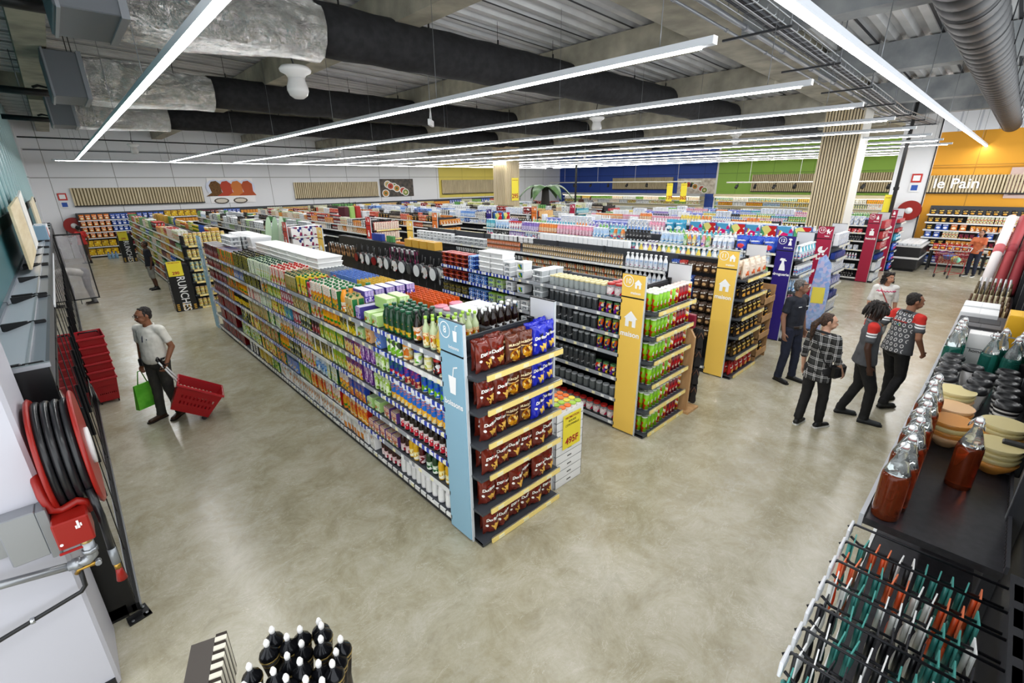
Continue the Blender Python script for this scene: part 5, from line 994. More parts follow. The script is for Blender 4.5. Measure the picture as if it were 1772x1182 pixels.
# chilled cabinets along the right wall
CASE=mat('f1e6c4',.5); CASEL=mat('fff3d0',.5,0,'cabinet lamp',2.2)
def case(lab,y0,y1,col,seed,pal,canopy):
    t=thing('chilled_cabinet',lab,'chilled cabinet',(35.1,y0,0)); L=y1-y0; obj('base_tub',MB().box(0,.9,0,L,0,.45,mat('5a5c60',.4)).box(-.02,0,0,L,.1,.4,BLACK),t); obj('back_panel',MB().box(.8,.9,0,L,.45,2.15,CASE),t)
    obj('canopy',MB().box(0.1,.9,0,L,2.1,2.3,mat(canopy,.5)),t); obj('lamp_strip',MB().box(.14,.2,.1,L-.1,2.075,2.1,CASEL),t)
    for z in (1.82,1.52,1.2,.85):
        sh=obj('shelf',MB().box(.3,.8,0,L,z-.025,z,mat('d8d8d4',.4)),t); obj('price_rail',MB().box(.28,.3,0,L,z-.04,z+.005,RAILM['w']),sh)
    fill(0,35.42,[1.82,1.52],y0+.1,y1-.1,pal,lab.split(' under')[0][:40],seed=seed,blk=(.6,1.3),rowtop=1)
case('long chilled cabinet under the green wall',5.4,15.6,'',131,['bottW','jMilk','food','tubW','pot','potB','bottO'],'efe2bc')
case('long chilled cabinet under the blue wall',16.6,30.2,'',132,['food','tubW','pot','jWhite','canG'],'c9ccd0')
# bread wall shelving
t=thing('shelving_unit','wall shelving of bread under the orange wall','shelving',(24.35,-.4,0)); BL=[1.95,1.66,1.38,1.1,.82,.54,.14]
obj('base_plinth',MB().box(0.05,.62,0,2.75,0,.1,BLACK),t); obj('back_panel',MB().box(.58,.62,0,2.75,.1,2.25,CHAR),t)
for z in BL: sh=obj('shelf',MB().box(0,.58,0,2.75,z-.03,z-.004,mat('d8d8d6',.4)),t); obj('price_rail',MB().box(-.015,0,0,2.75,z-.045,z+.004,RAILM['w']),sh)
fill(0,24.37,BL,-.35,2.3,['bagC','bagY','bagO','food','bagU','bxO','bxP'],'the bread wall shelving',seed=140,rowtop=1,blk=(.4,.8))
# ---------------------------------------------------------------- fridges along the left
MIR=mat('1b1e22',.03,0,'dark door glass',ior=2.4); FRB=mat('1a1b1e',.3); PANL=mat('cfd2da',.35); PANG=mat('7c838c',.35,.3)
def foggy():
    m,t,b=_new('foggy glass'); L=t.links.new; tc=N(t,'ShaderNodeTexCoord'); n=N(t,'ShaderNodeTexNoise',Scale=3,Detail=4); L(tc.outputs['Object'],n.inputs['Vector'])
    mr=N(t,'ShaderNodeMapRange'); L(n.outputs['Fac'],mr.inputs[0]); mr.inputs[3].default_value=.1; mr.inputs[4].default_value=.5; L(mr.outputs[0],b.inputs['Alpha']); b.inputs['Base Color'].default_value=srgb('cfcbd0'); b.inputs['Roughness'].default_value=.25; return m
FOG=foggy()
units=[4.2+2.95*i for i in range(6)]
pos=['nearest','second','third','fourth','fifth','sixth']
for i,y0 in enumerate(units):
    t=thing('display_fridge','%s black glass-door fridge from the hose reel end'%pos[i],'fridge',(-.29,y0,0),0,'glass-door fridges along the left wall'); L=2.93
    obj('cabinet_body',MB().box(-.36,-.04,.03,L-.02,.12,2.06,FRB).box(-.35,-.06,.0,L,0,.12,BLACK),t)
    if i==0: obj('end_panel',MB().box(-.36,0.0,0,.03,.02,2.18,mat('0d0d0f',.35),.004).box(-.36,0.01,-.005,.035,2.17,2.2,mat('9a9da2',.3,.6)),t)
    rp=MB().add([(-.34,.03,2.12),(-.11,.03,2.19),(-.11,L,2.19),(-.34,L,2.12)],[(0,1,2,3)],PANL).box(-.37,-.34,.03,L,2.0,2.15,PANG).box(-.11,-.095,.03,L,2.08,2.195,mat('a6aab0',.3,.5)).box(-.095,-.02,.05,L-.02,2.1,2.17,PANG).box(-.02,0,.03,L,2.04,2.17,mat('4a4e54',.4)); obj('roof_panel',rp,t)
    for y in (.06,1.48,2.85): obj('cable_strap',MB().box(-.3,-.13,y,y+.035,2.14,2.205,BLACK,.006).box(-.13,-.02,y+.01,y+.03,2.17,2.2,BLACK,.006),t)
    obj('kick_rail',MB().box(-.03,.02,0,L,.02,.09,BLACK).box(.02,.03,0,L,.03,.06,STEEL),t)
    for d in range(4):
        y=.03+d*.725
        if i==4 and d==2:   # standing open into the aisle, fogged
            dr=obj('door',MB().box(0,.03,0,.02,0.28,2.1,BLACK).box(.53,.56,0,.02,.28,2.1,BLACK).box(0,.56,0,.02,.28,.31,BLACK).box(0,.56,0,.02,2.06,2.1,BLACK),t,(.01,17.6-y0,0)); obj('glass_pane',MB().box(.03,.53,.006,.012,.31,2.06,FOG),dr,label='glass pane white with condensation'); obj('stay_rod',MB().tube([(.14,.01,.3),(.14,.01,.16)],.008,BLACK,5),dr); continue
        dr=obj('door',MB().box(-.03,.003,.0,.022,.12,2.02,BLACK).box(-.03,.003,.69,.715,.12,2.02,BLACK).box(-.03,.003,0,.715,.12,.15,BLACK).box(-.03,.003,0,.715,1.98,2.02,BLACK),t,(0,y,0)); obj('glass_pane',MB().box(-.02,.0,.035,.68,.16,1.98,MIR),dr)
        obj('handle',MB().box(.0,.02,.64,.66,.75,1.35,FRB,.006),dr)
    if i in (1,2): obj('light_trim',MB().box(.0,.012,.02,L-.02,2.03,2.06,mat('f4f6fa',.3)),t)
# boards standing on the fridge roofs
for lab,y,L,z1,c in (('plywood board with slanted top standing on the fridge roof',9.4,2.7,3.1,'d6c49c'),('white board standing on fridge roof behind the plywood board',12.4,1.5,3.2,'eceae4'),('narrow beige board on the far fridge roof',17.2,3.2,3.0,'d8cdb6')):
    mb=MB(); mb.add([(-.50,y,2.2),(-.50,y+L,2.2),(-.50,y+L,z1+.05),(-.50,y,z1-.05),(-.47,y,2.2),(-.47,y+L,2.2),(-.47,y+L,z1+.05),(-.47,y,z1-.05)],[(3,2,1,0),(4,5,6,7),(0,1,5,4),(1,2,6,5),(2,3,7,6),(3,0,4,7)],noisemat('board '+c,c,'e6d8b8' if c[0]=='d' else 'f4f2ee',2,.5,3,stretch=(1,.3,4)))
    o=tag(obj('leaning_board',mb),lab,'board')
for k,(y,c,h) in enumerate(((14.6,'8fb0c8',.3),(15.2,'c84a3c',.22),(15.7,'dfe3e8',.28),(16.3,'e8e8ea',.25))):
    tag(obj('storage_carton',MB().box(-.52,-.3,y,y+.4,2.2,2.2+h,mat(c,.5),.01).box(-.46,-.36,y+.1,y+.3,2.2+h,2.204+h,WHITE)),['pale blue','red','grey','white'][k]+' carton lying on the fridge roof','carton')
# stack of red baskets
BR=mat('a3121a',.35); BR2=mat('b8202a',.3)
def basket_mesh(slots=True):
    m=MB(); w1,w2,l1,l2,h=.17,.22,.24,.29,.4
    def ring(t,o=0): a=w1+(w2-w1)*t-o; b=l1+(l2-l1)*t-o; return [(-a,-b,h*t),(a,-b,h*t),(a,b,h*t),(-a,b,h*t)]
    lv=[0,.12,.3,.42,.54,.66,.78,1]
    def side(p,q,p2,q2,n,holes):
        P_=lambda r,u: tuple(r[0][i]+(r[1][i]-r[0][i])*u for i in range(3))
        for j in range(n):
            u0,u1=j/n,(j+1)/n; a=P_((p,q),u0); b=P_((p,q),u1); c=P_((p2,q2),u1); d=P_((p2,q2),u0)
            if holes and 0<j<n-1: 
                u1=u0+.55/n; b=P_((p,q),u1); c=P_((p2,q2),u1)
            m.add([a,b,c,d],[(0,1,2,3)],BR)
    for k in range(len(lv)-1):
        r0,r1=ring(lv[k]),ring(lv[k+1]); holes=slots and k in (2,4)
        for i in range(4): j=(i+1)%4; side(r0[i],r0[j],r1[i],r1[j],11,holes)
    m.add(ring(0),[(3,2,1,0)],BR); m.add([(x,y,.006) for x,y,z in ring(0,.004)],[(0,1,2,3)],BR)
    for (a,b,o,z0,z1) in ((w2,l2,.015,h-.035,h),):
        m.box(-a-o,a+o,-b-o,-b+.004,z0,z1,BR2,.006); m.box(-a-o,a+o,b-.004,b+o,z0,z1,BR2,.006); m.box(-a-o,-a+.004,-b,b,z0,z1,BR2,.006); m.box(a-.004,a+o,-b,b,z0,z1,BR2,.006)
    return m
def basket(lab,loc,rz,grp=None,tilt=None,arm=False):
    t=thing('shopping_basket',lab,'basket',loc,rz,grp); bd=obj('tub',basket_mesh(),t)
    obj('white_tag',MB().box(-.06,.06,.284,.288,.3,.35,WHITE),bd)
    for s in (-1,1): obj('wheel',MB().lathe([(.03,-.012),(.035,0),(.03,.012)],BLACK,10,c=(s*.15,-.2,-.02),axis='x'),t)
    hd=MB()
    if arm:
        for s in (-1,1): hd.tube([(s*.07,.27,.3),(s*.07,.30,.46),(s*.05,.36,.78)],.011,WHITE,6)
        obj('telescopic_handle',hd,t); obj('grip',MB().tube([(-.06,.355,.76),(-.05,.365,.8),(.05,.365,.8),(.06,.355,.76)],.014,BLACK,6).box(-.07,-.04,.335,.365,.6,.74,BLACK).box(.04,.07,.335,.365,.6,.74,BLACK),t)
    else: hd.tube([(-.16,.1,.39),(-.15,.0,.43),(.15,0,.43),(.16,.1,.39)],.012,mat('202226',.4),6); obj('folding_handle',hd,t)
    return t
for i in range(6): basket(['bottom','second from bottom','third from bottom','fourth from bottom','fifth from bottom','topmost'][i]+' red basket of the stack by the fridge doors',(-.12,9.55,.05+i*.135),.04,'red baskets stacked by the fridges').scale=(.72,.9,1)
# fire hose reels
def hose_reel(lab,loc,rz,big=True):
    t=thing('fire_hose_reel',lab,'hose reel',loc,rz)   # local x = axle away from the wall
    for x,r in ((.035,.365),(.225,.365)):
        f=MB(); f.lathe([(r,-.012),(r+.012,0),(r,.012)],DRED,40,c=(x,0,0),axis='x'); f.lathe([(r-.012,-.004),(r-.012,.004),(.05,.006)],DRED,40,c=(x,0,0),axis='x',caps=False)
        if x>.1: f.lathe([(.12,.006),(.12,.03),(0.001,.03)],mat('dcdcdc',.4),16,c=(x,0,0),axis='x')
        obj('reel_disc',f,t)
    h=MB(); HOSE=mat('1b1c1f',.28)
    for k in range(4): h.tube([(.062+.043*k,(.33-.004*k)*math.cos(a),(.33-.004*k)*math.sin(a)) for a in [j*math.pi/16 for j in range(32)]],.021,HOSE,8,closed=True)
    h.lathe([(.29,.05),(.29,.21)],HOSE,24,axis='x'); h.tube([(.19,-.3,-.15),(.2,-.33,-.35),(.19,-.3,-.6)],.02,HOSE,8); obj('rubber_hose',h,t)
    obj('nozzle',MB().lathe([(.022,-.6),(.022,-.72)],mat('8e9296',.35,.5),10,c=(.19,-.3,0)).lathe([(.018,-.72),(.018,-.76)],mat('b08a3c',.3,.8),10,c=(.19,-.3,0)).lathe([(.017,-.76),(.02,-.79),(.03,-.85)],DRED,10,c=(.19,-.3,0)),t)
    if not big: return t
    a=obj('wall_arm',MB().tube([(-.02,-.05,0),(-.01,-.25,-.02),(-.005,-.3,-.1),(.01,-.31,-.2),(.05,-.3,-.225),(.12,-.3,-.2),(.15,-.29,-.225),(.16,-.28,-.3)],.024,DRED,10),t)
    b=obj('valve_box',MB().box(-.005,.155,-.44,-.25,-.41,-.235,DRED,.008),t); obj('white_symbol',MB().box(.1,.11,-.443,-.44,-.3,-.25,WHITE).box(.113,.12,-.443,-.44,-.29,-.27,WHITE).box(.09,.098,-.443,-.44,-.3,-.28,WHITE),b); obj('screw',MB().lathe([(.008,0),(.008,.006)],WHITE,8,c=(.012,-.445,-.37),axis='y'),b)
    return t
hose_reel('red fire hose reel with black hose on white pilaster at left',(-.45,3.78,1.72),0)
hose_reel('red fire hose reel on the far white back wall',(.35,31.0,1.55),-math.pi/2,False); hose_reel('red fire hose reel on white pillar by the bread wall',(24.78,2.95,2.05),math.pi,False)
# pipework under the reel, on the white wall face
t=thing('water_pipe','grey steel water pipe with valve below the red hose reel','pipe',(0,0,0)); GALV=mat('9b9ea2',.35,.7)
obj('steel_pipe',MB().tube([(-1.7,3.45,1.36),(-.8,3.45,1.2),(-.43,3.45,1.125)],.025,GALV,10),t); obj('elbow',MB().tube([(-.46,3.45,1.13),(-.37,3.44,1.13),(-.345,3.43,1.16),(-.345,3.42,1.27)],.031,GALV,10).lathe([(.038,-.02),(.038,.02)],GALV,8,c=(-.42,3.45,1.128),axis='x').lathe([(.038,1.19),(.038,1.22)],GALV,8,c=(-.345,3.42,0)),t)
v=obj('valve',MB().lathe([(.026,1.24),(.03,1.27),(.024,1.32)],mat('b9a06a',.3,.7),10,c=(-.345,3.42,0)),t); obj('lever',MB().box(-.47,-.35,3.4,3.41,1.245,1.262,RED,.003),v,label='red lever')
t=thing('drain_pipe','thin black drain pipe with brass tap on white wall','pipe',(0,0,0)); obj('black_pipe',MB().tube([(-.42,3.46,1.09),(-.425,3.46,.95),(-.45,3.46,.92),(-.85,3.46,.83),(-.98,3.46,.8),(-1.0,3.46,.7)],.013,BLACK,8),t); obj('brass_tap',MB().tube([(-.44,3.45,1.06),(-.42,3.44,1.09),(-.34,3.42,1.1)],.012,mat('b08a3c',.3,.8),8).lathe([(.016,-.02),(.016,.02)],GALV,8,c=(-.33,3.42,1.1),axis='y'),t); obj('pipe_clip',MB().lathe([(.02,-.01),(.02,.01)],STEEL,8,c=(-.68,3.46,.868),axis='x'),t)
tag(obj('wall_bracket',MB().box(-.66,-.5,3.44,3.55,1.26,1.56,GALV,.006).box(-.5,-.455,3.42,3.55,1.24,1.56,mat('8c8f93',.35,.7),.004).box(-.78,-.66,3.52,3.55,1.3,1.56,GALV)),'galvanised steel bracket beside the red valve box','bracket')
t=thing('floor_bracket','black corner bracket bolted to floor at the fridge end','bracket',(-.27,4.14,0),.2); obj('plate',MB().box(-.1,.05,-.05,-.0,0,.012,BLACK).box(0,.05,-.05,.11,0,.012,BLACK).box(-.1,.0,0,.012,0,.05,BLACK),t)
for p in ((-.07,-.025),(.025,-.02),(.025,.07)): obj('bolt',MB().lathe([(.011,.012),(.011,.02)],STEEL,6,c=(p[0],p[1],0)),t)
# ---------------------------------------------------------------- bamboo garden torches and slatted box in front
TB=stripes('black bamboo',[(0,'141210'),(.5,'2a2018'),(.8,'1a1612')],0,.012,.4); TW=mat('e8e6e4',.8); BRS=mat('b49a58',.35,.6)
tops=[(.37,1.9),(.45,1.84),(.455,1.89),(.23,1.93),(.31,1.9),(.35,1.83),(.42,1.77),(.49,1.72),(.28,1.81),(.31,1.73),(.37,1.68),(.14,1.87),(.21,1.77),(.45,1.68),(.24,1.7),(.3,1.64),(.15,1.75),(.41,1.62),(.35,1.59),(.1,1.8),(.27,1.98) ]
for i,(x,y) in enumerate(tops):
    t=thing('garden_torch','black bamboo garden torch with white wick standing in front corner','torch',(x,y,0),i*.7,'bamboo torches at the bottom edge'); z=1.3+.012*math.sin(i*2.3)
    obj('bamboo_shaft',MB().lathe([(.022,0),(.022,z-.25),(.041,z-.1)],TB,12).lathe([(.0445,z-.1),(.0445,z-.092)],BRS,12).lathe([(.038,z-.13),(.038,z-.123)],BRS,12),t); obj('oil_can',MB().lathe([(.042,z-.1),(.044,z-.085),(.038,z-.068),(.015,z-.045),(.012,z-.03)],mat('17181c',.18,.5),14),t); obj('wick',MB().lathe([(.011,z-.035),(.014,z-.012),(.007,z+.005)],TW,8),t)
t=thing('slatted_box','dark grey topped box with cream slatted side at bottom edge','box',(0,0,0),0); M_=Matrix.Translation((.0,2.02,1.2))@Matrix.Rotation(-.32,4,'Z')
b=MB(); b.M=M_; b.box(-.1,0,-.6,.22,-1.2,0,mat('4b4540',.5)); obj('body',b,t); b=MB(); b.M=M_
for k in range(16): b.box(.0,.05,-.56+k*.05,-.56+k*.05+.025,-.25,.002,mat('e2dccc',.6)); b.box(0,.046,-.56+k*.05+.025,-.56+k*.05+.05,-.25,-.004,mat('2e241c',.6))
obj('slats',b,t)
# ---------------------------------------------------------------- wall shelving on the right, seen from above
t=thing('shelving_unit','black wall shelving under the red bottles at right','shelving',(0,0,0)); SB=noisemat('black shelf top','202024','2c2b30',30,.32,3)
obj('back_panel',MB().box(1.0,20,-.34,-.3,0,2.42,mat('18181b',.45)),t); obj('base_plinth',MB().box(1.0,20,-.3,.1,0,.12,BLACK),t)
for k in range(15): x=1.15+1.33*k; u=obj('upright',MB().box(x-.03,x+.03,-.3,-.255,.1,2.44,mat('2c2d31',.4)).box(x-.008,x+.008,-.256,-.253,2.0,2.42,STEEL),t)
s=obj('shelf',MB().box(2.08,6.4,-.26,.14,1.97,2.0,SB),t); obj('price_rail',MB().box(2.08,6.4,.14,.155,1.955,2.012,mat('b9bcc2',.35,.3)),s); obj('perforated_strip',MB().box(2.08,6.4,-.268,-.258,2.0,2.03,mat('34353a',.4)).join(MB().box(2.1,2.1,0,0,2,2,BLACK)),s)
mb=MB()
for k in range(100): x=2.1+k*.028; mb.box(x,x+.012,-.2575,-.2565,2.008,2.022,BLACK)
obj('slot_holes',mb,s)
s=obj('shelf',MB().box(6.4,20,-.26,.12,1.6,1.63,SB),t); obj('price_rail',MB().box(6.4,20,.12,.135,1.585,1.64,RAILM['w']),s)
for z in (1.5,1.05,.6): s=obj('shelf',MB().box(2.08,20,-.26,.12,z-.03,z,SB),t); obj('price_rail',MB().box(2.08,20,.12,.135,z-.04,z+.005,RAILM['w']),s)
for k,x in enumerate((2.9,4.25)): obj('divider_bracket',MB().box(x-.02,x+.02,-.29,-.2,2.0,2.16,BLACK,.004),t)
# swing-top bottles
def liquid(name,c,c2):
    m,tt,b=_new(name); b.inputs['Base Color'].default_value=srgb(c); b.inputs['Roughness'].default_value=.04; b.inputs['Transmission Weight'].default_value=.8; b.inputs['IOR'].default_value=1.35; return m
GLC=mat('e6ecec',.04,0,'clear bottle glass',trans=.85); LR=liquid('red syrup','b4502a','8a2a10'); LT=liquid('teal tint','3aa090','2c8478')
def swing(key,look,liq,fill_=.62):
    h,r=.335,.046; m=MB().lathe([(r*.95,0),(r,.008),(r,h*fill_*.9),(r*.93,h*fill_)],liq,16)
    g=MB().lathe([(r*.94,h*fill_),(r*.6,h*.76),(.016,h*.86),(.016,h*.93),(.019,h*.935),(.019,h*.955)],GLC,12); w=MB(); 
    for s in (-1,1): w.tube([(s*.02,0,h*.92),(s*.028,.012,h*.87),(s*.022,.022,h*.93),(s*.012,.0,h*1.0)],.0022,STEEL,5)
    w.tube([(-.012,0,h),(0,0,h*1.03),(.012,0,h)],.0022,STEEL,5)
    c=MB().lathe([(.013,h*.955),(.015,h*.97),(.012,h)],mat('efeeec',.3),10).lathe([(.015,h*.945),(.015,h*.957)],mat('a8282c',.4),10)
    proto(key,'swing_top_bottle','bottle',look,2*r,2*r,h,[(None,m),('glass_neck',g),('wire_bail',w),('stopper',c)])
swing('swR','red swing-top glass bottle',LR); swing('swT','teal swing-top glass bottle',LT,.6)
for k in range(10): put('swR',(2.14+.105*k+RN.uniform(-.01,.01),.085-.012*(k%2),2.0),RN.uniform(0,3),'red swing-top bottle in the row along the black shelf edge','red bottles along the shelf edge')
for k in range(0): put('swR',(2.62+.26*k,.0,2.0),RN.uniform(0,3),'red swing-top bottle behind the row at the shelf edge','red bottles behind the edge row')
put('swR',(2.62,-.1,2.0),1.2,'red swing-top bottle standing alone on black shelf by the bowls','lone red bottle')
for x,y in ((4.26,.085),(4.36,.07),(4.47,.085),(4.58,.07)): put('swT',(x,y,2.0),RN.uniform(0,3),'teal swing-top bottle at the shelf edge left of white box','teal bottles at the shelf edge')
for x,y in ((4.24,-.1),(4.2,-.2),(4.4,-.14),(4.42,-.23),(4.31,-.22)): put('swT',(x,y,2.0),RN.uniform(0,3),'teal swing-top bottle right of the white box','teal bottles right of white box')
def bowl(key,look,inn,out):
    m=MB().lathe([(.034,0),(.038,.006),(.074,.038),(.087,.068)],mat(out,.35),24); i=MB().lathe([(.087,.068),(.084,.068),(.07,.04),(.034,.014),(.001,.013)],inn,24,caps=False); proto(key,'bowl','bowl',look,.174,.174,.068,[(None,m),('patterned_inside',i)])
bowl('bwC','cream bowl with speckled inside',LB('speckle','e2dcc8',['c8d0a8','e8e4d4','b8b898'],130,201,1.3),'cfc08a'); bowl('bwP','salmon checked bowl',stripes('salmon check',[(0,'e88a72'),(.7,'f6e4d8')],0,.02),'d8b084'); bowl('bwY','yellow checked bowl',stripes('yellow check',[(0,'ecc868'),(.7,'f8ecc8')],1,.02),'c8863c')
for j,(x,y,ks) in enumerate(((3.42,.0,['bwY','bwC','bwP','bwC','bwC']),(3.22,-.01,['bwY','bwC','bwY','bwP']),(3.02,-.02,['bwP','bwY','bwC','bwY']),(3.08,-.2,['bwY','bwC','bwY','bwC','bwC']),(2.87,-.19,['bwY','bwC','bwC','bwC']))):
    for n,k in enumerate(ks): put(k,(x,y,2.0+n*.026),RN.uniform(0,3),'%s in the %s stack of bowls on black shelf'%(P[k]['look'],['farthest left','middle left','nearest left','right rear','right front'][j]),'bowls stack %d'%j)
def cup(key,look,lab):
    m=MB().lathe([(.034,0),(.036,.005),(.05,.15),(.051,.155)],lab,20); l=MB().lathe([(.055,.152),(.057,.164),(.052,.169),(.05,.182),(.036,.184),(.033,.176),(.001,.176)],mat('19191b',.35),20); proto(key,'travel_cup','cup',look,.112,.112,.184,[(None,m),('lid',l)])
cup('cuW','white travel cup with black lid and print',LB('cup print','eeeceb',['eeeceb','eeeceb','2a2624','eeeceb'],34,210,1.3)); cup('cuZ','zigzag travel cup with black lid',stripes('zigzag',[(0,'f0f0ee'),(.5,'26262a')],2,.028))
for k in range(5): put('cuW',(3.62+.12*k,.06+.01*(k%2),2.0),.4*k,'white travel cup with black lid in the row by the shelf edge','cups by the shelf edge')
for x,y,l in ((3.92,-.04,'white travel cup with black lid standing alone between cup rows'),(3.5,-.07,'nearest white travel cup with black lid, right of centre'),(3.66,-.085,'white travel cup behind the nearest white cup'),(3.8,-.1,'white travel cup at the back of the centre cluster')): put('cuW',(x,y,2.0),1.2+x,l,l)
for k in range(6): put('cuZ',(3.36+.12*k,-.205+.01*(k%2),2.0),.3*k,'zigzag travel cup with black lid along the shelf back','zigzag cups along the back')
def carded(lab,x0,x1,y0,y1,z0,z1,c,top=None,word=None,flap=None,wc='ffffff'):
    t=thing('product_box',lab,'box',((x0+x1)/2,(y0+y1)/2,z0)); w,d,h=(x1-x0)/2,(y1-y0)/2,z1-z0
    obj('carton_body',MB().box(-w,w,-d,d,0,h,mat(c,.45),.003),t); mb=MB().box(-w+.004,w-.004,-.003,.003,h,h+.002,mat(flap or c,.5)).box(-w-.001,-w+.0,-d+.01,d-.01,h*.55,h*.58,mat('9a9a9a',.5)); obj('closing_flap',mb,t)
    if top: obj('printed_top',MB().quad((-w+.003,-d+.003,h+.0015),(w-.003,-d+.003,h+.0015),(w-.003,d-.003,h+.0015),(-w+.003,d-.003,h+.0015),mat(top,.45)),t)
    if word: m=MB(); 
    if word:
        for q,(s,sz,dz) in enumerate(word): m.text(s,sz,frame((-w-.003,0,h*dz),(0,-1,0),(0,0,1)),mat(wc,.4),bold=.02)
        obj('lettering',m,t)
    return t
carded('white box with small print between the teal bottles',4.5,4.62,-.09,.03,2.0,2.25,'eceae8',None,[('home',.03,.5)],wc='3a3a3a')
carded('dark grey box behind the white box on black shelf',4.72,4.86,-.13,.11,2.0,2.2,'3a3a3e','4a4a4e'); carded('second dark grey box further along black shelf',4.9,5.04,-.13,.1,2.0,2.21,'434347','545458')
carded('black box with white shop lettering on black shelf',5.1,5.3,-.12,.12,2.0,2.2,'1d1a1b','26262a',[('Carrefour',.055,.72),('home',.03,.42)])
for k in range(2): carded('%s white box with label behind the lettered box'%['nearer','farther'][k],5.36+.3*k,5.6+.3*k,-.1,.13,2.0,2.22,'dadbdd','ececec',[('home',.03,.6)],wc='444444')
carded('tall yellow box beside the back panel on black shelf',4.75,4.98,-.27,-.14,2.0,2.36,'d9a414','e2b024')
# hooks with utensils at the near end
HK=mat('1b1c20',.35,.4)
utensil('utT','teal-edged utensil on white card','3c8a84','4a9c94',.26); utensil('utC','white utensil on clear card','d8d8d4','eef0f0',.26); utensil('utR','orange utensil on white card','d85a2c','e07850',.26); utensil('utV','black-handled utensil with blue edge','1c1c20','222228',.3)
nh=0
for x,ks in ((1.95,['utT','utR','utK','utT']),(1.82,['utR','utT','utR','utC']),(1.69,['utC','utT','utC']),(1.56,['utV','utT','utV']),(1.43,['utK','utT']),(1.31,['utK','utV']),(1.2,['utT','utK'])):
    t=thing('display_hook','black double wire hook holding utensils near the bottom right corner','hook',(x,-.28,1.97),0,'wire hooks at the near shelf end'); nh+=1
    obj('wire_prongs',MB().tube([(-.02,0,0),(-.02,.4,.0),(-.02,.43,.02)],.005,HK,6).tube([(.03,0,.045),(.03,.43,.045),(.02,.45,.03)],.005,HK,6).box(-.04,.05,-.02,0,-.03,.06,HK),t); obj('price_holder',MB().box(-.03,.05,.435,.445,-.005,.05,mat('d6d8dc',.3),.003),t)
    for q in range(11): k=ks[(q//2)%len(ks)]; put(k,(x-.02+RN.uniform(-.006,.006),.125-.035*q,1.985),math.pi+RN.uniform(-.12,.12),'%s on a wire hook at the near right corner'%P[k]['look'],'near hooks '+k)
obj('hook_rail',MB().box(1.1,2.05,-.3,-.27,1.94,2.03,DARK),bpy.data.objects['shelving_unit.002'])
def brush(key,look,c,c2):
    m=MB().tube([(0,-.02,0),(0,-.02,-.1)],.012,mat(c2,.5),6); b=MB().box(-.05,.05,-.035,-.005,-.26,-.1,mat(c,.8),.012); proto(key,'hanging_brush','brush',look,.1,.04,.27,[(None,m),('bristle_head',b)])
brush('brB','brown and cream hanging brush','cdb98c','5c4028'); brush('brC','cream pot holder hanging','ddd2b0','6a5a40'); brush('brK','black and white patterned pot holder','55555a','e4e4e4')
for x in (7.0,7.35,7.7): pegs('brB',x,-.2,.12,1.98,math.pi,1,.045,'on hooks beyond the white boxes')
for x in (8.2,8.6): pegs('brC',x,-.2,.12,2.0,math.pi,1,.05,'on hooks before the patterned cloths')
for x in (8.95,9.15,9.35,9.5): pegs('brK',x,-.2,.12,1.92,math.pi,1,.05,'on hooks before the red rolls')
for k in range(3): 
    t=thing('rolled_mat','%s salmon red rolled mat leaning on right shelving'%['first','second','third'][k],'rolled mat',(9.6+.1*k,.08-.14*k,1.66)); obj('roll',MB().tube([(0,0,0),(1.6,-.06,1.0)],.062,mat(['f0e6e4','b8484c','b04048'][k],.6),14),t); obj('card_band',MB().tube([(.8,-.03,.5),(.96,-.036,.6)],.064,mat(['d06468','a83c44','98343c'][k],.6),14),t)
fill(0,.12,[1.63],14.5,19.5,['jarR','gjar','bxO','liqK','canR'],'right wall shelving beyond rolls',side=0,seed=150) if 0 else None
run(['liqK','bxO','gjarR','canR'],(19.5,.1,1.63),-1,0,math.pi,4.6,'beyond the rolls on the right shelving',rows=2)
run('boxW',(8.3,.1,1.52),-1,0,math.pi,1.2,'on lower right shelving'); run('toyB',(11,.1,1.07),-1,0,math.pi,2,'on lower right shelving')
# ---------------------------------------------------------------- floor displays
t=thing('carton_stack','white tray stack of candle pots beside the crisps endcap','carton stack',(3.36,2.82,0)) if 0 else None
for k in range(9):
    t=thing('display_tray','%s of the nine stacked white trays beside the crisps endcap'%['bottom one','second from bottom','third from bottom','fourth from bottom','middle one','fourth from top','third from top','second from top','topmost'][k],'tray',(3.33,2.86,.0+k*.105),0,'stacked white trays'); obj('tray_body',MB().box(0,.46,0,.36,0,.004,WHITE).box(0,.46,0,.005,0,.1,WHITE).box(0,.46,.355,.36,0,.1,WHITE).box(0,.005,0,.36,0,.1,WHITE).box(.455,.46,0,.36,0,.1,WHITE).box(.005,.455,.005,.355,.04,.046,mat('d8d6d2',.6)),t); obj('print_mark',MB().box(.2,.27,-.002,0,.04,.055,mat('5a5a5a',.6)),t)
for c,nm in (('e8742c','orange'),('a8cc4a','lime'),('e8d44a','yellow')): jar('cand'+nm[0],'round candle pot with %s lid'%nm,mat('e8e2d8',.3),None,mat(c,.35),.09,.042,'candle_pot',cat='candle')
for i in range(5):
    for j in range(4): k='cand'+'olyo'[(j+i//3)%4 if i else j]; put(k,(3.385+.088*i,2.905+.088*j,.888),0,'%s in the top white tray'%P[k]['look'],'candle pots '+k)
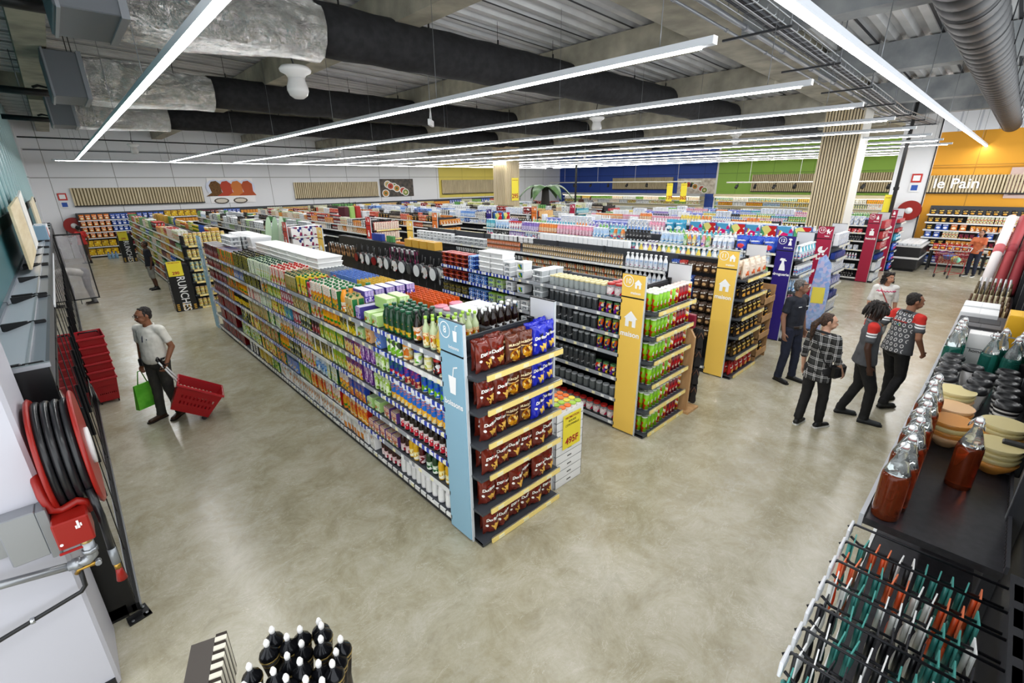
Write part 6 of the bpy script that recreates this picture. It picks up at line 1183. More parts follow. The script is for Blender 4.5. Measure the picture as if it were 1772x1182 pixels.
def promo(lab,M,w,h,price,lines,stand=None):
    t=thing('price_card',lab,'price card',M.to_translation()); Ml=Matrix.Translation(-M.to_translation())@M
    b=MB(); b.M=Ml; b.box(-w/2,w/2,0,h,-.004,0,mat('f2df3a',.45)); obj('card',b,t)
    m=MB(); m.M=Ml; Rr=mat('a81c20',.45); Kk=mat('3a3410',.45)
    m.text(price,h*.27,Matrix.Translation((0,h*.2,.002)),Rr,bold=.03); y=h*.9
    m.text('PROMOTION',w*.13,Matrix.Translation((0,y,.002)),Rr,bold=.015)
    for s in lines: y-=h*.11; m.text(s,w*.12,Matrix.Translation((0,y,.002)),Kk,bold=.01)
    obj('printing',m,t); return t
promo('yellow promotion card for candles hanging on the white trays',frame((3.58,2.845,.48),(1,0,0),(0,0,1)),.3,.42,'495F',['BOUGIE','CITRONNELLE'])
promo('yellow price card on the far timber column',frame((18.05,18.8,2.35),(1,0,0),(0,0,1)),.5,1.15,'295',['PRIX BAS'] if 0 else [])
promo('yellow hanging price card before the blue wall, left of two',frame((30.0,16.3,1.95),(0,-1,0),(0,0,1)),.42,1.15,'139',[]); promo('yellow hanging price card before the blue wall, right of two',frame((30.0,15.3,1.95),(0,-1,0),(0,0,1)),.42,1.15,'365',[])
promo('yellow price card beside the near timber column',frame((20.6,3.05,1.75),(0,-1,0),(0,0,1)),.3,1.0,'199' if 0 else '',[])
# crunch promotion stand at the far endcap
def crunch(lab,x,y):
    t=thing('promotion_stand',lab,'promotion stand',(x,y,0)); KB=mat('131313',.4)
    obj('cabinet',MB().box(0,.5,0,.4,0,1.2,KB,.01).box(.02,.48,.02,.38,1.2,1.28,KB),t); m=MB(); m.text('CRUNCHES',.27,frame((-.004,.2,.56),(0,0,-1),(0,-1,0)),mat('f4f4f4',.4),bold=.01,sx=.8); obj('lettering',m,t); m=MB(); m.text('CRUNCHES',.27,frame((.25,-.004,.56),(0,0,-1),(1,0,0)),mat('f4f4f4',.4),bold=.01,sx=.8); obj('lettering',m,t)
    m=MB()
    for k in range(14): m.box(.03+(k%4)*.13,.09+(k%4)*.13,-.003,0,.03+(k//4)*.05,.06+(k//4)*.05,mat('d8a83c',.5)); m.box(-.003,0,.03+(k%3)*.13,.09+(k%3)*.13,.03+(k//4)*.05,.06+(k//4)*.05,mat('d8a83c',.5))
    obj('crisp_print',m,t); return t
crunch('black snack promotion stand at the corner of far left gondola',1.72,15.3); crunch('farther black snack promotion stand on the far left gondola side',1.62,27.6)
promo('yellow price card on the nearer black snack stand',frame((1.9,15.28,.98),(1,0,0),(0,0,1)),.34,.4,'290',[]); promo('yellow price card on the farther black snack stand',frame((1.82,27.58,.98),(1,0,0),(0,0,1)),.34,.4,'290',[])
bottle('wat','large clear blue water bottle',mat('9cc4e4',.1,alpha=.7),None,CAPB,.32,.06,'water_bottle',neck=.4)
for i in range(3):
    for j in range(2): put('wat',(1.25+.14*i,29.6+.14*j,0),0,'large clear blue water bottle standing on floor by orange snacks','water bottles on floor')
# flip-flop stand and cardboard dump bin
t=thing('sandal_stand','tan wooden sandal stand beside endcap ten','stand',(6.12,2.72,0)); WD=noisemat('tan plywood','b48a5c','c89e6e',3,.5,3,stretch=(4,4,.6)); pr=[(0,0),(.3,0),(.3,1.2),(.24,1.3),(.08,1.3),(0,1.18)]
b=MB(); b.M=frame((0,0,0),(0,1,0),(0,0,1)); b.prism([(x,z) for x,z in pr],0,.04,WD); obj('side_board',b,t); obj('base_board',MB().box(-.05,.28,-.06,.3,0,.035,WD).box(.04,.2,.13,.17,.035,1.25,WD),t); obj('top_board',MB().box(.02,.1,.05,.25,1.3,1.5,mat('8a1c34',.4),.01),t)
def flip(key):
    pts=[(-.04,0),(-.045,-.1),(-.035,-.17),(-.045,-.25),(-.03,-.29),(.0,-.3),(.03,-.29),(.045,-.25),(.035,-.17),(.045,-.1),(.04,0),(.02,.02),(-.02,.02)]
    m=MB(); m.M=frame((0,0,0),(1,0,0),(0,0,1)); m.prism(pts,0,.022,mat('1c1a1c',.6)); s=MB(); s.tube([(-.038,-.02,-.12),(-.02,-.05,-.07),(0,-.02,-.03),(.02,-.05,-.07),(.038,-.02,-.12)],.008,mat('6a4a3a',.5),6); proto(key,'flip_flop','flip-flop',' black flip-flop with brown strap'.strip(),.09,.05,.32,[(None,m),('strap',s)])
flip('flop')
for r in range(4):
    for c in range(6): put('flop',(6.4+.02*c,2.76+.045*c,1.22-.29*r),-math.pi/2+.5,'black flip-flop with brown strap hanging on the tan stand','flip-flops on the stand')
t=thing('cardboard_display','brown cardboard display behind man in navy shirt','display',(8.95,2.78,0)); CB=noisemat('brown cardboard','a07a4e','b88e60',4,.7,3)
obj('side_walls',MB().box(0,.02,0,.4,0,1.42,CB).box(.5,.52,0,.4,0,1.42,CB).box(0,.52,.38,.4,0,1.42,CB),t)
for z in (.12,.46,.8,1.14): sh=obj('shelf',MB().box(0,.52,0,.4,z-.02,z,CB),t); obj('front_lip',MB().box(0,.52,-.01,.01,z-.02,z+.09,CB),sh)
obj('header_card',MB().box(0,.52,.37,.39,1.42,1.6,mat('d8d2c8',.5)),t)
for z in (.12,.46,.8,1.14): run('bagC',(8.98,2.82,z),1,0,0,.46,'in brown cardboard display behind navy shirt man')
t=thing('promo_flag','pale blue leaning promotion banner by gondola thirteen','banner',(11.95,2.62,0)); b=MB(); b.M=frame((0,0,0),(.3,-1,0),(.12,.05,1)); b.prism([(-.16,.02),(.16,.02),(.2,.9),(.16,1.5),(.02,1.72),(-.1,1.6),(-.16,.9)],-.01,0,LB('banner print','aebfe0',['bccaea','a4b8e4','c8c4e0'],26,220,1.3)); obj('cloth',b,t); b=MB(); b.M=frame((0,0,0),(.3,-1,0),(.12,.05,1)); b.box(-.12,.12,.62,.98,.0,.006,mat('eedc50',.5)); obj('yellow_card',b,t); obj('foot',MB().lathe([(.16,0),(.16,.02)],DARK,14),t)
# chest freezer, table, promo bits at the far right
t=thing('chest_freezer','black low chest freezer with white goods on top near bread wall','freezer',(22.3,2.05,0)); obj('tub',MB().box(0,2.4,0,.95,.08,.9,mat('1b1b1d',.4),.02).box(.1,2.3,.08,.9,0,.08,BLACK),t); obj('white_band',MB().box(-.01,2.41,-.01,.96,.45,.52,WHITE),t); obj('rim',MB().box(-.02,2.42,-.02,.97,.88,.92,mat('dcdcdc',.4)),t)
run('tubW',(22.35,2.1,.93),1,0,0,2.3,'piled on the black chest freezer',rows=5,layers=1)
t=thing('display_table','long black-legged display table before the bread shelving','table',(23.2,.35,0)); obj('table_top',MB().box(0,.7,0,1.55,.74,.78,mat('dcd8cc',.5)),t)
for p in ((.04,.04),(.66,.04),(.04,1.5),(.66,1.5)): obj('leg',MB().box(p[0]-.03,p[0]+.03,p[1]-.03,p[1]+.03,0,.74,BLACK),t)
run('food',(23.25,.4,.78),0,1,0,1.4,'on the long display table',rows=1) if 0 else None
run('bagR',(23.22,1.85,.78),0,-1,-math.pi/2,1.4,'on the long display table',rows=2)
# shopping cart
t=thing('shopping_cart','red shopping cart pushed before the bread shelving','shopping cart',(22.0,1.15,0),-1.9); CR=mat('9a1c28',.35)
b=MB()
for k in range(7): z=.52+.055*k; q=.02*k; b.tube([(-.26-q*.3,-.45-q,z),(.26+q*.3,-.45-q,z),(.24+q*.3,.42,z),(-.24-q*.3,.42,z)],.008,CR,5,closed=True)
for k in range(9): u=-.4+k*.1; 
for s in (-1,1):
    for k in range(9): u=-.44+k*.105; b.tube([(s*.24,u,.5),(s*.28,u-.02,.86)],.006,CR,4)
for k in range(6): x=-.22+.088*k; b.tube([(x,-.45,.5),(x*1.1,-.58,.86)],.006,CR,4); b.tube([(x,.42,.5),(x,.42,.86)],.006,CR,4); b.tube([(x,-.45,.51),(x,.42,.51)],.006,CR,4)
obj('wire_basket',b,t); obj('chassis',MB().tube([(-.22,.42,.52),(-.24,.4,.2),(-.24,.35,.13),(-.2,-.45,.14),(-.2,-.4,.3),(-.2,-.4,.5)],.013,CR,6).tube([(.22,.42,.52),(.24,.4,.2),(.24,.35,.13),(.2,-.45,.14),(.2,-.4,.3),(.2,-.4,.5)],.013,CR,6).tube([(-.24,.3,.13),(.24,.3,.13)],.01,CR,5),t)
obj('push_bar',MB().tube([(-.26,.42,.86),(-.27,.52,.98),(.27,.52,.98),(.26,.42,.86)],.016,mat('d8d8dc',.4),8),t)
for p in ((-.22,.36),(.22,.36),(-.19,-.42),(.19,-.42)): obj('wheel',MB().lathe([(.045,-.015),(.062,-.008),(.062,.008),(.045,.015)],BLACK,12,c=(p[0],p[1],.062),axis='x'),t)
tag(obj('plastic_basin',MB().lathe([(.14,0),(.2,.12),(.21,.125),(.195,.12),(.135,.01),(.001,.01)],mat('5c8ad0',.3),18,c=(22.05,1.22,.6))),'blue round basin riding in the red cart','basin')
tag(obj('shopping_bag_goods',MB().ell((21.85,1.05,.64),.15,.13,.11,LB('cart goods','b8b468',['8cb490','e0d890','6a8a4a'],14,230,1.3)).ell((21.72,1.0,.63),.09,.1,.1,mat('7cc4a4',.3))),'green and yellow bagged shopping in the red cart','shopping')
# palm-like decoration over the far shelves
t=thing('palm_decoration','giant green palm leaf decoration rising above the far shelves','decoration',(21.0,19.3,0)); LG=noisemat('palm leaf','2c4a2c','5c7c4c',3,.4,3); obj('trunk',MB().lathe([(.32,0),(.3,1.6),(.22,2.6),(.2,3.0)],mat('2a2622',.6),12),t)
for k in range(6):
    a=k*1.047+.3; b=MB(); vs=[]; n=9
    for i in range(n+1):
        u=i/n; rr=.1+1.5*u; z=2.95+.35*math.sin(u*2.6)-.75*u*u; w=.34*math.sin(math.pi*min(1,u*.93+.07))
        for s in (-1,0,1): vs.append((rr*math.cos(a)-s*w*math.sin(a),rr*math.sin(a)+s*w*math.cos(a),z-(.1 if s else 0)))
    fs=[]
    for i in range(n): 
        for s in range(2): fs.append((i*3+s,i*3+s+1,i*3+s+4,i*3+s+3))
    b.add(vs,fs,LG,True); b.add([(x,y,z-.02) for x,y,z in vs],[f[::-1] for f in fs],LG,True); obj('leaf',b,t)
# ---------------------------------------------------------------- people
def remesh(mb, voxel, mt, smooth=4, name='body', extra=None, rough=(0,1)):
    me=mb.mesh('raw'); me.materials.clear(); o=bpy.data.objects.new('raw',me); COL.objects.link(o)
    r=o.modifiers.new('r','REMESH'); r.mode='VOXEL'; r.voxel_size=voxel; r.use_smooth_shade=True
    s=o.modifiers.new('s','SMOOTH'); s.iterations=smooth; s.factor=.5
    dg=bpy.context.evaluated_depsgraph_get(); nm=bpy.data.meshes.new_from_object(o.evaluated_get(dg)); bpy.data.objects.remove(o); nm.name=name
    nm.materials.clear(); nm.materials.append(mt)
    if rough[0]:
        nr=[v.normal.copy() for v in nm.vertices]; cs=[]
        for v,q in zip(nm.vertices,nr): cs+=(v.co+q*(rough[0]*noise.noise(v.co*rough[1])+rough[0]*.5*noise.noise(v.co*rough[1]*2.3)))[:]
        nm.vertices.foreach_set('co',cs); nm.update()
    if extra is not None and extra.v:
        nv=len(nm.vertices); vs=[tuple(v.co) for v in nm.vertices]+extra.v; fs=[tuple(p.vertices) for p in nm.polygons]; k=len(fs)
        out=bpy.data.meshes.new(name); out.from_pydata(vs,[],fs+[[i+nv for i in f] for f in extra.f]); out.materials.append(mt)
        for m in extra.mats: out.materials.append(m)
        out.polygons.foreach_set('material_index',[0]*k+[i+1 for i in extra.mi]); out.polygons.foreach_set('use_smooth',[True]*(k+len(extra.f))); out.update(); bpy.data.meshes.remove(nm); return out
    nm.polygons.foreach_set('use_smooth',[True]*len(nm.polygons)); nm.update(); return nm
V=Vector
def hand(mb, w, d, th, nrm, s, curl=.35):
    """w wrist, d hand direction, th thumb side, nrm palm side"""
    d=d.normalized(); th=(th-d*th.dot(d)).normalized(); nrm=(nrm-d*nrm.dot(d)-th*nrm.dot(th)).normalized(); m=BLACK
    mb.cap(w,w+d*.035*s,.026*s,.033*s,m,10,1,.62,side=th); mb.cap(w+d*.03*s,w+d*.08*s,.036*s,.034*s,m,10,1.1,.42,side=th)
    for k,(o,L) in enumerate(((.027,.066),(.009,.075),(-.009,.07),(-.026,.055))):
        p=w+d*.085*s+th*o*s; dd=d+th*o*2.2
        for j,f in enumerate((.44,.32,.24)):
            a=curl*(j+.7)*(1+.12*k); q=(dd.normalized()*math.cos(a)+nrm*math.sin(a)); p2=p+q*L*f*s; mb.cap(p,p2,.0092*s,.0085*s,m,7); p=p2
    p=w+d*.03*s+th*.028*s; p2=p+(d*.7+th*.75+nrm*.25).normalized()*.036*s; p3=p2+(d*.95+th*.2+nrm*.35).normalized()*.03*s; mb.cap(p,p2,.0125*s,.0105*s,m,7); mb.cap(p2,p3,.0105*s,.0085*s,m,7)
def person(lab, loc, rz, H, skin, shirt, pants, shoe, J=None, lean=0, bend=None, head=(0,0), build=1.0, sleeve=.62, leg=1.0, tuck=True, female=False, hair=None, hairmat=None, vox=.0075, collar=None, hem=0, belt=None, extras=None, curl=(.35,.35), sockc=None, lip='8a4a42'):
    k=H/1.75; t=thing('person',lab,'person',loc,rz); B=build
    j=dict(pel=(0,0,.95),spi=(0,.005,1.14),che=(0,0,1.31),nek=(0,-.015,1.46),hea=(0,.015,1.62))
    for s,c in ((1,'R'),(-1,'L')): j.update({c+'sho':(s*.18*(.9 if female else 1),-.012,1.405),c+'elb':(s*.235*(.92 if female else 1),-.035,1.13),c+'wri':(s*.245*(.95 if female else 1),.03,.885),c+'hip':(s*.09,0,.92),c+'kne':(s*.1,.02,.5),c+'ank':(s*.105,-.03,.085),c+'toe':(s*.125,.13,.03)})
    j.update(J or {}); j={a:V(b) for a,b in j.items()}
    if lean or bend:
        a=bend or lean; pv=j['pel']; R=Matrix.Rotation(-a,3,'X')
        for n in ('spi','che','nek','hea','Rsho','Lsho','Relb','Lelb','Rwri','Lwri'):
            if bend and n[1:] in('elb','wri') : continue
            if J and n in J and n[1:] in('wri','elb'): continue
            j[n]=pv+R@(j[n]-pv)
    j={a:b*k for a,b in j.items()}; m=BLACK; b=MB(); s_=k
    RH=Matrix.Rotation(-head[0],3,'Z')@Matrix.Rotation((-bend*.6 if bend else 0)+head[1],3,'X'); hc=j['hea']; hp=lambda x,y,z: hc+RH@(V((x,y,z))*s_)
    # head: skull, face, jaw, nose, ears
    b.ell(hc,.074*s_,.094*s_,.098*s_,m,18,12,RH); b.cap(hp(0,.028,-.04),hp(0,.045,-.085),.062*s_,.036*s_,m,12); b.cap(hp(-.02,.055,-.05),hp(.02,.055,-.05),.045*s_,.045*s_,m,10); b.cap(hp(0,.088,.002),hp(0,.107,-.03),.009*s_,.014*s_,m,8)
    b.cap(hp(-.012,.088,-.036),hp(.012,.088,-.036),.01*s_,.01*s_,m,6); b.cap(hp(-.03,.08,.028),hp(.03,.08,.028),.013*s_,.013*s_,m,8)
    for s in (-1,1): b.ell(hp(s*.077,-.008,-.012),.009*s_,.02*s_,.031*s_,m,8,6,RH)
    b.cap(j['nek']-V((0,0,.03))*k,hp(0,-.015,-.05),.056*s_*B**.5,.052*s_,m,12)
    b.cap(j['pel'],j['spi'],.125*k*B,.11*k*B,m,14,1.12,.74,side=(1,0,0)); b.cap(j['spi'],j['che'],.11*k*B,.125*k*B,m,14,1.15,.72,side=(1,0,0)); b.cap(j['Lsho'],j['Rsho'],.055*k,.055*k,m,10)
    for s,c in ((1,'R'),(-1,'L')):
        b.cap(j[c+'sho'],j[c+'elb'],.05*k*B**.6,.038*k*B**.5,m,10); b.cap(j[c+'elb'],j[c+'wri'],.04*k*B**.5,.026*k,m,10)
        b.cap(j[c+'hip'],j[c+'kne'],.08*k*B**.6,.055*k,m,12); b.cap(j[c+'kne'],j[c+'kne']*.55+j[c+'ank']*.45-V((0,.012,0)),.053*k,.05*k,m,10); b.cap(j[c+'kne']*.55+j[c+'ank']*.45-V((0,.012,0)),j[c+'ank'],.05*k,.036*k,m,10); b.cap(j[c+'ank']-V((0,.02,.03))*k,j[c+'toe'],.032*k,.026*k,m,8)
        hd=j[c+'wri']-j[c+'elb']; hand(b,j[c+'wri'],hd,V((0,1,0)) if abs(hd.normalized().y)<.8 else V((0,0,1)),V((-s,0,0)),k,curl[0 if c=='R' else 1])
    f=MB()
    for s in (-1,1):
        f.ell(hp(s*.031,.084,.006),.0125*s_,.008*s_,.0075*s_,mat('e8e2da',.3),8,6,RH); f.ell(hp(s*.032,.0905,.006),.0055*s_,.004*s_,.006*s_,mat('1a100c',.2),8,6,RH); f.cap(hp(s*.016,.092,.028),hp(s*.047,.085,.03),.005*s_,.0035*s_,hairmat or BLACK,6)
    f.cap(hp(-.022,.091,-.062),hp(.022,.091,-.062),.0055*s_,.0055*s_,mat(lip,.5),8)
    obj('body',remesh(b,vox,mat(skin,.5),4,'body',f),t)
    # clothing
    c_=MB(); zb=j['pel']+V((0,0,-.03-hem))*k
    tw=.128 if female else .142
    c_.cap(zb,j['spi'],(tw+.03 if hem else tw)*k*B,(.118 if female else .135)*k*B,m,18,1.16,.8,side=(1,0,0),round_ends=False); c_.cap(j['spi'],j['che'],(.118 if female else .135)*k*B,.142*k*B**.8,m,18,1.18,.78,side=(1,0,0)); c_.cap(j['che'],j['che']*.35+j['nek']*.65,.14*k*B**.8,.085*k,m,16,1.2,.75,side=(1,0,0)); c_.cap(j['Lsho'],j['Rsho'],.067*k,.067*k,m,12)
    if female:
        for s in (-1,1): c_.ell(j['che']+V((s*.065,.085,-.01))*k,.06*k,.055*k,.06*k,m,10,8)
    c_.ell((j['che']*.5+j['nek']*.5)+V((0,.01,-.02))*k,.165*k,.095*k*B,.085*k,m,16,10)
    if B>1.08: c_.cap(j['pel']+V((0,.035,.02))*k,j['che']+V((0,.02,-.03))*k,.135*k*B,.125*k*B,m,16,1.05,.78,side=(1,0,0))
    for c in 'RL':
        a,e,w=j[c+'sho'],j[c+'elb'],j[c+'wri']
        if sleeve<=1: c_.cap(a,a+(e-a)*sleeve,.062*k,.058*k,m,12); q=a+(e-a)*sleeve; c_.cap(q-(e-a)*.03,q+(e-a)*.06,.059*k,.062*k,m,12,round_ends=False)
        else: c_.cap(a,e,.066*k,.055*k,m,12); c_.cap(e,e+(w-e)*(sleeve-1),.055*k,.05*k,m,12,round_ends=False)
    obj('shirt',remesh(c_,vox*1.1,shirt,14,'shirt',None,(.006,11)),t)
    if collar: obj('collar',MB().tube([j['nek']+V((.068*math.cos(a),.062*math.sin(a)-.004,-.012-.03*math.sin(a)))*k for a in [q*math.pi/8 for q in range(16)]],.017*k,collar,7,closed=True),t)
    p=MB(); p.cap(j['pel']+V((0,0,.03 if tuck else -.02))*k,j['Rhip']*.5+j['Lhip']*.5-V((0,0,.02))*k,.132*k*B**.8,.135*k*B**.7,m,16,1.15,.86,side=(1,0,0))
    for c in 'RL':
        h_,kn,an=j[c+'hip'],j[c+'kne'],j[c+'ank']; p.cap(h_,kn,.096*k*B**.6,(.068 if female else .072)*k,m,14)
        e=an if leg>=1 else kn+(an-kn)*((leg-.5)*2) ; p.cap(kn,e+V((0,0,.015))*k,(.07 if female else .07)*k,(.06 if female else .058)*k,m,12,round_ends=False); p.ell(kn,.066*k,.066*k,.08*k,m,10,8)
        if leg>=1 and not female: p.cap(e+V((0,0,.06))*k,e-V((0,0,.02))*k,.058*k,.066*k,m,12,round_ends=False)
    obj('trousers',remesh(p,vox*1.1,pants,4,'trousers',None,(.006,12)),t)
    for c in 'RL':
        an,to=j[c+'ank'],j[c+'toe']; d=(to-an); d.z=0; d.normalize(); q=MB(); g=V((0,0,1)); h0=an-V((0,0,.045))*k; sm=MB()
        q.cap(h0-d*.03*k,h0+d*.05*k,.042*k,.042*k,m,12,1,1); q.cap(h0+d*.03*k,V((to.x,to.y,h0.z-.008*k))+d*.02*k,.042*k,.036*k,m,12,1.05,.8,side=tuple(g.cross(d))); q.cap(an-V((0,0,.02))*k,an+V((0,0,.03))*k,.042*k,.045*k,m,10)
        sh=obj('shoe',remesh(q,vox,shoe[0],3,'shoe'),t); side=g.cross(d); base=h0-V((0,0,.03))*k; tip=V((to.x,to.y,base.z))+d*.06*k; pts=[]
        so=MB(); so.M=Matrix(((d.x,side.x,0,base.x),(d.y,side.y,0,base.y),(0,0,1,base.z),(0,0,0,1))); L=(tip-base).length; so.prism([(-.07*k,-.03*k),(-.04*k,-.042*k),(.05*k,-.036*k),(L-.05*k,-.046*k),(L-.005*k,-.03*k),(L,.0),(L-.005*k,.03*k),(L-.05*k,.046*k),(.05*k,.036*k),(-.04*k,.042*k),(-.07*k,.03*k)],-.012*k,.012*k,shoe[1]); obj('sole',so,sh)
        if sockc: obj('sock',MB().lathe([(.04*k,-.01),(.042*k,.06*k)],sockc,10,c=tuple(an)),t)
    if belt: obj('belt',MB().lathe([(.137*k*B,-.02),(.137*k*B,.02)],belt,20,c=tuple(j['pel']+V((0,0,.02))*k),sx=1.17,sy=.86).box(-.025,.025,.112*k*B,.128*k*B,j['pel'].z+0,j['pel'].z+.045,STEEL),t)
    # hair
    hm=hairmat or BLACK; q=MB()
    if hair in('short','bun','gray','pony','curly','dread'):
        q.ell(hp(0,-.034,.026),.08*s_,.083*s_,.09*s_,m,18,12,RH@Matrix.Rotation(.45,3,'X')); q.ell(hp(0,-.045,-.01),.074*s_,.062*s_,.075*s_,m,14,10,RH); q.cap(hp(-.03,.015,.092),hp(.03,.015,.092),.016*s_,.016*s_,m,8)
        for sd in (-1,1): q.cap(hp(sd*.07,.012,.045),hp(sd*.073,.012,-.005),.012*s_,.008*s_,m,8)
        if hair=='pony': q.cap(hp(0,-.1,.01),hp(0.01,-.16,-.08),.035*s_,.045*s_,m,10); q.cap(hp(0.01,-.16,-.08),hp(.0,-.15,-.24),.045*s_,.025*s_,m,10); q.cap(hp(0,-.15,-.24),hp(-.01,-.14,-.32),.025*s_,.01*s_,m,8)
        if hair=='curly':
            R=rnd(5)
            for i in range(70):
                a=R.uniform(0,6.28); z=R.uniform(-.13,.1); rr=.095*(1-max(0,z)**2*40)**.5 if z<.1 else .04; x,y=rr*math.cos(a),rr*math.sin(a)-.02
                if y>.045 and z<.045: continue
                q.ell(hp(x,y,z),.024*s_,.024*s_,.024*s_,m,8,6)
        hmesh=remesh(q,vox*.8,hm,1,'hair',None,(.006,55))
        # trim hair away from the face is left to its placement: it sits behind the hairline
        ho=obj('hair',hmesh,t)
        if hair=='dread':
            R=rnd(9); l=MB()
            for i in range(90):
                a=R.uniform(0,6.28); z=R.uniform(.0,.1); rr=.088*math.sqrt(max(.05,1-(z/.115)**2)); x,y=rr*math.cos(a),rr*math.sin(a)-.012; L=R.uniform(.09,.16)*(.55 if y>.04 else 1); out=1.25+R.uniform(0,.25)
                l.tube([hp(x*.9,y*.9,z),hp(x*out,y*out,z+.006),hp(x*(out+.12),y*(out+.12),z-L*.5),hp(x*(out+.1),y*(out+.1),z-L)],[.011,.012,.011,.007],hm,5)
            obj('locks',l,ho)
    if extras: extras(t,j,k,hp)
    return t
HB=noisemat('dark hair','0a0807','2a211d',55,.75,4,bump=.6,stretch=(1,1,.3)); HBR=noisemat('brown hair','1a110c','4a3020',45,.7,4,bump=.5,stretch=(1,1,.3)); HGR=noisemat('grey hair','8a8a8a','c0c0c0',40,.6,3)
# materials for clothes
def plaid():
    m,t,b=_new('black and white plaid'); L=t.links.new; tc=N(t,'ShaderNodeTexCoord'); sx=N(t,'ShaderNodeSeparateXYZ'); L(tc.outputs['Object'],sx.inputs[0]); outs=[]
    ax=N(t,'ShaderNodeMath',operation='ADD'); L(sx.outputs[0],ax.inputs[0]); L(sx.outputs[1],ax.inputs[1])
    for src in (ax.outputs[0],sx.outputs[2]):
        f=N(t,'ShaderNodeMath',operation='MULTIPLY'); L(src,f.inputs[0]); f.inputs[1].default_value=9.0; fr=N(t,'ShaderNodeMath',operation='FRACT'); L(f.outputs[0],fr.inputs[0]); r=ramp(t,[(0,'000000'),(.12,'9a9a9a'),(.2,'000000'),(.3,'9a9a9a'),(.38,'000000'),(.7,'1c1c1c')],True); L(fr.outputs[0],r.inputs[0]); outs.append(r)
    a=N(t,'ShaderNodeMix',data_type='RGBA'); a.blend_type='ADD'; a.inputs[0].default_value=1; L(outs[0].outputs[0],a.inputs[6]); L(outs[1].outputs[0],a.inputs[7]); h=N(t,'ShaderNodeMix',data_type='RGBA'); h.blend_type='ADD'; h.inputs[0].default_value=1; h.inputs[7].default_value=srgb('161616'); L(a.outputs[2],h.inputs[6]); L(h.outputs[2],b.inputs['Base Color']); b.inputs['Roughness'].default_value=.85; return m
def rings(front=False):
    """dark grey cloth with rows of small white ring marks, red shoulders with white bars"""
    m,t,b=_new('grey ring print polo'); L=t.links.new; tc=N(t,'ShaderNodeTexCoord'); sx=N(t,'ShaderNodeSeparateXYZ'); L(tc.outputs['Object'],sx.inputs[0])
    def M_(op,a,bv=None,c=None):
        n=N(t,'ShaderNodeMath',operation=op)
        for i,x in enumerate((a,bv,c)):
            if x is None: continue
            if isinstance(x,(int,float)): n.inputs[i].default_value=x
            else: L(x,n.inputs[i])
        return n.outputs[0]
    z=M_('MULTIPLY',sx.outputs[2],13.5); row=M_('FLOOR',z); off=M_('MULTIPLY',M_('MODULO',row,2.0),.5); x=M_('ADD',M_('MULTIPLY',sx.outputs[0],15.5),off)
    dx=M_('SUBTRACT',M_('FRACT',x),.5); dz=M_('SUBTRACT',M_('FRACT',z),.5); d=M_('SQRT',M_('ADD',M_('MULTIPLY',dx,dx),M_('MULTIPLY',M_('MULTIPLY',dz,dz),.75)))
    ring=M_('MULTIPLY',M_('GREATER_THAN',d,.19),M_('LESS_THAN',d,.31)); back=M_('LESS_THAN',sx.outputs[1],.0 if not front else -9); low=M_('LESS_THAN',M_('ABSOLUTE',sx.outputs[0]),.16); ring=M_('MULTIPLY',M_('MULTIPLY',ring,back),low)
    c1=N(t,'ShaderNodeMix',data_type='RGBA'); L(ring,c1.inputs[0]); c1.inputs[6].default_value=srgb('505256'); c1.inputs[7].default_value=srgb('dcdcdc')
    sh=M_('MULTIPLY',M_('GREATER_THAN',M_('ABSOLUTE',sx.outputs[0]),.125),M_('GREATER_THAN',sx.outputs[2],1.352)); c2=N(t,'ShaderNodeMix',data_type='RGBA'); L(sh,c2.inputs[0]); L(c1.outputs[2],c2.inputs[6]); c2.inputs[7].default_value=srgb('c8281e')
    bar=M_('MULTIPLY',M_('GREATER_THAN',M_('ABSOLUTE',sx.outputs[0]),.165),M_('MAXIMUM',M_('COMPARE',sx.outputs[2],1.34,.01),M_('COMPARE',sx.outputs[2],1.305,.01))); c3=N(t,'ShaderNodeMix',data_type='RGBA'); L(bar,c3.inputs[0]); L(c2.outputs[2],c3.inputs[6]); c3.inputs[7].default_value=srgb('f2f2f2')
    L(c3.outputs[2],b.inputs['Base Color']); b.inputs['Roughness'].default_value=.8; return m
CW=noisemat('white cotton','d9d6cc','e9e6de',9,.85,3,bump=.08); NAVY=noisemat('navy cotton','10141f','181d2a',9,.8,3,bump=.1); NAVT=noisemat('navy trousers','141a2c','1c2238',9,.85,3,bump=.12); DKG=noisemat('dark grey trousers','2a2926','38362f',9,.85,3,bump=.12); BLKT=noisemat('black trousers','0f0f11','1a1a1d',9,.8,3,bump=.12); KHK=noisemat('pale grey shorts','8f8e88','a5a39c',9,.85,3); REDS=noisemat('red cotton','a81c18','c02a22',9,.8,3)
LEA=(mat('3c2618',.4),mat('1c120c',.6)); BLS=(mat('1b1b1c',.35),mat('0c0c0d',.6)); SNK=(mat('17181a',.5),mat('e6e6e4',.6)); GRS=(mat('34383a',.5),mat('121212',.6))
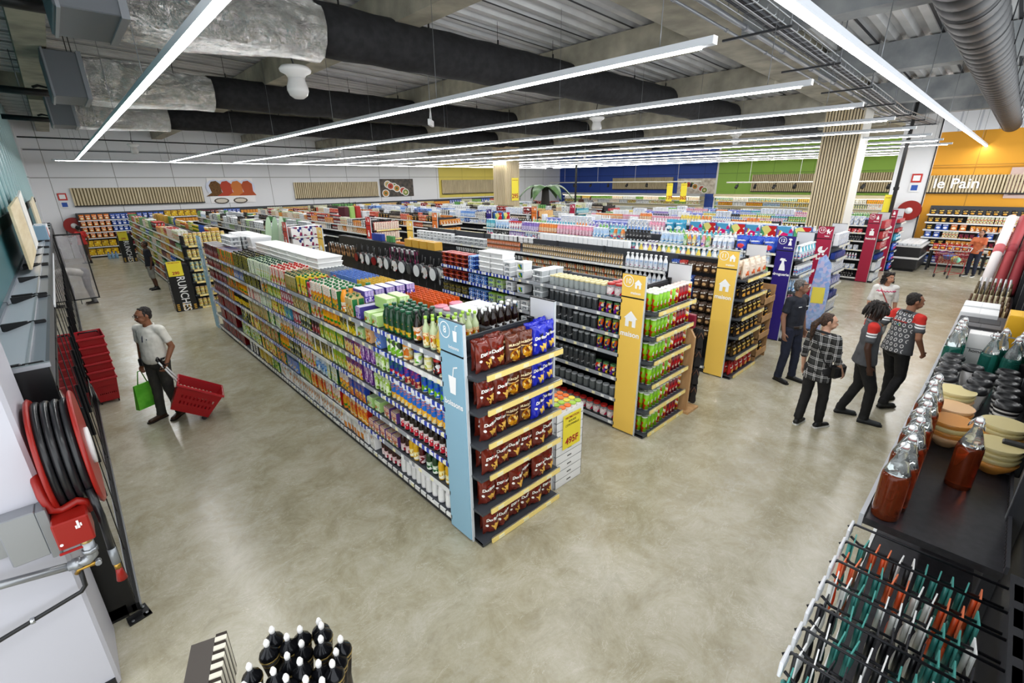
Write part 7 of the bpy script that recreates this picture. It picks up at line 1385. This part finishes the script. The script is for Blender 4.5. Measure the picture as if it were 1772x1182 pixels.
def ex_polo(t,j,k,hp):
    g=MB(); 
    for s in (-1,1): g.tube([hp(s*.033+.023*math.cos(a),.103,.004+.016*math.sin(a)) for a in [q*.5236 for q in range(12)]],.0018,BLACK,5,closed=True); g.tube([hp(s*.056,.1,.008),hp(s*.078,.03,.008),hp(s*.078,-.02,.0)],.0018,BLACK,5)
    g.tube([hp(-.01,.103,.008),hp(.01,.103,.008)],.0018,BLACK,5); obj('glasses',g,t); obj('placket',MB().tube([j['nek']+V((.0,.085,-.04)),j['che']+V((0,.122,.0)),j['che']+V((0,.135,-.06))],.007,mat('1c2440',.7),6),t)
    obj('moustache',MB().cap(hp(-.024,.096,-.047),hp(.024,.096,-.047),.006,.006,HB,6),t); obj('wristwatch',MB().tube([j['Lwri']+V((.031*math.cos(a),.031*math.sin(a),.012)) for a in [q*.5236 for q in range(12)]],.007,BLACK,6,closed=True),t); obj('badge',MB().lathe([(.008,0),(.008,.004)],mat('20304c',.5),8,c=tuple(j['che']+V((-.07,.128,-.02))),axis='y'),t)
    obj('belt_pouch',MB().box(.1,.17,.06,.13,.86,.97,BLACK,.01),t)
person('man in white polo shirt pulling a red basket, green bag in hand',(.52,8.1,0),math.radians(130),1.72,'8a5a40',CW,DKG,LEA,J=dict(Lelb=(-.25,-.06,1.13),Lwri=(-.235,.09,.905),Rwri=(.24,.02,.86),Rank=(.1,.06,.085),Rtoe=(.13,.22,.03),Lank=(-.1,-.06,.085),Ltoe=(-.13,.1,.03)),head=(.35,-.12),build=1.12,hair='short',hairmat=HB,collar=mat('c8c6bc',.8),belt=BLACK,extras=ex_polo,curl=(.75,.8),lip='6a3a30')
bk=basket('red rolling basket tilted behind the man in white polo',(.72,7.76,.17),math.radians(80),arm=True); bk.rotation_euler=(.56,0,math.radians(80))
for o in bk.children:
    if o.name.startswith('telescopic'): o.data=MB().tube([(-.07,.28,.37),(-.06,.6,.58)],.012,WHITE,6).tube([(.07,.28,.37),(.06,.6,.58)],.012,WHITE,6).mesh('telescopic_handle')
    if o.name.startswith('grip'): o.data=MB().tube([(-.06,.5,.515),(-.055,.63,.6),(.055,.63,.6),(.06,.5,.515)],.016,BLACK,6).mesh('grip')
t=thing('shopping_bag','bright green shopping bag hanging beside man in white polo','bag',(.3,8.3,.0),.5); obj('bag_body',MB().add([(-.16,-.04,.18),(.16,-.04,.18),(.16,.04,.18),(-.16,.04,.18),(-.13,-.012,.55),(.13,-.012,.55),(.13,.012,.55),(-.13,.012,.55)],[(3,2,1,0),(4,5,6,7),(0,1,5,4),(1,2,6,5),(2,3,7,6),(3,0,4,7)],noisemat('green bag','4aa81c','6cc838',6,.6,3)),t); obj('handle_strap',MB().tube([(-.07,0,.54),(-.02,0,.74),(.02,0,.74),(.07,0,.54)],.008,mat('3c8a1c',.6),5),t)
def ex_navy(t,j,k,hp):
    obj('sunglasses',MB().box(-.075,.075,.0,.0,0,0,BLACK) if 0 else MB().tube([hp(-.075,-.01,.05),hp(-.06,.08,.055),hp(.06,.08,.055),hp(.075,-.01,.05)],.006,BLACK,5),t); obj('chest_lettering',MB().box(.05,.12,.113,.118,1.33,1.342,WHITE).box(-.12,-.06,.113,.118,1.33,1.342,WHITE),t)
person('man in navy polo shirt and navy trousers standing by sign eleven',(8.45,2.12,0),math.radians(160),1.78,'8a6450',NAVY,NAVT,BLS,J=dict(Lank=(-.14,.04,.085),Ltoe=(-.16,.2,.03),Lkne=(-.12,.05,.5)),head=(-.65,-.05),build=1.06,hair='short',hairmat=noisemat('greying hair','3a3634','6a6662',40,.6,3),collar=mat('141824',.8),belt=mat('2a1c14',.4),extras=ex_navy)
def ex_plaid(t,j,k,hp):
    obj('shoulder_strap',MB().tube([j['Lsho']+V((.05,-.02,.07)),j['che']+V((.0,-.13,.0)),j['spi']+V((.12,-.12,-.05)),V((.2,-.05,.98))*k],.008,BLACK,6),t)
    obj('neck',MB().cap(j['nek'],j['nek']+V((0,0,.02)),.05,.05,mat('d8a890',.6),8),t)
pw=person('woman in black and white plaid shirt with ponytail, seen from behind',(6.95,1.35,0),math.radians(252),1.66,'c89a80',plaid(),BLKT,SNK,J=dict(Rank=(.1,.1,.085),Rtoe=(.13,.25,.03),Rkne=(.1,.09,.5),Lank=(-.1,-.06,.085),Ltoe=(-.12,.09,.03),Relb=(.22,-.02,1.14),Rwri=(.25,.1,.95)),head=(.85,-.1),build=1.05,sleeve=1.35,female=True,tuck=False,hem=.16,hair='pony',hairmat=HBR,extras=ex_plaid,sockc=mat('d8d6d0',.8),collar=mat('26262a',.8))
t=thing('handbag','small black handbag hanging at the hip of the plaid shirt woman','bag',(0,0,0)); t.parent=None; M_=pw.matrix_basis.copy(); t.location=(6.95+.02,1.13,.8); t.rotation_euler=(0,0,math.radians(252)); obj('bag_body',MB().box(-.05,.05,-.11,.11,0,.19,mat('1a1a1c',.35),.03).box(-.055,-.02,-.105,.105,.06,.18,mat('242426',.35),.02),t); obj('buckle',MB().box(-.06,-.05,-.02,.02,.05,.08,STEEL),t); obj('strap',MB().tube([(0,-.1,.17),(.0,-.05,.3),(0,0,.36)],.007,BLACK,5),t)
RP=rings(); RPF=rings(True)
person('man with dreadlocks in grey polo with red shoulders',(7.68,.98,0),math.radians(196),1.76,'4a3024',RPF,BLKT,GRS,J=dict(Rank=(.1,.14,.085),Rtoe=(.12,.3,.03),Rkne=(.1,.14,.5),Lank=(-.1,-.12,.085),Ltoe=(-.12,.03,.03)),head=(.1,-.12),build=1.06,hem=.06,tuck=False,hair='dread',hairmat=HB,collar=mat('8a8c90',.8),lip='3a201c')
def ex_grey(t,j,k,hp):
    m=MB(); 
    obj('red_script',MB().tube([j['che']+V((-.1+.02*i,-.122,.02+.008*(-1)**i)) for i in range(11)],.006,mat('c02a20',.7),5),t); d=MB(); d.ell(j['che']+V((-.02,-.126,-.03)),.011,.006,.011,mat('3cb4c8',.6),8,6); d.ell(j['che']+V((.012,-.126,-.036)),.011,.006,.011,mat('7ab83c',.6),8,6); obj('colour_dots',d,t)
person('man in grey ring-print polo walking away beside the right shelving',(8.5,.75,0),math.radians(238),1.77,'9a6a50',RP,BLKT,GRS,J=dict(Rank=(.1,-.1,.1),Rtoe=(.12,.04,.035),Rkne=(.1,.08,.5),Lank=(-.1,.16,.085),Ltoe=(-.12,.32,.03),Lkne=(-.1,.14,.5),Lelb=(-.27,-.12,1.14),Lwri=(-.3,-.14,.9),Relb=(.27,-.02,1.14),Rwri=(.27,.12,.93)),lean=.14,head=(.5,-.15),build=1.1,hem=.06,tuck=False,hair='short',hairmat=HB,collar=mat('3c3e42',.8),extras=ex_grey,curl=(.9,.9))
def ex_lady(t,j,k,hp):
    obj('pink_embroidery',MB().tube([j['che']+V((.155*math.cos(a),.118*math.sin(a),.035+.01*(-1)**i)) for i,a in enumerate([.2+q*.17 for q in range(17)])],.009,mat('d84878',.7),5),t); obj('bag_strap',MB().tube([j['Rsho']+V((-.03,.0,.07)),j['che']+V((.06,.13,.0)),j['spi']+V((-.05,.14,-.05)),V((-.18,.1,.95))*k],.009,mat('b02a24',.5),6),t); obj('necklace',MB().tube([j['nek']+V((.075*math.cos(a),.07*math.sin(a)+.01,-.03-.03*math.sin(a))) for a in [q*.5236 for q in range(12)]],.006,mat('c84a3c',.5),5,closed=True),t)
person('woman with curly dark hair in white blouse with pink embroidery',(11.2,1.38,0),math.radians(112),1.62,'b88468',noisemat('white blouse','e2e0dc','f0eeea',7,.85,3,bump=.1),noisemat('grey shorts cloth','8e9092','a6a8aa',7,.85,3),(mat('e4e0dc',.5),mat('c8c4c0',.6)),head=(-.4,-.03),build=1.08,sleeve=.95,leg=.62,female=True,tuck=False,hem=.12,hair='curly',hairmat=HB,extras=ex_lady,lip='a03c3c')
person('young man in navy t-shirt and pale shorts in the left aisle',(1.77,19.4,0),math.radians(98),1.62,'5c3c2c',NAVY,KHK,BLS,head=(0,-.1),leg=.62,tuck=False,hem=.06,hair='short',hairmat=HB,vox=.011)
person('person in red shirt and brown shorts by the orange snacks',(.42,28.6,0),math.radians(25),1.7,'6a4634',REDS,noisemat('brown shorts','4a382c','5c4838',7,.85,3),BLS,J=dict(Lelb=(-.3,.12,1.25),Lwri=(-.42,.3,1.3)),leg=.62,tuck=False,hem=.06,hair='short',hairmat=HB,vox=.012)
person('man in white shirt bending into fridge behind the foggy door',(.12,18.35,0),math.radians(95),1.72,'7a5240',CW,noisemat('grey trousers','6a6c70','7c7e82',7,.85,3),(mat('2c2620',.5),mat('c8c0b0',.6)),J=dict(Relb=(.22,.62,.85),Rwri=(.2,.68,.62),Lelb=(-.22,.62,.85),Lwri=(-.2,.68,.62)),bend=1.35,hair='short',hairmat=HB,hem=0,vox=.011)
person('woman in orange top pushing the red shopping cart',(22.6,.62,0),math.radians(70),1.6,'9a6c54',noisemat('orange top','b85a34','d07448',7,.8,3),NAVT,SNK,J=dict(Relb=(.22,.1,1.12),Rwri=(.2,.32,1.02),Lelb=(-.22,.1,1.12),Lwri=(-.2,.32,1.02)),female=True,tuck=False,hem=.06,hair='short',hairmat=HB,vox=.012)
person('grey-haired man in dark t-shirt near the bread shelving',(22.9,.02,0),math.radians(110),1.78,'a07860',mat('26282c',.8),noisemat('grey cloth','5a5c60','6c6e72',7,.85,3),BLS,J=dict(Relb=(.26,.14,1.16),Rwri=(.3,.38,1.12)),hair='short',hairmat=HGR,vox=.012,tuck=False,leg=.62)
person('person in red top at the far right by bread',(23.7,-.2,0),math.radians(200),1.65,'8a6048',REDS,BLKT,BLS,hair='short',hairmat=HB,vox=.014,tuck=False)
person('person in brown top behind the counter before the blue wall',(33.6,26.6,.35),math.radians(140),1.72,'6a4636',mat('5c3a2e',.8),BLKT,BLS,hair='short',hairmat=HB,vox=.014,tuck=False)
person('person in grey top behind counter reaching right',(33.6,25.6,.35),math.radians(100),1.68,'7a543e',mat('8a8c8e',.8),BLKT,BLS,J=dict(Lelb=(-.35,.1,1.3),Lwri=(-.55,.2,1.2)),hair='short',hairmat=HB,vox=.014,tuck=False)
t=thing('service_counter','long service counter with glass case before the blue wall','counter',(32.2,20.5,0)); obj('counter_body',MB().box(0,.7,0,9.5,0,1.0,mat('3c3e42',.4)).box(-.02,.72,-.02,9.52,1.0,1.05,mat('c8c8c6',.3)),t); obj('platform',MB().box(.9,2.2,4,9.5,0,.35,DARK),t); obj('glass_front',MB().box(0,.02,0,9.5,1.05,1.4,mat('c8d4d8',.05,alpha=.35)).box(0,.5,0,9.5,1.4,1.42,mat('d8dcdc',.2)),t)
flush()
